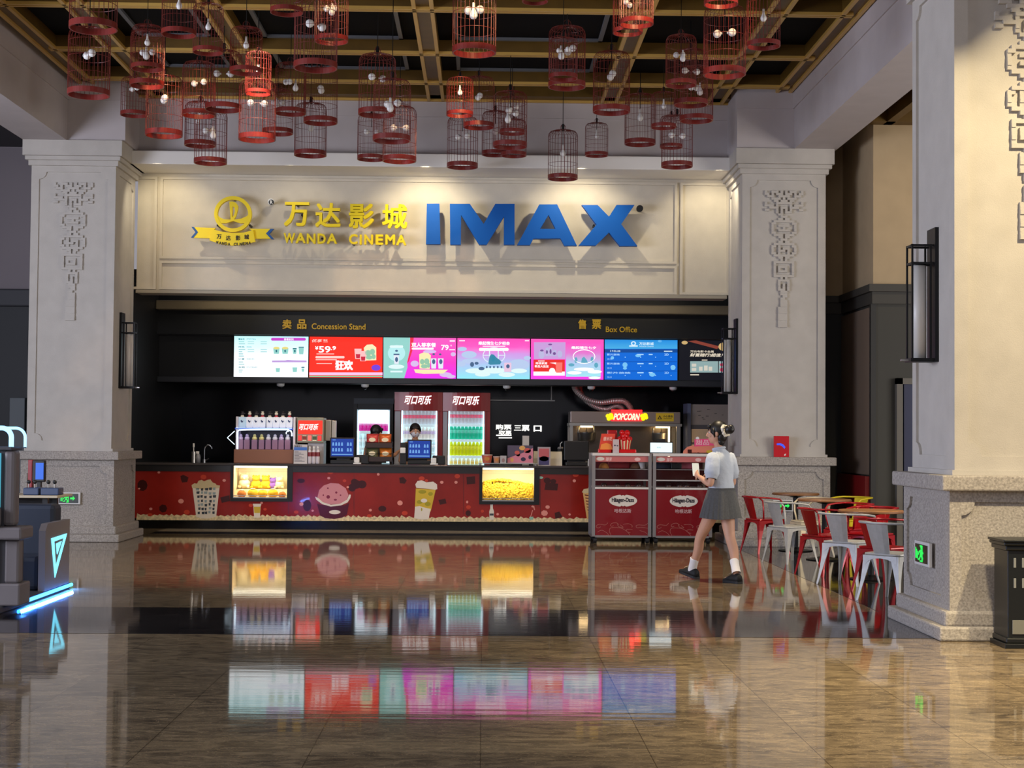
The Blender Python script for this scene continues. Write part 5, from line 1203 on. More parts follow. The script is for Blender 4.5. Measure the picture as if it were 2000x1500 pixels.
# ------------------------------------------------------------------ fridges behind the counter
DFR = 26.50
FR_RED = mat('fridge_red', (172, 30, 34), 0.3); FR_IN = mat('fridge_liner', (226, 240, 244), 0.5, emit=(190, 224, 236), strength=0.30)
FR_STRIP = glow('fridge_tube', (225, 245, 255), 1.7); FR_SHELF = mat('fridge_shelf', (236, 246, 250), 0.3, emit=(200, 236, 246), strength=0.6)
FR_GLASS = mat('fridge_glass', (20, 22, 24), 0.03, alpha=0.05)
def bottle_mesh(h, r, liquid, label, cap):
    m_ = MB(); m_.smooth = True
    m_.k = 0; m_.lathe([(r*0.9, 0), (r, h*0.03), (r, h*0.36)], (0, 0, 0), 12)
    m_.k = 1; m_.lathe([(r*1.01, h*0.36), (r*1.01, h*0.56)], (0, 0, 0), 12)
    m_.k = 0; m_.lathe([(r, h*0.56), (r*0.92, h*0.66), (r*0.45, h*0.84), (r*0.36, h*0.92)], (0, 0, 0), 12)
    m_.k = 2; m_.lathe([(r*0.44, h*0.92), (r*0.44, h)], (0, 0, 0), 10)
    return m_
BOT = {}
def bottle(kind, x, y, z, label, group):
    o = bpy.data.objects.get('drink_bottle_'+kind)
    specs = {'cola': (0.29, (206, 214, 222), (238, 120, 150), (206, 190, 200)), 'milk': (0.25, (232, 230, 226), (206, 190, 220), (226, 214, 120)), 'teal': (0.29, (40, 196, 160), (110, 220, 196), (60, 190, 170)),
             'lemon': (0.29, (214, 224, 20), (228, 232, 60), (220, 224, 60)), 'cream': (0.22, (236, 230, 190), (240, 214, 120), (150, 96, 60)), 'magenta': (0.27, (206, 40, 150), (236, 150, 206), (250, 230, 240)), 'clear': (0.25, (206, 226, 232), (236, 240, 244), (240, 244, 248))}
    if kind not in BOT:
        h, a, b, c = specs[kind]
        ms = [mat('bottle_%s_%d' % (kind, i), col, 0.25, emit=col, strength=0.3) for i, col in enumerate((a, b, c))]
        BOT[kind] = mesh_of(bottle_mesh(h, 0.033, None, None, None), 'drink_bottle', ms)
    o = bpy.data.objects.new('drink_bottle', BOT[kind]); COL.objects.link(o); o.location = (x, y, z); o.rotation_euler = (0, 0, random.uniform(0, 6))
    return props(o, label, 'bottle', group)
def fridge(l, r, top, label, rows_, which, header=True, dl=None, dr=None, dt=None):
    """rows_: (photo y of the shelf's upper face, kind, count, description)."""
    xl, xr = wx(l, DFR), wx(r, DFR); zt = at((l+r)/2, top, DFR).z
    t = thing('drinks_fridge', label, 'fridge', ((xl+xr)/2, DFR+0.35, 0))
    paint = FR_RED if header else BLACK
    d0, d1 = wx(dl, DFR), wx(dr, DFR); zd = at((l+r)/2, dt, DFR).z
    c = MB(); c.box(xl, d0-0.005, DFR+0.02, DFR+0.66, 0, zd+0.1).box(d1+0.005, xr, DFR+0.02, DFR+0.66, 0, zd+0.1).box(d0-0.005, d1+0.005, DFR+0.55, DFR+0.66, 0, zd+0.1).box(xl, xr, DFR+0.05, DFR+0.66, zd+0.03, zd+0.1).box(xl, xr, DFR+0.02, DFR+0.66, 0, 0.12)
    part('cabinet', c, paint, t)
    if header:
        hz = at((l+r)/2, top+36, DFR).z
        n = 10; prof = []
        for i in range(n+1):
            f = i/n; prof.append((xl+(xr-xl)*f, DFR-0.07*math.sin(PI*f)-0.02))
        q = MB(); rg = [[(px, py, z) for px, py in prof]+[(xr, DFR+0.6, z), (xl, DFR+0.6, z)] for z in (hz, zt)]
        q.loft(rg); hd_ = part('header', q, FR_RED, t)
        cm = (l+r)/2; tx = MB(); yy = wx(0, 1)*0
        text_mb(tx, '可口可乐', cm-27, top+6, cm+26, top+24, DFR-0.095, 0.004, 0.05, 0.35)
        part('logo', tx, glow('fridge_logo', (255, 250, 250), 1.1), hd_)
        part('handle_strip', MB().bbox(xl+0.005, d0-0.01, DFR-0.02, DFR+0.02, 0.12, hz-0.01, 0.01), mat('fridge_white_edge', (196, 196, 204), 0.4), t)
    else:
        part('header', MB().box(d0+0.02, d1-0.02, DFR+0.012, DFR+0.03, zd-0.24, zd-0.02), glow('fridge_header_glow', (232, 246, 255), 1.6), t)
    part('door_frame', MB().prism([(d0-0.03, 0.14), (d1+0.03, 0.14), (d1+0.03, zd+0.03), (d0-0.03, zd+0.03)], DFR, DFR+0.02, [[(d0, 0.2), (d1, 0.2), (d1, zd), (d0, zd)]]), FR_RED if header else BLACK, t)
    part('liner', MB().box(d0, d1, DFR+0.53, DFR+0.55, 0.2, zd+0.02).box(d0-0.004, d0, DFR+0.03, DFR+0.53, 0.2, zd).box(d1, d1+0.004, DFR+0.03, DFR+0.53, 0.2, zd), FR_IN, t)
    part('light_tube', MB().box(d0+0.01, d0+0.03, DFR+0.03, DFR+0.05, 0.25, zd-0.02).box(d1-0.03, d1-0.01, DFR+0.03, DFR+0.05, 0.25, zd-0.02).box(d0+0.03, d1-0.03, DFR+0.03, DFR+0.06, zd-0.03, zd-0.005), FR_STRIP, t)
    for y_, kind, n, desc in rows_:
        z = at((l+r)/2, y_, DFR+0.1).z
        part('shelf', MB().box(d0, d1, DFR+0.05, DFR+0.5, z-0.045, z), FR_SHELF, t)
        for i in range(n):
            x = d0+0.055+(d1-d0-0.11)*i/(n-1)
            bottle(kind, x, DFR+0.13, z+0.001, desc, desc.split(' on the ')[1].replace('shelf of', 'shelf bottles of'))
    part('glass_door', MB().box(d0, d1, DFR+0.004, DFR+0.01, 0.2, zd), FR_GLASS, t)
fridge(770, 864, 766, 'left red drinks fridge with a lit header behind the masked staff member', [(829, 'cola', 9, 'clear bottle with pink label on the top shelf of the left red fridge'), (858, 'milk', 9, 'pale bottle with yellow cap on the second shelf of the left red fridge'), (884, 'clear', 9, 'clear bottle on the third shelf of the left red fridge'), (913, 'clear', 8, 'clear bottle on the bottom shelf of the left red fridge')], 'a', True, 783, 854, 798)
fridge(864.5, 957, 767, 'right red drinks fridge full of teal and yellow bottles', [(828, 'cola', 9, 'clear bottle with pink label on the top shelf of the right red fridge'), (858, 'teal', 9, 'teal bottle on the second shelf of the right red fridge'), (890, 'lemon', 9, 'yellow bottle on the third shelf of the right red fridge'), (915, 'cream', 8, 'cream bottle with brown cap on the bottom shelf of the right red fridge')], 'b', True, 875, 946, 799)
fridge(690, 767, 786, 'black upright fridge with a white lit top behind the snack rack', [(842, 'magenta', 8, 'magenta bottle on the upper shelf of the black fridge'), (874, 'clear', 7, 'clear bottle on the middle shelf of the black fridge'), (902, 'clear', 7, 'clear bottle on the lower shelf of the black fridge')], 'c', False, 697, 761, 800)
struct('trim_90', MB().box(wx(690, 26.9), wx(768, 26.9), 26.95, 27.55, at(730, 797, 26.9).z, at(730, 778, 26.9).z), mat('grey_bulkhead', (70, 74, 82), 0.5))
# lit lettering on dark glass at the back
t = thing('illuminated_notice', 'white lit lettering on dark glass right of the red fridges', 'sign', (wx(1010, 27.5), 27.5, at(1010, 870, 27.5).z))
m_ = MB()
for s, l, t_, r, b in (('购票', 968, 829, 999, 839), ('取票', 974, 841, 999, 849), ('三票', 1004, 830, 1034, 842), ('口', 1042, 831, 1058, 843)): text_mb(m_, s, l, t_, r, b, 27.5, 0.01, 0.04)
for l, y, r, h in ((969, 849, 999, 2.6), (974, 854, 1000, 2.2)): m_.pxpoly([(l, y), (r, y), (r, y+h), (l, y+h)], 27.5, 0.01)
part('lettering', m_, glow('notice_white', (255, 252, 244), 1.3), t)
part('glass_panel', MB().pxbox(960, 775, 1078, 905, 27.51, 27.56), DARKGLOSS, t)
m_ = MB(); m_.pxbox(957, 781, 1084, 783, 27.44, 27.5).pxbox(1076, 752, 1078, 781, 27.44, 27.5); part('steel_rail', m_, STEEL, t)
# service hatch line and partition on the right
t = thing('partition_cabinet', 'pale brown cabinet with drawn panels behind the girl\'s head', 'cabinet', (wx(1390, 26), 26.2, 0))
part('carcass', MB().pxbox(1349, 790, 1430, 830, 26.0, 26.5).pxbox(1349, 838, 1383, 1030, 26.0, 26.5).pxbox(1383, 838, 1430, 1030, 26.2, 26.5), mat('pale_brown_panel', (150, 138, 130), 0.6), t)
part('side_post', MB().pxbox(1342, 788, 1349, 1030, 25.96, 26.5), mat('blue_grey_post', (88, 96, 124), 0.5), t)
part('shelf', MB().pxbox(1349, 830, 1430, 838, 25.98, 26.5), mat('dark_grey_shelf', (74, 72, 78), 0.5), t)
part('panel', MB().pxbox(1351, 838, 1383, 864, 25.97, 26.0), mat('cream_panel', (196, 170, 140), 0.6), t)
part('panel', MB().pxbox(1351, 868, 1360, 886, 25.97, 26.0), mat('bright_cream_panel', (232, 214, 176), 0.5), t)
m_ = MB()
rr2 = random.Random(8)
for q in range(9): u = 1360+rr2.uniform(0, 55); v = 797+rr2.uniform(0, 22); m_.pxpoly([(u, v), (u+rr2.uniform(3, 7), v), (u+rr2.uniform(3, 7), v+1.2), (u, v+1.2)], 25.999, 0.002)
part('drawing', m_, mat('drawn_line', (70, 62, 62), 0.6), t)

# ------------------------------------------------------------------ popcorn machine
DP = 25.70
t = thing('back_counter', 'low dark cabinet under the popcorn machine', 'cabinet', (wx(1222, DP), DP+0.4, 0))
part('carcass', MB().box(wx(1105, DP), wx(1336, DP), DP-0.02, DP+0.75, 0, 0.92), BLACK, t); part('worktop', MB().bbox(wx(1103, DP), wx(1338, DP), DP-0.04, DP+0.78, 0.92, 0.96, 0.006), STEEL, t)
t = thing('popcorn_machine', 'wide steel popcorn machine with a red glowing POPCORN sign', 'popcorn machine', (wx(1222, DP), DP+0.35, 0.961))
PB = lambda l, t_, r, b, y0, y1: MB().pxbox(l, t_, r, b, y0, y1)
zt_, zh = at(1222, 804, DP).z, at(1222, 827, DP).z
xl, xr = wx(1114, DP), wx(1329, DP)
part('header', MB().bbox(xl, xr, DP, DP+0.7, zh, zt_, 0.01), mat('warm_grey_steel', (150, 136, 130), 0.38, 0.7), t)
part('header_rim', MB().box(xl-0.02, xr+0.02, DP-0.03, DP+0.7, zh-0.045, zh), STEEL, t)
fr = MB()
for l, r in ((1113, 1119), (1321, 1329)): fr.box(wx(l, DP), wx(r, DP), DP, DP+0.05, 0.961, zh-0.045).box(wx(l, DP), wx(r, DP), DP+0.65, DP+0.7, 0.961, zh-0.045)
part('post', fr, STEEL, t)
part('base', MB().box(xl, xr, DP, DP+0.7, 0.961, 1.06), STEEL, t)
part('back_panel', MB().box(xl, xr, DP+0.66, DP+0.7, 1.06, zh-0.045), mat('dark_steel', (120, 108, 96), 0.3, 0.6), t)
part('inner_light', MB().box(wx(1136, DP), wx(1160, DP), DP+0.3, DP+0.36, zh-0.07, zh-0.046).box(wx(1285, DP), wx(1312, DP), DP+0.3, DP+0.36, zh-0.07, zh-0.046).box(wx(1306, DP), wx(1309, DP), DP+0.05, DP+0.08, 1.1, zh-0.05), glow('machine_lamp', (255, 214, 150), 14.0), t)
m_ = MB(); m_.smooth = True
for px in (1148, 1296):
    x = wx(px, DP); m_.lathe([(0.10, 0), (0.15, 0.05), (0.16, 0.16), (0.165, 0.17)], (x, DP+0.35, 1.38), 20); m_.tube([(x-0.14, DP+0.35, 1.5), (x-0.13, DP+0.35, zh-0.05)], 0.012, 8); m_.tube([(x+0.14, DP+0.35, 1.5), (x+0.13, DP+0.35, zh-0.05)], 0.012, 8)
part('kettle', m_, STEEL, t)
m_ = MB(); m_.lathe([(0.02, 0), (0.02, 0.02), (0.006, 0.03), (0.006, 0.12)], (wx(1148, DP), DP+0.35, 1.54), 10); m_.lathe([(0.02, 0), (0.02, 0.02), (0.006, 0.03), (0.006, 0.12)], (wx(1296, DP), DP+0.35, 1.54), 10); part('kettle_lid', m_, BLACKMETAL, t)
part('glass_front', MB().box(xl+0.05, xr-0.06, DP+0.006, DP+0.012, 1.06, zh-0.045), mat('case_glass', (18, 18, 18), 0.03, alpha=0.08), t)
m_ = MB(); text_mb(m_, 'POPCORN', 1198, 807.5, 1250, 820.5, DP-0.02, 0.012, 0.045, 0.3); part('neon_lettering', m_, glow('popcorn_neon', (255, 190, 160), 2.2), t)
m_ = MB(); text_mb(m_, 'POPCORN', 1197, 806.5, 1251, 821.5, DP-0.005, 0.008, 0.10, 0.3); m_.pxpoly(rrect(1192, 805.5, 1256, 822.5, 4), DP-0.001, 0.003); part('neon_backing', m_, glow('popcorn_red_glow', (255, 20, 24), 5.0), t)
m_ = MB()
for c in (1191, 1258):
    for dx, dy, r in ((-4, -1, 4.2), (2, -2, 5), (4, 2, 4), (-2, 4, 4.4), (0, 0, 5)): p = at(c+dx, 813.5+dy, DP-0.01); m_.ball((p.x, p.y-0.012, p.z), (r*DP/F, 0.02, r*DP/F), 10, 6)
part('popcorn_light', m_, glow('popcorn_yellow', (255, 240, 10), 1.1), t)
part('top_glow_tube', MB().tube([at(1194, 802, DP+0.02), at(1254, 802.5, DP+0.02)], 0.016, 8), glow('popcorn_red_glow', (255, 20, 24), 5.0), t)  # added red tube for the sign's glow and its floor reflection
l_ = bpy.data.lights.new('neon_spill', 'POINT'); l_.energy = 1.6; l_.color = (1, 0.06, 0.05); l_.shadow_soft_size = 0.15
lo = bpy.data.objects.new('neon_spill', l_); COL.objects.link(lo); p = at(1224, 797, DP-0.12); lo.location = p
t2 = thing('warning_sticker', 'yellow caution sticker on the popcorn machine\'s steel header', 'sticker', tuple(at(1298, 823, DP-0.002)))
part('sticker', MB().pxbox(1281, 807, 1316, 823, DP-0.004, DP-0.001), mat('sticker_yellow', (226, 190, 30), 0.5), t2)
m_ = MB(); text_mb(m_, '小心烫伤', 1295, 811, 1314, 815.5, DP-0.004, 0.002, 0.03); m_.pxpoly([(1284, 819), (1288.5, 811), (1293, 819)], DP-0.004, 0.002, [[(1286.5, 817.8), (1288.5, 814), (1290.5, 817.8)]]); m_.pxpoly([(1296, 817.2), (1312, 817.4), (1312, 818.4), (1296, 818.2)], DP-0.004, 0.002); part('sticker_text', m_, mat('sticker_ink', (60, 48, 10), 0.6), t2)
# flexible ducts up to the bulkhead
def duct(pts, r, label):
    # smooth the path (Catmull-Rom) and corrugate it
    P = [Vector(p) for p in pts]; out = []; n = 14
    for i in range(len(P)-1):
        a, b, c, d = P[max(0, i-1)], P[i], P[i+1], P[min(len(P)-1, i+2)]
        for j in range(n):
            u = j/n; out.append(0.5*((2*b)+(-a+c)*u+(2*a-5*b+4*c-d)*u*u+(-a+3*b-3*c+d)*u**3))
    out.append(P[-1]); m_ = MB(); m_.tube(out, [r*(1.0 if i % 2 else 0.88) for i in range(len(out))], 14)
    solo('flexible_duct', m_, mat('foil_duct', (190, 176, 170), 0.45, 0.6), label, 'duct', 'foil ducts above the popcorn machine')
A = lambda px, py, D: tuple(at(px, py, D))
duct([A(1121, 748, 26.1), A(1125, 762, 26.1), A(1145, 779, 26.08), A(1172, 786, 26.05), A(1200, 783, 26.05), A(1219, 784, 26.05), A(1230, 794, 26.05), A(1233, 803, 26.05)], 0.052, 'silver foil duct arching over to the right end of the popcorn sign')
duct([A(1131, 748, 26.25), A(1135, 766, 26.25), A(1146, 783, 26.22), A(1165, 795, 26.2), A(1185, 799, 26.2), A(1203, 793, 26.2), A(1214, 796, 26.2), A(1216, 803, 26.2)], 0.048, 'lower silver foil duct hanging behind the first one')

# ------------------------------------------------------------------ ice cream carts
DA = 21.36                       # front plane of the carts
CARTRED = mat('cart_burgundy', (132, 14, 26), 0.14, coat=0.4); LGREY = mat('cart_frame_grey', (150, 146, 146), 0.4, 0.5)
CARTGLASS = mat('cart_glass', (16, 16, 18), 0.03, alpha=0.10)
SWIRL = mat('swirl_print', (186, 120, 110), 0.3)
def cart(l, r, label, tub_px, items):
    t = thing('ice_cream_cart', label, 'ice cream cart', (wx((l+r)/2, DA), DA+0.35, 0), 'ice cream display carts')
    o = 0 if l < 1200 else 118.6
    dy = 0.0085*o
    K = lambda u: 1150+u*0.14+o                      # crop px of the left cart
    V = lambda v: 860+v*0.14+dy
    xl, xr = wx(l, DA), wx(r, DA); z = lambda py: at((l+r)/2, py+dy, DA).z
    ztop, zb_ = z(885.5), z(1050)
    f = MB()
    for a in (xl, xr-0.045): f.box(a, a+0.045, DA, DA+0.045, zb_, ztop).box(a, a+0.045, DA+0.66, DA+0.705, zb_, ztop)
    f.box(xl, xr, DA, DA+0.7, zb_, zb_+0.012).box(xl, xr, DA+0.01, DA+0.03, zb_+0.012, zb_+0.03)
    part('frame', f, LGREY, t)
    part('top_rail', MB().bbox(xl, xr-0.03, DA-0.012, DA+0.30, z(890.5), ztop+0.005, 0.006), mat('cart_white', (224, 218, 210), 0.4), t)
    cab = part('red_cabinet', MB().box(xl+0.045, xr-0.045, DA+0.012, DA+0.69, zb_+0.03, z(955)), CARTRED, t)
    part('counter_rail', MB().bbox(xl+0.04, xr-0.04, DA-0.004, DA+0.69, z(955.5), z(951.5), 0.004), mat('cart_white', (224, 218, 210), 0.4), t)
    sg = MB().box(xl+0.045, xr-0.045, DA+0.03, DA+0.05, z(902), z(891)); part('sign_band', sg, mat('cart_pink_band', (206, 116, 112), 0.3), t)
    s_ = MB(); s_.pxpoly(ellipse(K(160), V(258), 8, 3.6, 18), DA+0.03, 0.004); part('small_oval', s_, IVORY, t)
    s_ = MB(); text_mb(s_, '臻享', K(235), V(235), K(325), V(290), DA+0.03, 0.003, 0.03, 0.2); s_.pxpoly(ellipse(K(680), V(265), 6, 3.6, 12), DA+0.03, 0.003); part('band_lettering', s_, mat('band_pink_white', (240, 196, 190), 0.4), t)
    part('inner_back', MB().box(xl+0.05, xr-0.05, DA+0.60, DA+0.62, z(951), z(902)), mat('cart_inner_red', (92, 14, 22), 0.3), t)
    part('glass_shelf', MB().box(xl+0.045, xr-0.045, DA+0.02, DA+0.60, z(917.2), z(916)), mat('pale_edge_glass', (206, 200, 196), 0.1, alpha=0.8), t)
    part('mid_panel', MB().box(xl+0.048, xr-0.048, DA+0.035, DA+0.045, z(936), z(918)), mat('smoked_panel', (64, 22, 22), 0.08), t)
    part('glass_front', MB().box(xl+0.045, xr-0.045, DA+0.004, DA+0.009, z(951.5), z(902)), CARTGLASS, t)
    part('glass_lip', MB().box(xl+0.045, xr-0.045, DA, DA+0.012, z(939), z(936.5)), mat('pale_edge_glass', (206, 200, 196), 0.1, alpha=0.8), t)
    logo = [(K(478+u), V(842+v)) for u, v in ([(-196, 0)]+[(-196*math.cos(a), -84*math.sin(a)) for a in [0.25, 0.5, 0.75, 1.0, 1.2, 1.36]]+[(-24, -70), (0, -78), (24, -70)]+[(196*math.cos(a), -84*math.sin(a)) for a in [1.36, 1.2, 1.0, 0.75, 0.5, 0.25]]+[(196, 0)]+[(196*math.cos(a), 84*math.sin(a)) for a in [0.25, 0.5, 0.75, 1.0, 1.2, 1.36]]+[(24, 70), (0, 78), (-24, 70)]+[(-196*math.cos(a), 84*math.sin(a)) for a in [1.36, 1.2, 1.0, 0.75, 0.5, 0.25]])]
    part('logo_oval', MB().pxpoly(logo, DA+0.0115, 0.004), IVORY, cab)
    s_ = MB(); text_mb(s_, 'Häagen-Dazs', K(320), V(800), K(630), V(880), DA+0.0075, 0.002, 0.05); part('logo_lettering', s_, mat('logo_navy', (30, 22, 40), 0.5), cab)
    s_ = MB(); text_mb(s_, '哈根达斯', K(358), V(955), K(592), V(1012), DA+0.0115, 0.002, 0.02); part('logo_characters', s_, mat('logo_rose', (206, 170, 170), 0.5), cab)
    s_ = MB()
    for pts in ([(105,1190),(150,1170),(230,1180),(265,1150)], [(105,1190),(110,1215),(140,1222),(165,1205)], [(300,1190),(320,1160),(380,1150),(420,1175)], [(300,1190),(320,1200),(345,1190)], [(400,1170),(420,1205),(480,1215),(440,1180)],
                [(480,1170),(560,1165),(605,1190),(600,1215)], [(520,1255),(540,1240),(610,1245)], [(520,1255),(540,1280),(580,1290)], [(350,1215),(450,1225),(530,1270),(580,1330)], [(350,1215),(300,1225),(288,1270),(310,1320)],
                [(120,1280),(180,1255),(250,1290),(280,1330)], [(660,1190),(700,1180),(780,1185),(825,1155)], [(660,1190),(670,1220),(740,1215),(840,1230)], [(710,1260),(780,1280),(830,1320)], [(200,1340),(250,1325),(320,1340)]):
        pts3 = [at(K(u), V(v), DA+0.0105) for u, v in pts]; P = [pts3[0]]+pts3+[pts3[-1]]; o_ = []
        for i in range(len(pts3)-1):
            a, b, c, d = P[i], P[i+1], P[i+2], P[i+3]
            for j in range(6): u = j/6; o_.append(0.5*((2*b)+(-a+c)*u+(2*a-5*b+4*c-d)*u*u+(-a+3*b-3*c+d)*u**3))
        o_.append(pts3[-1]); s_.tube(o_, 0.0030, 4)
    part('swirl_print', s_, SWIRL, cab)
    for a in (xl+0.05, xr-0.05):
        for y in (DA+0.06, DA+0.62):
            c = MB(); c.box(a-0.03, a+0.03, y-0.02, y+0.02, 0.092, zb_).box(a-0.03, a-0.024, y-0.02, y+0.02, 0.04, 0.093).box(a+0.024, a+0.03, y-0.02, y+0.02, 0.04, 0.093)
            cs = part_one('caster', c, mat('caster_black', (18, 18, 20), 0.5), t)
            c = MB(); c.smooth = False; c.loft([[(a+sx, y+0.045*math.cos(k*PI/8), 0.046+0.045*math.sin(k*PI/8)) for k in range(16)] for sx in (-0.022, 0.022)]); part_one('wheel', c, mat('wheel_rubber', (26, 26, 28), 0.6), cs)
    zr = z(951.5)
    for i, u in enumerate(tub_px):
        x = at(K(u), 950, DA+0.10).x; k_ = WORDS[i]+(' from the left' if i else '')
        q = thing('ice_cream_tub', '%s dark lidded ice cream tub on the %s cart\'s rail' % (k_, 'left' if o == 0 else 'right'), 'tub', (x, DA+0.10, zr+0.001), 'ice cream tubs in the carts')
        b = MB(); b.smooth = True; b.lathe([(0.042, 0), (0.044, 0.02), (0.040, 0.035), (0.028, 0.052), (0.001, 0.058)], (x, DA+0.10, zr+0.001), 14); part('lid', b, mat('dark_chocolate_lid', (50, 26, 24), 0.35), q)
        part('label', MB().lathe([(0.0445, 0.008), (0.0445, 0.016)], (x, DA+0.10, zr+0.001), 14), mat('lid_label', (150, 110, 96), 0.4), q)
    zs = z(915.8)
    for (nm, cat, lab, u, m, shape) in items:
        x = at(K(u), 915, DA+0.18).x; y = DA+0.18
        q = MB()
        if shape == 'dome': q.smooth = True; q.lathe([(0.07, 0), (0.072, 0.02), (0.05, 0.06), (0.02, 0.078), (0.001, 0.08)], (x, y, zs+0.002), 16)
        elif shape == 'cup': q.lathe([(0.04, 0), (0.05, 0.09)], (x, y, zs+0.002), 16)
        elif shape == 'box': q.bbox(x-0.075, x+0.075, y, y+0.1, zs+0.002, zs+0.082, 0.008)
        elif shape == 'wide': q.bbox(x-0.15, x+0.15, y+0.1, y+0.2, zs+0.002, zs+0.085, 0.01)
        solo(nm, q, m, lab, cat)
    return t
cart(1157, 1273, 'left ice cream cart, burgundy with a white oval logo', (212, 400, 542, 695), [
    ('cookie_dome', 'cake', 'golden domed cake on the left cart\'s glass shelf', 210, mat('golden_cake', (176, 116, 52), 0.7, noise=0.2, nscale=40), 'dome'),
    ('red_box', 'box', 'red box in the middle of the left cart\'s glass shelf', 430, mat('box_red', (150, 24, 34), 0.4), 'wide'),
    ('brown_cookie', 'cake', 'brown domed cake at the right of the left cart\'s glass shelf', 650, mat('brown_cake', (104, 66, 40), 0.7), 'dome'),
    ('paper_cup', 'cup', 'white paper cup on the left cart\'s glass shelf', 740, WHITE, 'cup')])
cart(1275.6, 1391.6, 'right ice cream cart, burgundy, partly hidden by the girl\'s skirt', (265, 415, 520, 700), [
    ('blue_box', 'box', 'navy box at the left of the right cart\'s glass shelf', 190, mat('box_navy', (26, 34, 60), 0.4), 'wide'),
    ('black_box', 'box', 'black box in the middle of the right cart\'s glass shelf', 375, mat('box_black', (24, 22, 26), 0.3), 'box'),
    ('pink_box', 'box', 'pink box at the right of the right cart\'s glass shelf', 560, mat('box_pink', (206, 100, 120), 0.4), 'wide')])
# on top of the carts
DT = DA+0.10; ztl = at(1215, 885.5, DA).z+0.006; ztr = at(1330, 886.5, DA).z+0.006
def Tz(px, py): return at(px, py, DT).z
REDG = mat('glossy_red', (216, 20, 24), 0.15); 
t = thing('popcorn_tub_model', 'glossy red model of a striped popcorn bucket on the left cart', 'display model', (wx(1216, DT), DT, ztl))
xm = wx(1220, DT); r0 = 0.085
part('base', MB().bbox(wx(1196, DT), wx(1242, DT), DT-0.08, DT+0.1, ztl, ztl+0.05, 0.012), REDG, t)
n = 24; st = MB()
for i in range(n):
    st.k = i % 2; a0, a1 = 2*PI*i/n, 2*PI*(i+1)/n
    z0, z1 = ztl+0.05, Tz(1220, 859); rr = (0.075, 0.098)
    st.add([(xm+rr[0]*math.cos(a0), DT+rr[0]*math.sin(a0), z0), (xm+rr[0]*math.cos(a1), DT+rr[0]*math.sin(a1), z0), (xm+rr[1]*math.cos(a1), DT+rr[1]*math.sin(a1), z1), (xm+rr[1]*math.cos(a0), DT+rr[1]*math.sin(a0), z1)], [(0, 1, 2, 3)])
part('striped_bucket', st, [REDG, mat('stripe_cream', (232, 206, 160), 0.4)], t)
m_ = MB(); m_.smooth = True; zt3 = Tz(1220, 859)
for i in range(7): a = 2*PI*i/7; m_.ball((xm+0.075*math.cos(a), DT+0.075*math.sin(a), zt3+0.012), 0.036, 10, 8)
m_.ball((xm, DT, zt3+0.05), 0.065, 12, 8); m_.ball((xm+0.03, DT-0.03, zt3+0.095), 0.045, 12, 8); m_.ball((xm-0.035, DT, zt3+0.10), 0.04, 12, 8)
part('red_popcorn_top', m_, REDG, t)
t = thing('popcorn_box', 'orange red popcorn carton leaning beside the bucket model', 'box', (wx(1185, DT), DT, ztl))
x0, x1 = wx(1170, DT), wx(1200, DT)
part('stand', MB().bbox(wx(1168, DT), wx(1194, DT), DT-0.06, DT+0.08, ztl, ztl+0.05, 0.01), REDG, t)
z0, z1 = ztl+0.05, Tz(1185, 847)
b = MB(); b.loft([[(x0+dx, DT-0.05, z0), (x1-0.02+dx*0, DT-0.05, z0), (x1-0.02, DT+0.05, z0), (x0+dx, DT+0.05, z0)] for dx in (0,)]+[[(x0+0.035, DT-0.03, z1), (x1+0.01, DT-0.03, z1), (x1+0.01, DT+0.05, z1), (x0+0.035, DT+0.05, z1)]])
part('carton', b, mat('carton_orange', (232, 66, 40), 0.4), t)
m_ = MB(); m_.pxpoly([(1172, 878), (1174, 868), (1184, 865), (1193, 868), (1197, 878)], DT-0.055, 0.003); part('picture', m_, mat('carton_amber', (250, 150, 66), 0.4), t)
m_ = MB(); text_mb(m_, '爆米花', 1178, 853, 1196, 861, DT-0.056, 0.003, 0.03, 0.2); part('carton_lettering', m_, mat('carton_pink', (255, 196, 176), 0.4), t)
x = wx(1196, DT); solo('red_lid_box', MB().bbox(wx(1186, DT+0.14), wx(1205, DT+0.14), DT+0.12, DT+0.20, ztl, Tz(1195, 840), 0.01), mat('deep_red_gloss', (190, 22, 26), 0.2), 'tall red carton behind the orange popcorn carton', 'box')
DT2 = DT-0.10
t = thing('table_sign', 'small white price card before the popcorn bucket model', 'sign', (wx(1202, DT2), DT2, ztl))
part('card', MB().box(wx(1197, DT2), wx(1209, DT2), DT2, DT2+0.006, ztl+0.004, at(1203, 858, DT2).z), mat('price_card', (206, 190, 190), 0.5), t); part('foot', MB().box(wx(1197, DT2), wx(1209, DT2), DT2-0.02, DT2+0.03, ztl, ztl+0.004), WHITE, t)
m_ = MB(); m_.pxpoly(ellipse(1201, 870, 2, 1.6, 10), DT2, 0.002).pxpoly(ellipse(1206, 870.5, 1.8, 1.4, 10), DT2, 0.002); part('card_mark', m_, mat('grey_ink', (84, 84, 96), 0.6), t)
t = thing('tablet', 'white glowing tablet on the right ice cream cart', 'tablet', (wx(1291, DT), DT, ztr))
xl, xr = wx(1269, DT), wx(1314, DT); zt4 = at(1291, 863, DT).z
part('case', MB().bbox(xl, xr, DT-0.004, DT+0.012, ztr+0.0, zt4, 0.004), BLACK, t); part('screen', MB().box(xl+0.008, xr-0.008, DT-0.007, DT-0.003, ztr+0.012, zt4-0.012), glow('tablet_white', (232, 250, 255), 1.15), t)
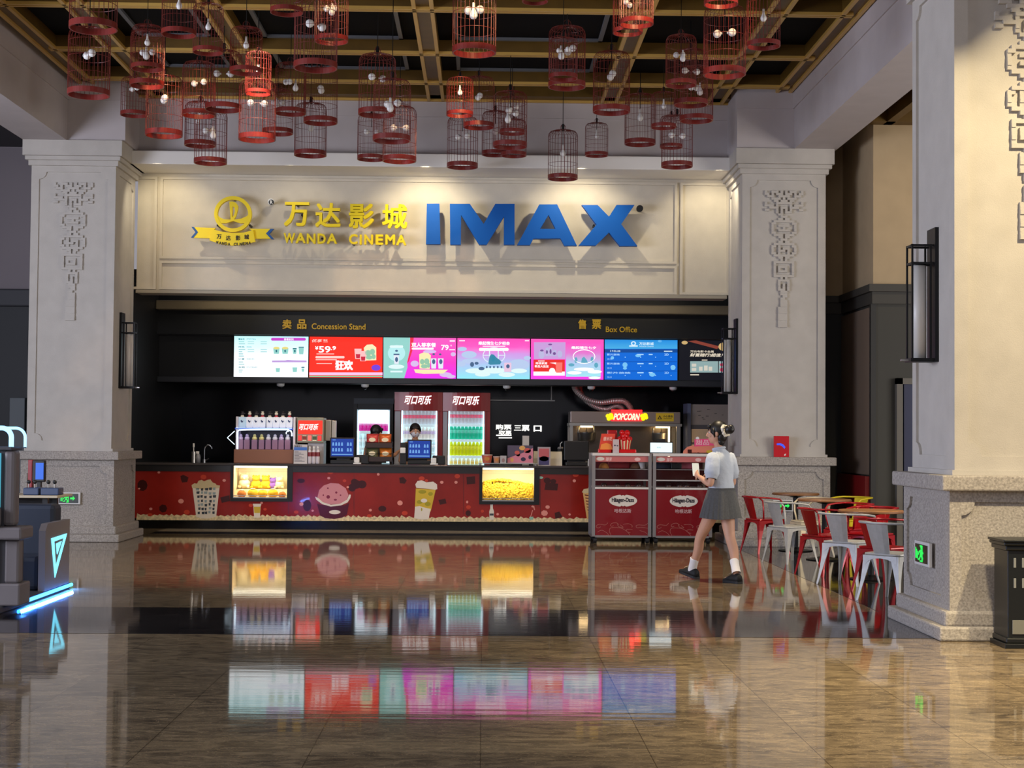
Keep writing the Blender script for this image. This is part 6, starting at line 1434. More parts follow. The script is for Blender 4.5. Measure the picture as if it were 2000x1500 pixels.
m_ = MB(); text_mb(m_, '欢迎', 1283, 872.5, 1290.5, 875.5, DT-0.007, 0.002, 0.0); part('screen_text', m_, glow('tablet_teal', (90, 180, 180), 0.8), t); part('stand', MB().box(xl+0.1, xr-0.1, DT+0.012, DT+0.09, ztr, ztr+0.01).box(xl+0.1, xr-0.1, DT+0.012, DT+0.03, ztr, ztr+0.2), BLACK, t)
t = thing('cake_sign', 'pink lettered stand-up sign on the right cart behind the girl', 'sign', (wx(1365, DT), DT, ztr))
part('board', MB().pxpoly([(1333, 887), (1335, 880), (1342, 873), (1352, 870), (1395, 868), (1398, 887)], DT, 0.02), mat('sign_apricot', (222, 130, 104), 0.5), t)
part('pink_block', MB().pxpoly([(1356, 872), (1356, 858), (1395, 856), (1395, 870)], DT, 0.028), mat('sign_hot_pink', (240, 76, 132), 0.4), t)
m_ = MB(); text_mb(m_, '甜品', 1359, 859, 1385, 869, DT-0.028, 0.003, 0.02); part('sign_lettering', m_, mat('sign_blush', (250, 190, 200), 0.4), t)
m_ = MB(); m_.pxpoly([(1343, 878), (1351, 878), (1351, 885), (1343, 885)], DT-0.02, 0.003).pxpoly(ellipse(1364, 886, 4, 2.4, 10), DT-0.02, 0.003); part('chocolate_picture', m_, CHOC, t)
m_ = MB(); m_.pxpoly(ellipse(1362, 856, 3.4, 3, 12), DT, 0.02); part('white_blob', m_, WHITE, t); part('yellow_blob', MB().pxpoly(ellipse(1385, 882, 6, 3, 12), DT-0.02, 0.003), YLW, t)
part('easel_foot', MB().box(wx(1345, DT), wx(1390, DT), DT-0.02, DT+0.1, ztr, ztr+0.012), mat('sign_apricot', (222, 130, 104), 0.5), t)

# ------------------------------------------------------------------ signs on the columns
GREEN = glow('exit_green', (40, 235, 90), 1.1); SIGNBLK = mat('exit_black', (10, 24, 16), 0.3)
def exit_sign(px, py, label, origin, face, w_=0.30, h=0.165, arrow=True):
    """Pictogram of a running figure with an arrow, built on the given column face."""
    t = thing('exit_sign', label, 'exit sign', origin, 'green lit exit signs low on the columns')
    def put(name, mb, m):
        if face == 'left': mb.rot(Matrix.Rotation(-PI/2, 4, 'Z'))
        part(name, mb, m, t, local=True)
    put('housing', MB().bbox(-w_/2, w_/2, -0.028, 0, 0, h, 0.006), mat('exit_white', (206, 206, 206), 0.4))
    put('panel', MB().box(-w_*0.42, w_*0.42, -0.031, -0.027, h*0.12, h*0.88), SIGNBLK)
    g = MB(); s = h*0.76; y0, y1 = -0.034, -0.030
    kx = 1.0 if arrow else 1.75
    P = lambda L, ox: g.prism([(ox+u*s*kx, h*0.12+v*s) for u, v in L], y0, y1)
    ox = -w_*0.10 if arrow else 0.005
    P([(-0.30, 0.95), (-0.02, 0.95), (-0.02, 0.05), (-0.30, 0.05), (-0.30, 0.13), (-0.10, 0.13), (-0.10, 0.87), (-0.30, 0.87)], ox+0.28*s)
    P(ellipse(0.02, 0.82, 0.085, 0.085, 12), ox)
    P([(-0.06, 0.72), (0.08, 0.70), (0.24, 0.55), (0.20, 0.48), (0.07, 0.58), (0.06, 0.42), (0.20, 0.28), (0.14, 0.06), (0.06, 0.08), (0.09, 0.25), (-0.06, 0.34), (-0.16, 0.14), (-0.36, 0.12), (-0.36, 0.20), (-0.22, 0.22), (-0.10, 0.42), (-0.08, 0.58), (-0.20, 0.52), (-0.26, 0.40), (-0.33, 0.43), (-0.25, 0.60)], ox)
    if arrow: P([(0.0, 0.40), (0.28, 0.40), (0.28, 0.24), (0.52, 0.5), (0.28, 0.76), (0.28, 0.60), (0.0, 0.60)], ox+0.42*s)
    for q in range(3): P([(-0.62+q*0.1, 0.2), (-0.56+q*0.1, 0.2), (-0.56+q*0.1, 0.8-q*0.1), (-0.62+q*0.1, 0.8-q*0.1)], ox)
    put('pictogram', g, GREEN)
yfr = 21.05-0.035-0.022
p = at(135, 985, yfr); exit_sign(0, 0, 'green exit sign with an arrow on the left column\'s pedestal', (p.x, yfr, p.z), 'front', 0.31, 0.165)
p = at(1529, 999, yfr); exit_sign(0, 0, 'green exit sign behind the silver chairs on the far right pedestal', (p.x, yfr, p.z), 'front', 0.28, 0.16)
p = at(1811, 1105, 12.08); exit_sign(0, 0, 'green exit sign on the side of the near right pedestal', (3.545-0.057, 12.08, p.z), 'left', 0.40, 0.19, arrow=False)
yb = 20.96; p0, p1 = at(1511, 894, yb), at(1541, 852, yb)
t = thing('red_placard', 'glossy red placard standing on the far right pedestal', 'sign', ((p0.x+p1.x)/2, yb, 1.2255))
part('board', MB().bbox(p0.x, p1.x, yb-0.015, yb+0.015, 1.2255, p1.z, 0.004), mat('placard_red', (196, 24, 36), 0.12), t)
m_ = MB(); m_.pxpoly([(1517, 866), (1524, 865.5), (1530, 868), (1534, 873), (1532, 877), (1528, 872), (1523, 869.5), (1517, 869.5)], yb-0.0155, 0.002); part('reflected_arc', m_, glow('reflected_blue', (60, 90, 255), 0.9), t)  # blue neon reflection on the gloss, put in as a glowing arc
part('white_mark', MB().pxpoly([(1532, 887), (1535, 886), (1534, 890), (1531.5, 890)], yb-0.0155, 0.002), WHITE, t)

# ------------------------------------------------------------------ waste bin at the right edge
t = thing('waste_bin', 'black floor standing waste bin before the near right column', 'bin', (3.96, 11.14, 0))
x0, x1, y0, y1 = 3.755, 4.165, 10.98, 11.31
part('bin_body', MB().bbox(x0+0.02, x1-0.02, y0+0.02, y1-0.01, 0.06, 0.70, 0.006), mat('bin_black', (12, 16, 18), 0.35), t)
part('plinth', MB().bbox(x0-0.01, x1+0.01, y0-0.01, y1, 0, 0.035, 0.004).bbox(x0+0.005, x1-0.005, y0+0.005, y1-0.005, 0.035, 0.075, 0.01), mat('bin_black', (12, 16, 18), 0.35), t)
part('top', MB().bbox(x0, x1, y0, y1-0.003, 0.70, 0.735, 0.008).bbox(x0-0.015, x1+0.015, y0-0.015, y1, 0.735, 0.76, 0.008).bbox(x0-0.025, x1+0.02, y0-0.025, y1, 0.76, 0.778, 0.004), mat('bin_black', (12, 16, 18), 0.35), t)
s_ = MB()
for z in (0.61, 0.465):
    for i in range(6):
        for sx in (0.0, 0.03): s_.bbox(x0+0.06+i*0.06+sx*0.6, x0+0.078+i*0.06+sx*0.6, y0+0.014, y0+0.021, z-0.035, z+0.035, 0.004) if sx == 0 else None
part('slot', s_, mat('slot_grey', (120, 122, 122), 0.5), t)
part('name_plate', MB().bbox(x0+0.05, x0+0.19, y0+0.012, y0+0.021, 0.10, 0.20, 0.003), mat('plate_grey', (110, 110, 104), 0.4), t)

# ------------------------------------------------------------------ cafe tables and chairs
WOOD = mat('table_wood', (150, 106, 66), 0.35, noise=0.3, nscale=3, stretch=(1, 9, 1)); WOODEDGE = mat('table_edge', (120, 80, 46), 0.45)
def table(px, D, dia, label, dz=0.0):
    x = at(px, 970, D).x; t = thing('cafe_table', label, 'table', (x, D, 0), 'round cafe tables'); r = dia/2
    m_ = MB(); m_.lathe([(r*0.97, 0.735), (r, 0.742), (r, 0.757), (r*0.985, 0.765)], (x, D, dz), 40); part('tabletop', m_, WOOD, t)
    part('rim', MB().lathe([(r*1.005, 0.738), (r*1.012, 0.742), (r*1.012, 0.756), (r*1.005, 0.76)], (x, D, dz), 40), WOODEDGE, t)
    part('pole', MB().cyl((x, D, 0.03), 0.035, 0.70+dz, 14), BLACKMETAL, t); part('collar', MB().lathe([(0.05, 0), (0.14, 0.03)], (x, D, 0.705+dz), 16), BLACKMETAL, t)
    part('base', MB().lathe([(0.22, 0), (0.225, 0.012), (0.10, 0.03), (0.035, 0.05)], (x, D, 0), 24), BLACKMETAL, t)
table(1554, 20.25, 0.61, 'round wooden cafe table nearest the far right column')
table(1610.5, 18.8, 0.645, 'middle round wooden cafe table between red and silver chairs', -0.02)
table(1701, 16.25, 0.68, 'nearest round wooden cafe table beside the near right column', -0.03)
def chair_parts(t, m):
    """Pressed steel armchair; front towards +x, at the origin, seat 0.43 m."""
    s = MB(); 
    def rsq(hx, hy, r, z, n=4): return [(x, y, z) for x, y in rrect(-hx, -hy, hx, hy, r, n)]
    s.loft([rsq(0.16, 0.16, 0.05, 0.425), rsq(0.19, 0.19, 0.055, 0.418), rsq(0.20, 0.20, 0.06, 0.43), rsq(0.195, 0.195, 0.058, 0.442), rsq(0.165, 0.165, 0.05, 0.438), rsq(0.08, 0.08, 0.03, 0.432)]); part('seat', s, m, t, local=True)
    for sx in (-1, 1):
        for sy in (-1, 1):
            g = MB(); rg = []
            for f in (0, 0.12, 0.3, 0.55, 0.8, 1.0):
                z = 0.42*(1-f); cx = sx*(0.155+0.075*f**1.15); cy = sy*(0.155+0.075*f**1.15)
                w_ = 0.048*(1-f)**2+0.015+0.007*(1-f)
                rg.append([(cx+sx*w_*0.55, cy+sy*w_*0.55, z), (cx+sx*w_*0.5, cy-sy*w_*0.8, z), (cx+sx*w_*0.25, cy-sy*w_*0.8, z), (cx+sx*w_*0.05, cy+sy*w_*0.05, z), (cx-sx*w_*0.8, cy+sy*w_*0.25, z), (cx-sx*w_*0.8, cy+sy*w_*0.5, z)])
            g.loft(rg); part('leg', g, m, t, local=True)
    # arched aprons between the legs
    ap = MB(); P = [(-0.175, 0.42), (-0.178, 0.30), (-0.155, 0.345), (-0.12, 0.375), (-0.07, 0.392), (0, 0.397), (0.07, 0.392), (0.12, 0.375), (0.155, 0.345), (0.178, 0.30), (0.175, 0.42)]
    for k_ in range(4):
        q = MB().prism(P, -0.195, -0.186); q.rot(Matrix.Rotation(k_*PI/2, 4, 'Z')); ap.add(q.v, q.f)
    part('apron', ap, m, t, local=True)
    # backrest sheet, leaning back
    b = MB(); rg = []
    for f in (0, 0.25, 0.5, 0.75, 1.0):
        z = 0.435+0.275*f; xx = -0.165-0.085*f; w_ = 0.085+0.03*f; cv = 0.018
        rg.append([(xx-cv*(1-(u/1)**2)+0.004*k2, w_*u, z) for k2, us in ((0, (-1, -0.5, 0, 0.5, 1)), (-1, (1, 0.5, 0, -0.5, -1))) for u in us])
    b.loft(rg); part('backrest', b, m, t, local=True)
    # rail running from arm to arm round the back
    pts = [(0.10, 0.205, 0.44), (0.115, 0.235, 0.56), (0.11, 0.25, 0.66), (0.06, 0.262, 0.70)] + [(-0.06, 0.262, 0.715)]
    pts += [(-0.14-0.13*math.sin(a), 0.255*math.cos(a), 0.722) for a in [PI/12*k_ for k_ in range(1, 12)]]
    pts += [(-0.06, -0.262, 0.715)] + [(x, -y, z) for x, y, z in ((0.06, 0.262, 0.70), (0.11, 0.25, 0.66), (0.115, 0.235, 0.56), (0.10, 0.205, 0.44))]
    r = MB(); r.smooth = True; r.tube(pts, 0.0115, 8); part('arm_rail', r, m, t, local=True)
CH_RED = mat('red_lacquer', (152, 14, 22), 0.22, 0.2); CH_SIL = mat('galvanised_steel', (170, 170, 168), 0.5, 0.3, noise=0.08, nscale=20); CH_CRM = mat('cream_lacquer', (206, 192, 160), 0.35); CH_YEL = mat('yellow_lacquer', (206, 186, 30), 0.35)
CH = {}
def chair(px, D, ang, kind, label):
    x = at(px, 1050, D).x
    if kind not in CH:
        m = {'red': CH_RED, 'silver': CH_SIL, 'cream': CH_CRM, 'yellow': CH_YEL}[kind]
        CH[kind] = thing('metal_armchair', label, 'chair', (x, D, 0), 'metal cafe armchairs', 0); chair_parts_at(CH[kind], m); CH[kind].rotation_euler = (0, 0, math.radians(ang))
    else: dup(CH[kind], (x, D, 0), math.radians(ang), label)
def chair_parts_at(t, m): chair_parts(t, m)
chair(1543, 18.35, 28, 'silver', 'silver metal armchair in front of the far right column\'s exit sign')
chair(1657, 15.75, 48, 'silver', 'silver metal armchair in the middle, its back panel to the camera')
chair(1744, 14.15, 40, 'silver', 'silver metal armchair nearest the camera, cut by the near column')
chair(1494, 19.9, 20, 'red', 'red metal armchair furthest left, beside the girl')
chair(1612, 16.75, 28, 'red', 'red metal armchair behind the middle silver chair')
chair(1730, 14.95, 32, 'red', 'red metal armchair between the two nearest silver chairs')
chair(1700, 17.05, 225, 'red', 'red metal armchair facing left behind the nearest table')
chair(1655, 18.0, 210, 'red', 'red metal armchair facing left behind the middle table')
chair(1582, 19.5, 190, 'cream', 'cream metal armchair behind the silver chair by the exit sign')
chair(1657, 19.9, 215, 'yellow', 'yellow metal armchair behind the middle table')

# ------------------------------------------------------------------ arcade machine at the left edge
GREYP = mat('machine_grey', (112, 106, 108), 0.5); GREYD = mat('machine_dark_grey', (60, 60, 66), 0.5); NAVY = mat('seat_navy', (26, 36, 54), 0.6)
NEONB = glow('blue_neon', (130, 190, 255), 3.2); NEONC = glow('cyan_neon', (120, 225, 255), 1.8)
t = thing('arcade_machine', 'grey sit-in arcade machine with blue neon at the left edge', 'arcade machine', (-4.4, 13.7, 0))
xs = -3.93
YX = lambda px: -xs*F/(945-px)                       # depth of a pixel column on the machine's right face
part('floor_base', MB().bbox(-5.6, xs, 12.3, 14.80, 0.0, 0.055, 0.012), GREYD, t)
sp = [(13.93, 0.056), (14.74, 0.056), (14.74, 0.66), (14.0, 0.66), (13.93, 0.60)]
q = MB().prism([(y, z) for y, z in sp], -0.03, 0.03); q.rot(Matrix.Translation((xs-0.03, 0, 0)) @ Matrix.Rotation(PI/2, 4, 'Z')); part('side_panel', q, GREYP, t)
part('seat_back', MB().bbox(-4.9, xs-0.07, 14.46, 14.72, 0.056, 0.81, 0.04), NAVY, t)
part('seat', MB().bbox(-4.9, xs-0.07, 13.98, 14.46, 0.056, 0.36, 0.04), NAVY, t)
tri = lambda y0, y1, zt__, ym, zb__: [(y0, zt__), (y1, zt__+0.012), (ym, zb__)]
q = MB().prism(tri(14.11, 14.63, 0.52, 14.25, 0.15), -0.006, 0.0, [tri(14.20, 14.53, 0.485, 14.27, 0.25)]); q.prism(tri(14.27, 14.45, 0.46, 14.31, 0.36), -0.006, 0.0); q.rot(Matrix.Translation((xs, 0, 0)) @ Matrix.Rotation(PI/2, 4, 'Z')); part('neon_triangle', q, NEONC, t)
part('neon_strip', MB().tube([(xs+0.012, 13.12, 0.035), (xs+0.012, 14.79, 0.035)], 0.016, 8), glow('blue_floor_neon', (50, 140, 255), 9.0), t)
part('tower_foot', MB().bbox(-5.4, -3.80, 12.75, 13.05, 0.055, 0.24, 0.015), GREYP, t)
part('tower_lower', MB().box(-5.4, -3.90, 12.80, 13.02, 0.24, 0.60).box(-5.4, -3.86, 13.0, 13.04, 0.24, 0.6), GREYD, t)
part('pillar', MB().bbox(-3.94, -3.82, 12.78, 12.90, 0.24, 0.60, 0.02), GREYP, t); part('pillar', MB().bbox(-4.20, -4.04, 12.72, 12.80, 0.24, 0.60, 0.02), GREYP, t)
part('ledge', MB().bbox(-5.4, -3.78, 12.70, 13.05, 0.60, 0.705, 0.02), GREYP, t)
part('tower_upper', MB().box(-5.4, -3.97, 12.86, 13.08, 0.705, 1.335), GREYD, t)
part('pillar', MB().bbox(-3.98, -3.885, 12.84, 13.0, 0.705, 1.335, 0.03), GREYP, t); part('pillar', MB().bbox(-4.10, -4.03, 12.78, 12.86, 0.86, 1.30, 0.015), GREYP, t)
part('side_screen', MB().box(-4.5, -4.005-0.0, 12.835, 12.858, 0.86, 1.31), glow('arcade_screen', (90, 190, 220), 0.8), t)
part('console', MB().bbox(-4.6, -3.99, 12.66, 12.86, 0.705, 0.86, 0.02), GREYP, t)
part('tower_top', MB().bbox(-5.4, -3.90, 12.80, 13.10, 1.335, 1.365, 0.008), GREYD, t)
tb = lambda y, x1: [(-5.2, y, 1.52)]+[(x1-0.08+0.08*math.sin(a), y, 1.44+0.08*math.cos(a)) for a in [PI/16*k_ for k_ in range(9)]]+[(x1, y, 1.36)]
for y_, x_e, r_ in ((12.86, -3.925, 0.020), (13.06, -3.87, 0.012)):
    q = MB(); q.smooth = True; q.tube(tb(y_, x_e), r_, 12); part('neon_tube', q, NEONB, t)
s_ = MB()
for q_ in range(6): s_.box(xs-0.30, xs-0.24, 13.965, 13.978, 0.16+q_*0.035, 0.18+q_*0.035)
part('neon_stripe', s_, glow('stripe_blue', (60, 120, 255), 1.0), t)
part('pedal', MB().bbox(-4.5, -4.0, 13.2, 13.5, 0.055, 0.18, 0.02), BLACK, t)
l_ = bpy.data.lights.new('neon_spill', 'AREA'); l_.energy = 30; l_.color = (0.06, 0.26, 1.0); l_.shape = 'RECTANGLE'; l_.size = 1.66; l_.size_y = 0.025
lo = bpy.data.objects.new('neon_spill', l_); COL.objects.link(lo)      # the strip's own light, thrown out over the floor
_z = Vector((-0.94, 0, 0.34)).normalized(); _x = Vector((0, 1, 0)); _y = _z.cross(_x)
lo.matrix_world = Matrix(((_x.x, _y.x, _z.x, xs+0.032), (_x.y, _y.y, _z.y, 13.95), (_x.z, _y.z, _z.z, 0.036), (0, 0, 0, 1)))
# joystick console behind it
t = thing('joystick_console', 'white topped game console table with joysticks before the left column', 'game console', (-5.3, 18.0, 0))
zc_ = at(80, 966, 18).z
part('tabletop', MB().bbox(-6.2, at(124, 962, 18).x, 17.75, 18.4, zc_-0.03, zc_, 0.006), mat('pale_table', (170, 160, 140), 0.5), t)
for x in (-6.1, -5.05): part('leg', MB().box(x-0.03, x+0.03, 17.85, 17.91, 0, zc_-0.03).box(x-0.03, x+0.03, 18.25, 18.31, 0, zc_-0.03), BLACKMETAL, t)
part('shelf', MB().box(-6.1, -5.05, 17.85, 18.31, 0.45, 0.47), BLACK, t)
part('panel', MB().box(-6.1, -5.05, 18.27, 18.29, 0.47, zc_-0.03), mat('dark_modesty_panel', (34, 32, 36), 0.6), t)
def deck(px0, px1, label, sticks):
    x0, x1 = at(px0, 955, 17.9).x, at(px1, 955, 17.9).x
    q = thing('joystick_deck', label, 'joystick', ((x0+x1)/2, 17.9, zc_+0.001), 'joystick decks on the white table')
    part('case', MB().bbox(x0, x1, 17.8, 18.02, zc_+0.001, zc_+0.085, 0.01), mat('deck_blue', (44, 60, 92), 0.4), q)
    for f in sticks:
        x = x0+(x1-x0)*f; part('stick', MB().cyl((x, 17.9, zc_+0.08), 0.008, 0.06, 8), STEEL, q); b = MB(); b.smooth = True; b.ball((x, 17.9, zc_+0.15), 0.024, 10, 8); part('knob', b, BLACK, q)
deck(50, 80, 'left blue joystick deck on the white game table', (0.2, 0.6)); deck(84, 119, 'right blue joystick deck on the white game table', (0.3, 0.65))
xl, xr = at(64, 920, 18.2).x, at(88, 920, 18.2).x
t = thing('monitor', 'small blue lit monitor on the white game table', 'monitor', ((xl+xr)/2, 18.2, zc_+0.001))
z0, z1 = at(76, 938, 18.2).z, at(76, 899, 18.2).z
part('case', MB().bbox(xl, xr, 18.18, 18.26, z0-0.02, z1, 0.01), BLACK, t); part('screen', MB().box(xl+0.04, xr-0.012, 18.175, 18.182, z0+0.01, z1-0.03), glow('monitor_blue', (40, 110, 240), 0.9), t)
part('stand', MB().box(xl+0.05, xr-0.05, 18.2, 18.26, zc_+0.001, z0), BLACK, t)
x0 = at(60, 920, 18.25).x; solo('red_divider', MB().bbox(x0-0.03, x0+0.02, 18.24, 18.32, zc_+0.001, at(60, 898, 18.25).z, 0.006), mat('panel_red', (140, 24, 34), 0.4), 'narrow red divider board left of the small blue monitor', 'divider')
# pale cabinet deep in the left aisle
solo('aisle_cabinet', MB().bbox(at(22, 820, 22.9).x, at(52, 820, 22.9).x, 22.8, 23.1, 0, at(37, 777, 22.9).z, 0.01), mat('grey_cabinet', (86, 92, 96), 0.6), 'tall grey cabinet against the dark wall left of the column', 'cabinet')
# ------------------------------------------------------------------ people
SKIN = mat('skin', (206, 156, 128), 0.55); HAIR = mat('black_hair', (16, 14, 15), 0.45); SHIRT = mat('pale_blue_shirt', (190, 198, 210), 0.8, bump=0.22, bscale=11)
SKIRT = mat('grey_pleated_cloth', (84, 84, 84), 0.9, noise=0.12, nscale=60); SOCK = mat('white_sock', (232, 228, 226), 0.9); SHOE = mat('black_suede', (14, 14, 15), 0.7)
def skin_body(joints, edges, root, voxel=0.008, extra=None):
    """One continuous body: a skinned skeleton, plus head and hand volumes, fused and smoothed."""
    names = list(joints); idx = {n: i for i, n in enumerate(names)}
    me = bpy.data.meshes.new('b'); me.from_pydata([joints[n][0] for n in names], [(idx[a], idx[b]) for a, b in edges], [])
    o = bpy.data.objects.new('b', me); COL.objects.link(o)
    o.modifiers.new('s', 'SKIN'); sk = me.skin_vertices[0].data
    for n in names:
        r = joints[n][1]; sk[idx[n]].radius = r if isinstance(r, tuple) else (r, r); sk[idx[n]].use_root = (n == root)
    sb = o.modifiers.new('u', 'SUBSURF'); sb.levels = 2
    dg = bpy.context.evaluated_depsgraph_get(); m2 = bpy.data.meshes.new_from_object(o.evaluated_get(dg))
    mb = MB(); mb.frommesh(m2)
    if extra: extra(mb)
    m3 = mesh_of(mb, 'b2', SKIN); o2 = bpy.data.objects.new('b2', m3); COL.objects.link(o2)
    rm = o2.modifiers.new('r', 'REMESH'); rm.mode = 'VOXEL'; rm.voxel_size = voxel; rm.use_smooth_shade = True
    sm = o2.modifiers.new('m', 'SMOOTH'); sm.iterations = 2; sm.factor = 0.5
    bpy.context.view_layer.update(); dg = bpy.context.evaluated_depsgraph_get(); out = bpy.data.meshes.new_from_object(o2.evaluated_get(dg))
    for x in (o, o2): bpy.data.objects.remove(x)
    r = MB(); r.smooth = True; r.frommesh(out); bpy.data.meshes.remove(out); return r
def head_volume(mb, c, fwd, up, s=1.0):
    """Skull, jaw, nose, brow, lips and ears facing fwd."""
    f = Vector(fwd).normalized(); u = Vector(up).normalized(); r = f.cross(u).normalized(); u = r.cross(f)
    M = Matrix((( r.x, f.x, u.x, c[0]), (r.y, f.y, u.y, c[1]), (r.z, f.z, u.z, c[2]), (0, 0, 0, 1)))
    q = MB(); q.ball((0, -0.012*s, 0.02*s), (0.074*s, 0.092*s, 0.098*s), 20, 14); q.ball((0, 0.02*s, -0.045*s), (0.058*s, 0.066*s, 0.066*s), 16, 12); q.ball((0, 0.052*s, -0.085*s), (0.026*s, 0.024*s, 0.022*s), 10, 8)
    q.tube([(0, 0.082*s, 0.018*s), (0, 0.098*s, -0.012*s), (0, 0.107*s, -0.026*s), (0, 0.088*s, -0.034*s)], [0.010*s, 0.012*s, 0.014*s, 0.010*s], 8)
    q.ball((0, 0.080*s, -0.058*s), (0.024*s, 0.012*s, 0.010*s), 10, 6)
    for sx in (-1, 1):
        q.ball((sx*0.030*s, 0.076*s, 0.028*s), (0.022*s, 0.012*s, 0.008*s), 8, 6); q.ball((sx*0.036*s, 0.062*s, -0.026*s), (0.022*s, 0.018*s, 0.02*s), 8, 6); q.ball((sx*0.078*s, -0.008*s, -0.008*s), (0.010*s, 0.020*s, 0.030*s), 8, 8)
    q.rot(M); mb.add(q.v, q.f); return M
def hand_volume(mb, wrist, direc, palm_n, curl=0.9, s=1.0, left=True):
    """Palm, four bent fingers of different lengths and an opposed thumb."""
    d = Vector(direc).normalized(); n = Vector(palm_n); n = (n-d*n.dot(d)).normalized(); a = d.cross(n)*(1 if left else -1); w = Vector(wrist)
    pc = w+d*0.045*s
    rg = []
    for f, hw, ht in ((0, 0.022, 0.018), (0.03, 0.034, 0.017), (0.065, 0.042, 0.015), (0.088, 0.040, 0.013)):
        c = w+d*f*s; rg.append([c+a*(hw*s*math.cos(t))+n*(ht*s*math.sin(t)) for t in [2*PI*k/12 for k in range(12)]])
    mb.loft(rg)
    for i, (off, L) in enumerate(((0.030, 0.070), (0.010, 0.078), (-0.011, 0.073), (-0.031, 0.058))):
        p = w+d*0.080*s+a*off*s; pts = [p]; ang = 0
        for k, seg in enumerate((0.42, 0.32, 0.26)):
            ang += curl*(0.5+0.25*k); p = p+(d*math.cos(ang)+n*math.sin(ang))*L*seg*s; pts.append(p)
        mb.tube(pts, [0.0095*s, 0.0090*s, 0.0082*s, 0.0068*s], 8)
    p = w+d*0.025*s+a*0.034*s; mb.tube([p, p+(d*0.55+a*0.6+n*0.35)*0.045*s, p+(d*0.9+a*0.55+n*0.8)*0.062*s], [0.013*s, 0.0105*s, 0.008*s], 8)
def eye_parts(t, M, s=1.0):
    w = MB(); w.smooth = True; k = MB(); k.smooth = True; b = MB()
    for sx in (-1, 1):
        w.ball((sx*0.030*s, 0.072*s, 0.008*s), (0.015*s, 0.012*s, 0.009*s), 10, 8); k.ball((sx*0.030*s, 0.0825*s, 0.008*s), (0.0065*s, 0.004*s, 0.0065*s), 8, 6)
        b.tube([(sx*0.014*s, 0.0865*s, 0.032*s), (sx*0.032*s, 0.086*s, 0.037*s), (sx*0.048*s, 0.076*s, 0.030*s)], 0.004*s, 6)
    part('eye', w.rot(M), mat('eye_white', (230, 226, 220), 0.3), t); part('iris', k.rot(M), mat('dark_iris', (30, 20, 16), 0.2), t); part('eyebrow', b.rot(M), HAIR, t)
def garment(rings):
    """rings: (centre, half width, half depth, across vector, z-free forward vector)."""
    m_ = MB(); m_.smooth = True; n = 28; R = []
    for c, a, b, u, w_ in rings:
        c = Vector(c); R.append([c+Vector(u)*a*math.cos(2*PI*k/n)+Vector(w_)*b*math.sin(2*PI*k/n) for k in range(n)])
    m_.loft(R, caps=False); return m_

# the girl walking to the left
J = lambda px, py, D: Vector(at(px, py, D))
DG = 15.98
fw = Vector((-0.78, 0.62, 0)).normalized(); ac = Vector((fw.y, -fw.x, 0))     # facing, and her right hand side
pel = J(1409, 978, DG); che = J(1408, 915, DG); nek = J(1404, 876, DG); hed = J(1400.5, 846, DG)
hl, hr = pel-ac*0.085+Vector((0, 0, -0.02)), pel+ac*0.085+Vector((0, 0, -0.02))
kl, kr = J(1366, 1052, 16.10), J(1426, 1052, 15.92); al, ar = J(1353, 1108, 16.22), J(1437, 1112, 15.72)
tl, tr_ = J(1328, 1119, 16.38)+Vector((0, 0, 0.0)), J(1416, 1128, 15.88)
tl.z = 0.062; tr_.z = 0.036
sl, sr = che-ac*0.165+Vector((0, 0, 0.115)), che+ac*0.165+Vector((0, 0, 0.115))
el = sl-ac*0.075+Vector((0, 0, -0.285))-fw*0.02; er = sr+ac*0.06+Vector((0, 0, -0.285))-fw*0.03
wl = el+fw*0.19+ac*0.07+Vector((0, 0, 0.09)); wr = er+fw*0.20-ac*0.06+Vector((0, 0, 0.06))
mid = lambda a, b, f, off=Vector((0, 0, 0)): a*(1-f)+b*f+off
joints = {'pel': (pel, (0.135, 0.105)), 'waist': (mid(pel, che, 0.5), (0.105, 0.085)), 'che': (che, (0.125, 0.095)), 'up': (mid(che, nek, 0.6), (0.088, 0.068)), 'nek': (nek, 0.044), 'head': (hed+Vector((0, 0, -0.06)), 0.05),
          'hl': (hl, 0.092), 'tl1': (mid(hl, kl, 0.45), 0.078), 'kl': (kl, 0.054), 'cl': (mid(kl, al, 0.35, -fw*0.02), 0.056), 'al': (al, 0.033), 'bl': (Vector((al.x, al.y, 0.062)), 0.030), 'fl': (tl, 0.018),
          'hr': (hr, 0.092), 'tr1': (mid(hr, kr, 0.45), 0.080), 'kr': (kr, 0.055), 'cr': (mid(kr, ar, 0.35, -fw*0.02), 0.056), 'ar': (ar, 0.033), 'br': (Vector((ar.x, ar.y, 0.048)), 0.030), 'fr': (tr_, 0.018),
          'sl': (sl-Vector((0,0,0.02)), 0.040), 'ul': (mid(sl, el, 0.5), 0.043), 'el': (el, 0.036), 'fl2': (mid(el, wl, 0.4), 0.035), 'wl': (wl, 0.024), 'sr': (sr-Vector((0,0,0.02)), 0.040), 'ur': (mid(sr, er, 0.5), 0.043), 'er': (er, 0.036), 'fr2': (mid(er, wr, 0.4), 0.035), 'wr': (wr, 0.024)}
edges = [('pel','waist'),('waist','che'),('che','up'),('up','nek'),('nek','head'),('pel','hl'),('hl','tl1'),('tl1','kl'),('kl','cl'),('cl','al'),('al','bl'),('bl','fl'),('pel','hr'),('hr','tr1'),('tr1','kr'),('kr','cr'),('cr','ar'),('ar','br'),('br','fr'),
         ('up','sl'),('sl','ul'),('ul','el'),('el','fl2'),('fl2','wl'),('up','sr'),('sr','ur'),('ur','er'),('er','fr2'),('fr2','wr')]
HM = []
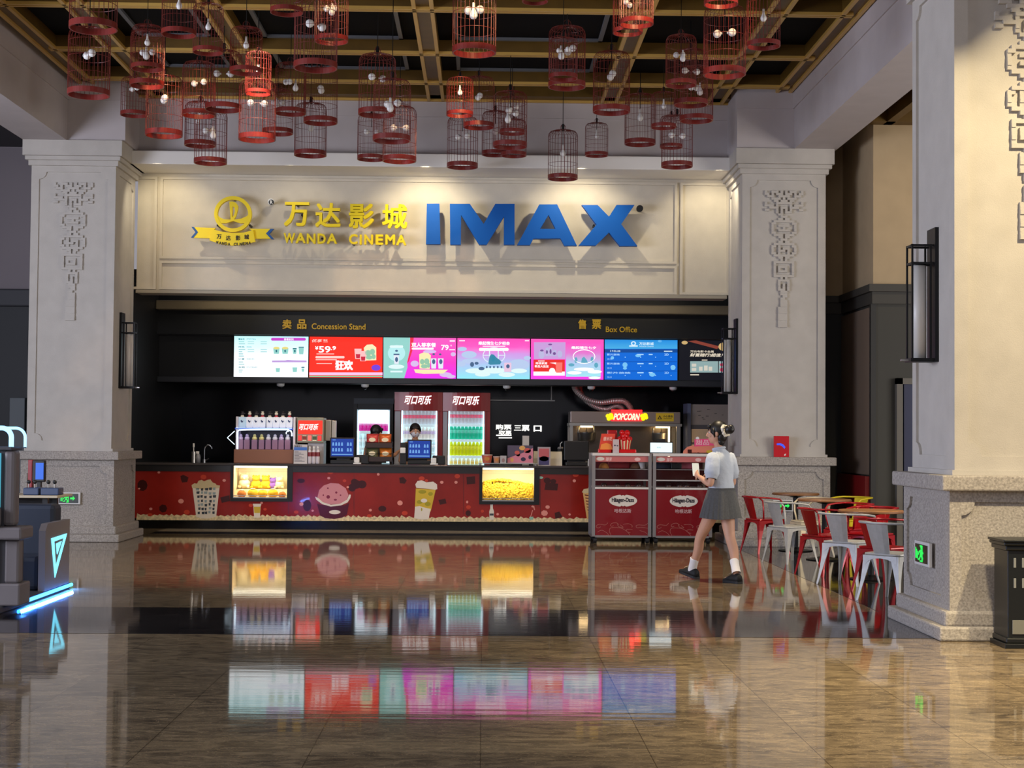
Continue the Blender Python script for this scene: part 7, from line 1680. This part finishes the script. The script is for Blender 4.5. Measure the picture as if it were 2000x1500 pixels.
def ex(mb):
    HM.append(head_volume(mb, hed, fw*0.9-ac*0.35, Vector((0, 0, 1)), 1.02))
    hand_volume(mb, wl, (wl-el)+ac*0.08, ac, 0.7, 0.92, True); hand_volume(mb, wr, (wr-er)-ac*0.06, -ac, 0.7, 0.92, False)
bodymb = skin_body(joints, edges, 'pel', 0.0075, ex)
t = thing('person', 'girl in pale shirt and grey pleated skirt walking left past the carts', 'person', (pel.x, pel.y, 0))
part('body', bodymb, SKIN, t)
Z = Vector((0, 0, 1)); M0 = HM[0]
eye_parts(t, M0)
# hair: cap over skull, nape and fringe
h = MB(); h.smooth = True; h.ball((0, -0.018, 0.034), (0.088, 0.098, 0.102), 20, 14); h.ball((0, -0.050, -0.03), (0.074, 0.056, 0.075), 16, 12); h.ball((0, -0.042, -0.085), (0.052, 0.04, 0.05), 12, 10)
for sx in (-1, 1): h.tube([(sx*0.078, 0.03, 0.05), (sx*0.084, 0.022, 0.0), (sx*0.08, 0.012, -0.045)], [0.016, 0.013, 0.005], 8)
h.tube([(-0.05, 0.062, 0.075), (0.0, 0.082, 0.072), (0.05, 0.062, 0.075)], 0.022, 8)
part('hair', h.rot(M0), HAIR, t)
bun = J(1425, 838.5, DG-0.15); sc_ = J(1417, 841, DG-0.115)
b = MB(); b.smooth = True; b.ball(bun, (0.052, 0.05, 0.048), 16, 12); b.ball(bun+Vector((0.01, -0.01, 0.02)), (0.035, 0.04, 0.03), 12, 8); part('hair_bun', b, HAIR, t)
ax = (bun-sc_).normalized(); u_ = ax.orthogonal().normalized(); v_ = ax.cross(u_)
s_ = MB(); s_.smooth = True; s_.tube([sc_+ax*0.006*math.sin(q*5)+(u_*math.cos(q)+v_*math.sin(q))*(0.046+0.007*math.sin(q*7)) for q in [2*PI*k/36 for k in range(36)]], [0.018+0.006*math.sin(k*1.9) for k in range(36)], 8, closed=True); part('scrunchie', s_, mat('cream_scrunchie', (232, 222, 200), 0.9), t, 'cream ruffled scrunchie')
# shirt
rg = [(pel+Z*0.125, 0.158, 0.122, ac, fw), (pel+Z*0.15, 0.160, 0.124, ac, fw), (mid(pel, che, 0.62), 0.150, 0.118, ac, fw), (che, 0.158, 0.124, ac, fw), (che+Z*0.07, 0.165, 0.118, ac, fw), (che+Z*0.125, 0.160, 0.098, ac, fw), (che+Z*0.165, 0.115, 0.078, ac, fw), (nek+Z*0.0, 0.062, 0.062, ac, fw)]
part('shirt', garment(rg), SHIRT, t)
for s0, e0 in ((sl, el), (sr, er)):
    d = (e0-s0).normalized(); uu = d.orthogonal().normalized(); vv = d.cross(uu); q = MB(); q.smooth = True; n = 20
    q.loft([[s0+Vector(d)*f+uu*r*math.cos(2*PI*k/n)*(1+0.03*math.sin(5*k))+vv*r*math.sin(2*PI*k/n) for k in range(n)] for f, r in ((-0.05, 0.03), (-0.03, 0.06), (0.03, 0.074), (0.10, 0.076), (0.165, 0.078), (0.20, 0.066), (0.205, 0.060), (0.225, 0.060), (0.228, 0.052))], caps=False)
    part('sleeve', q, SHIRT, t)
q = MB(); q.smooth = True; q.tube([nek+Z*0.0+(ac*math.cos(a)+fw*math.sin(a))*0.060+Z*0.012*math.sin(a+PI) for a in [2*PI*k/24 for k in range(24)]], 0.013, 8, closed=True); part('collar', q, SHIRT, t)
# pleated skirt
q = MB(); n = 96; R = []
for f in (0, 0.06, 0.2, 0.45, 0.7, 0.9, 1.0):
    c = pel+Z*(0.135-0.315*f)+fw*0.01*f; a = 0.158+0.095*f**0.8; b_ = 0.124+0.085*f**0.8
    R.append([c+ac*(a*(1+0.05*f*(((k*24/n) % 1)-0.5)))*math.cos(2*PI*k/n)+fw*(b_*(1+0.05*f*(((k*24/n) % 1)-0.5)))*math.sin(2*PI*k/n)+Z*0.006*math.sin(2*PI*k/n*3)*f for k in range(n)])
q.loft(R, caps=False); part('skirt', q, SKIRT, t)
q = MB(); q.smooth = True; q.tube([pel+Z*0.125+(ac*0.159*math.cos(a)+fw*0.125*math.sin(a)) for a in [2*PI*k/32 for k in range(32)]], 0.012, 6, closed=True); part('waistband', q, SKIRT, t)
# socks and shoes
for kn, an, toe, nm in ((kl, al, tl, 'l'), (kr, ar, tr_, 'r')):
    up_ = (kn-an).normalized(); u_ = up_.orthogonal().normalized(); v_ = up_.cross(u_)
    q = MB(); q.smooth = True; q.loft([[an+up_*f+(u_*math.cos(2*PI*k/18)+v_*math.sin(2*PI*k/18))*r for k in range(18)] for f, r in ((-0.045, 0.046), (0.0, 0.0445), (0.05, 0.044), (0.095, 0.047), (0.105, 0.047), (0.108, 0.041))], caps=False); part('sock', q, SOCK, t)
    d = Vector((toe.x-an.x, toe.y-an.y, 0)).normalized(); L = 0.135; sd = Vector((d.y, -d.x, 0)); tilt = 0.20 if nm == 'l' else 0.0
    heel = Vector((an.x, an.y, 0))-d*0.075; q = MB(); q.smooth = True; so = MB(); R = []; S2 = []
    for f, w_, top in ((0.0, 0.030, 0.090), (0.02, 0.042, 0.102), (0.07, 0.046, 0.108), (0.13, 0.046, 0.092), (0.18, 0.048, 0.068), (0.22, 0.045, 0.048), (0.25, 0.034, 0.040), (0.262, 0.018, 0.034)):
        c = heel+d*f; lift = f*tilt
        R.append([c+sd*w_*math.cos(a)+Z*(lift+0.022+(top-0.022)*max(0, math.sin(a))**0.8) for a in [PI*k/10 for k in range(11)]])
        S2.append([c+sd*w_*1.06*sx+Z*(lift+z) for sx, z in ((-1, 0.001), (1, 0.001), (1, 0.026), (-1, 0.026))])
    q.loft(R); sho = part('shoe', q, SHOE, t); so.loft(S2); part('shoe_sole', so, mat('black_sole', (20, 20, 21), 0.6), sho)
    lc = MB()
    for k in range(3): c = heel+d*(0.135+0.02*k)+Z*((0.12+0.02*k)*tilt+0.100-0.010*k); lc.tube([c-sd*0.026, c+Z*0.004, c+sd*0.026], 0.004, 6)
    part('shoelace', lc, mat('buff_lace', (176, 160, 130), 0.8), sho, 'buff laces')
pp = wl+(wl-el).normalized()*0.085+ac*0.045; q = MB().bbox(-0.036, 0.036, -0.005, 0.005, -0.075, 0.075, 0.004); ang = math.atan2(fw.y, fw.x); q.rot(Matrix.Translation(pp+Vector((0, 0, 0.03))) @ Matrix.Rotation(ang+0.7, 4, 'Z') @ Matrix.Rotation(0.5, 4, 'X')); solo('phone', q, mat('phone_white', (226, 236, 236), 0.2), 'phone in a white case held by the walking girl', 'phone')

# staff behind the counter
def staff(px, py_head, D, fwd, label, mask=True, reach=None, hair_col=HAIR):
    hd = J(px, py_head, D); fw = Vector(fwd).normalized(); ac = Vector((fw.y, -fw.x, 0)); H = hd.z+0.11; Z = Vector((0, 0, 1))
    base = Vector((hd.x, hd.y, 0))
    pel = base+Z*(H*0.53); che = base+Z*(H*0.74); nek = base+Z*(H*0.845)
    hl, hr = pel-ac*0.09, pel+ac*0.09; sl, sr = che+Z*0.10-ac*0.18, che+Z*0.10+ac*0.18
    el, er = sl-Z*0.27-ac*0.06, sr-Z*0.27+ac*0.06; wl, wr = el+fw*0.22-Z*0.02+ac*0.05, er+fw*0.22-Z*0.02-ac*0.05
    if reach is not None:
        wr = Vector(reach); er = mid(sr, wr, 0.5)+Vector((0, 0, -0.13))
    J2 = {'pel': (pel, (0.14, 0.11)), 'waist': (mid(pel, che, 0.5), (0.13, 0.10)), 'che': (che, (0.15, 0.11)), 'up': (mid(che, nek, 0.6), (0.11, 0.08)), 'nek': (nek, 0.052), 'head': (hd-Z*0.06, 0.05)}
    for s, h, sh, e, w_ in (('l', hl, sl, el, wl), ('r', hr, sr, er, wr)):
        J2['h'+s] = (h, 0.09); J2['k'+s] = (h*1-Z*H*0.25, 0.058); J2['a'+s] = (Vector((h.x, h.y, 0.07)), 0.04); J2['t'+s] = (Vector((h.x, h.y, 0.045))+fw*0.15, 0.036)
        J2['s'+s] = (sh, 0.055); J2['u'+s] = (mid(sh, e, 0.5), 0.046); J2['e'+s] = (e, 0.04); J2['w'+s] = (w_, 0.027)
    ed = [('pel','waist'),('waist','che'),('che','up'),('up','nek'),('nek','head')]
    for s in 'lr': ed += [('pel','h'+s),('h'+s,'k'+s),('k'+s,'a'+s),('a'+s,'t'+s),('up','s'+s),('s'+s,'u'+s),('u'+s,'e'+s),('e'+s,'w'+s)]
    hm = []
    def ex2(mb):
        hm.append(head_volume(mb, hd, fw, Z, 1.04))
        hand_volume(mb, wl, wl-el, ac, 0.6, 1.0, True); hand_volume(mb, wr, wr-er, -ac, 0.5, 1.0, False)
    bm_ = skin_body(J2, ed, 'pel', 0.009, ex2)
    t = thing('person', label, 'person', tuple(base)); part('body', bm_, SKIN, t); eye_parts(t, hm[0], 1.04)
    h = MB(); h.smooth = True; h.ball((0, -0.024, 0.045), (0.090, 0.104, 0.098), 18, 12); h.ball((0, -0.055, -0.015), (0.080, 0.062, 0.07), 14, 10)
    h.tube([(-0.07, 0.05, 0.06), (-0.03, 0.08, 0.066), (0.03, 0.082, 0.07), (0.07, 0.05, 0.06)], 0.022, 8)
    for sx in (-1, 1): h.tube([(sx*0.08, 0.02, 0.05), (sx*0.085, 0.01, 0.0)], [0.016, 0.01], 8)
    part('hair', h.rot(hm[0]), hair_col, t)
    rg = [(pel-Z*0.06, 0.175, 0.14, ac, fw), (mid(pel, che, 0.5), 0.165, 0.135, ac, fw), (che, 0.178, 0.14, ac, fw), (che+Z*0.08, 0.18, 0.13, ac, fw), (che+Z*0.135, 0.17, 0.105, ac, fw), (mid(che, nek, 0.75), 0.11, 0.085, ac, fw), (nek-Z*0.01, 0.07, 0.07, ac, fw)]
    part('shirt', garment(rg), mat('dark_uniform', (40, 40, 48), 0.8), t)
    rg = [(Vector((pel.x, pel.y, 0.08)), 0.15, 0.11, ac, fw), (pel-Z*0.3, 0.165, 0.125, ac, fw), (pel, 0.178, 0.145, ac, fw)]
    part('trousers', garment(rg), BLACK, t)
    if mask:
        q = MB(); q.smooth = True; R = []
        for z, hw, dp in ((-0.012, 0.062, 0.112), (-0.03, 0.07, 0.116), (-0.06, 0.066, 0.104), (-0.09, 0.046, 0.084)):
            R.append([(hw*math.sin(a), (dp-0.03)*math.cos(a)**1+0.02, z) for a in [-1.35+2.7*k/12 for k in range(13)]]+[((hw-0.006)*math.sin(a), (dp-0.037)*math.cos(a)+0.02, z) for a in [1.35-2.7*k/12 for k in range(13)]])
        q.loft(R); q.tube([(0.066, 0.03, -0.03), (0.083, 0.0, -0.01)], 0.003, 5); q.tube([(-0.066, 0.03, -0.03), (-0.083, 0.0, -0.01)], 0.003, 5)
        part('face_mask', q.rot(hm[0]), mat('pale_mask', (216, 218, 232), 0.8), t, 'pale face mask')
    return t
staff(811, 843, 25.05, (0.12, -1, 0), 'masked staff member with dark fringe standing behind the middle till')
staff(736, 846, 25.10, (0.5, 0.86, 0), 'staff member with dark hair behind the snack rack, one arm stretched out', mask=False, reach=J(781, 880, 25.3))

# ------------------------------------------------------------------ spots that pick out some birdcages
for c in cage_list:
    if (c[0], c[1]) in ((320,263), (926,101), (898,224), (1243,46), (1408,7), (1415,144), (780,313), (388,224), (647,79), (502,271)):
        k_ = {(898,224): 1.6, (1243,46): 1.6, (1408,7): 1.8, (320,263): 1.4, (926,101): 1.0}.get((c[0], c[1]), 0.7)
        p = c[6]+Vector((0.25, -1.1, 0)); p.z = 6.2
        spot(p, c[6]+Vector((0, 0, c[3]*0.5)), 170*k_, (1.0, 0.62, 0.32), 26, 0.5, 0.03)
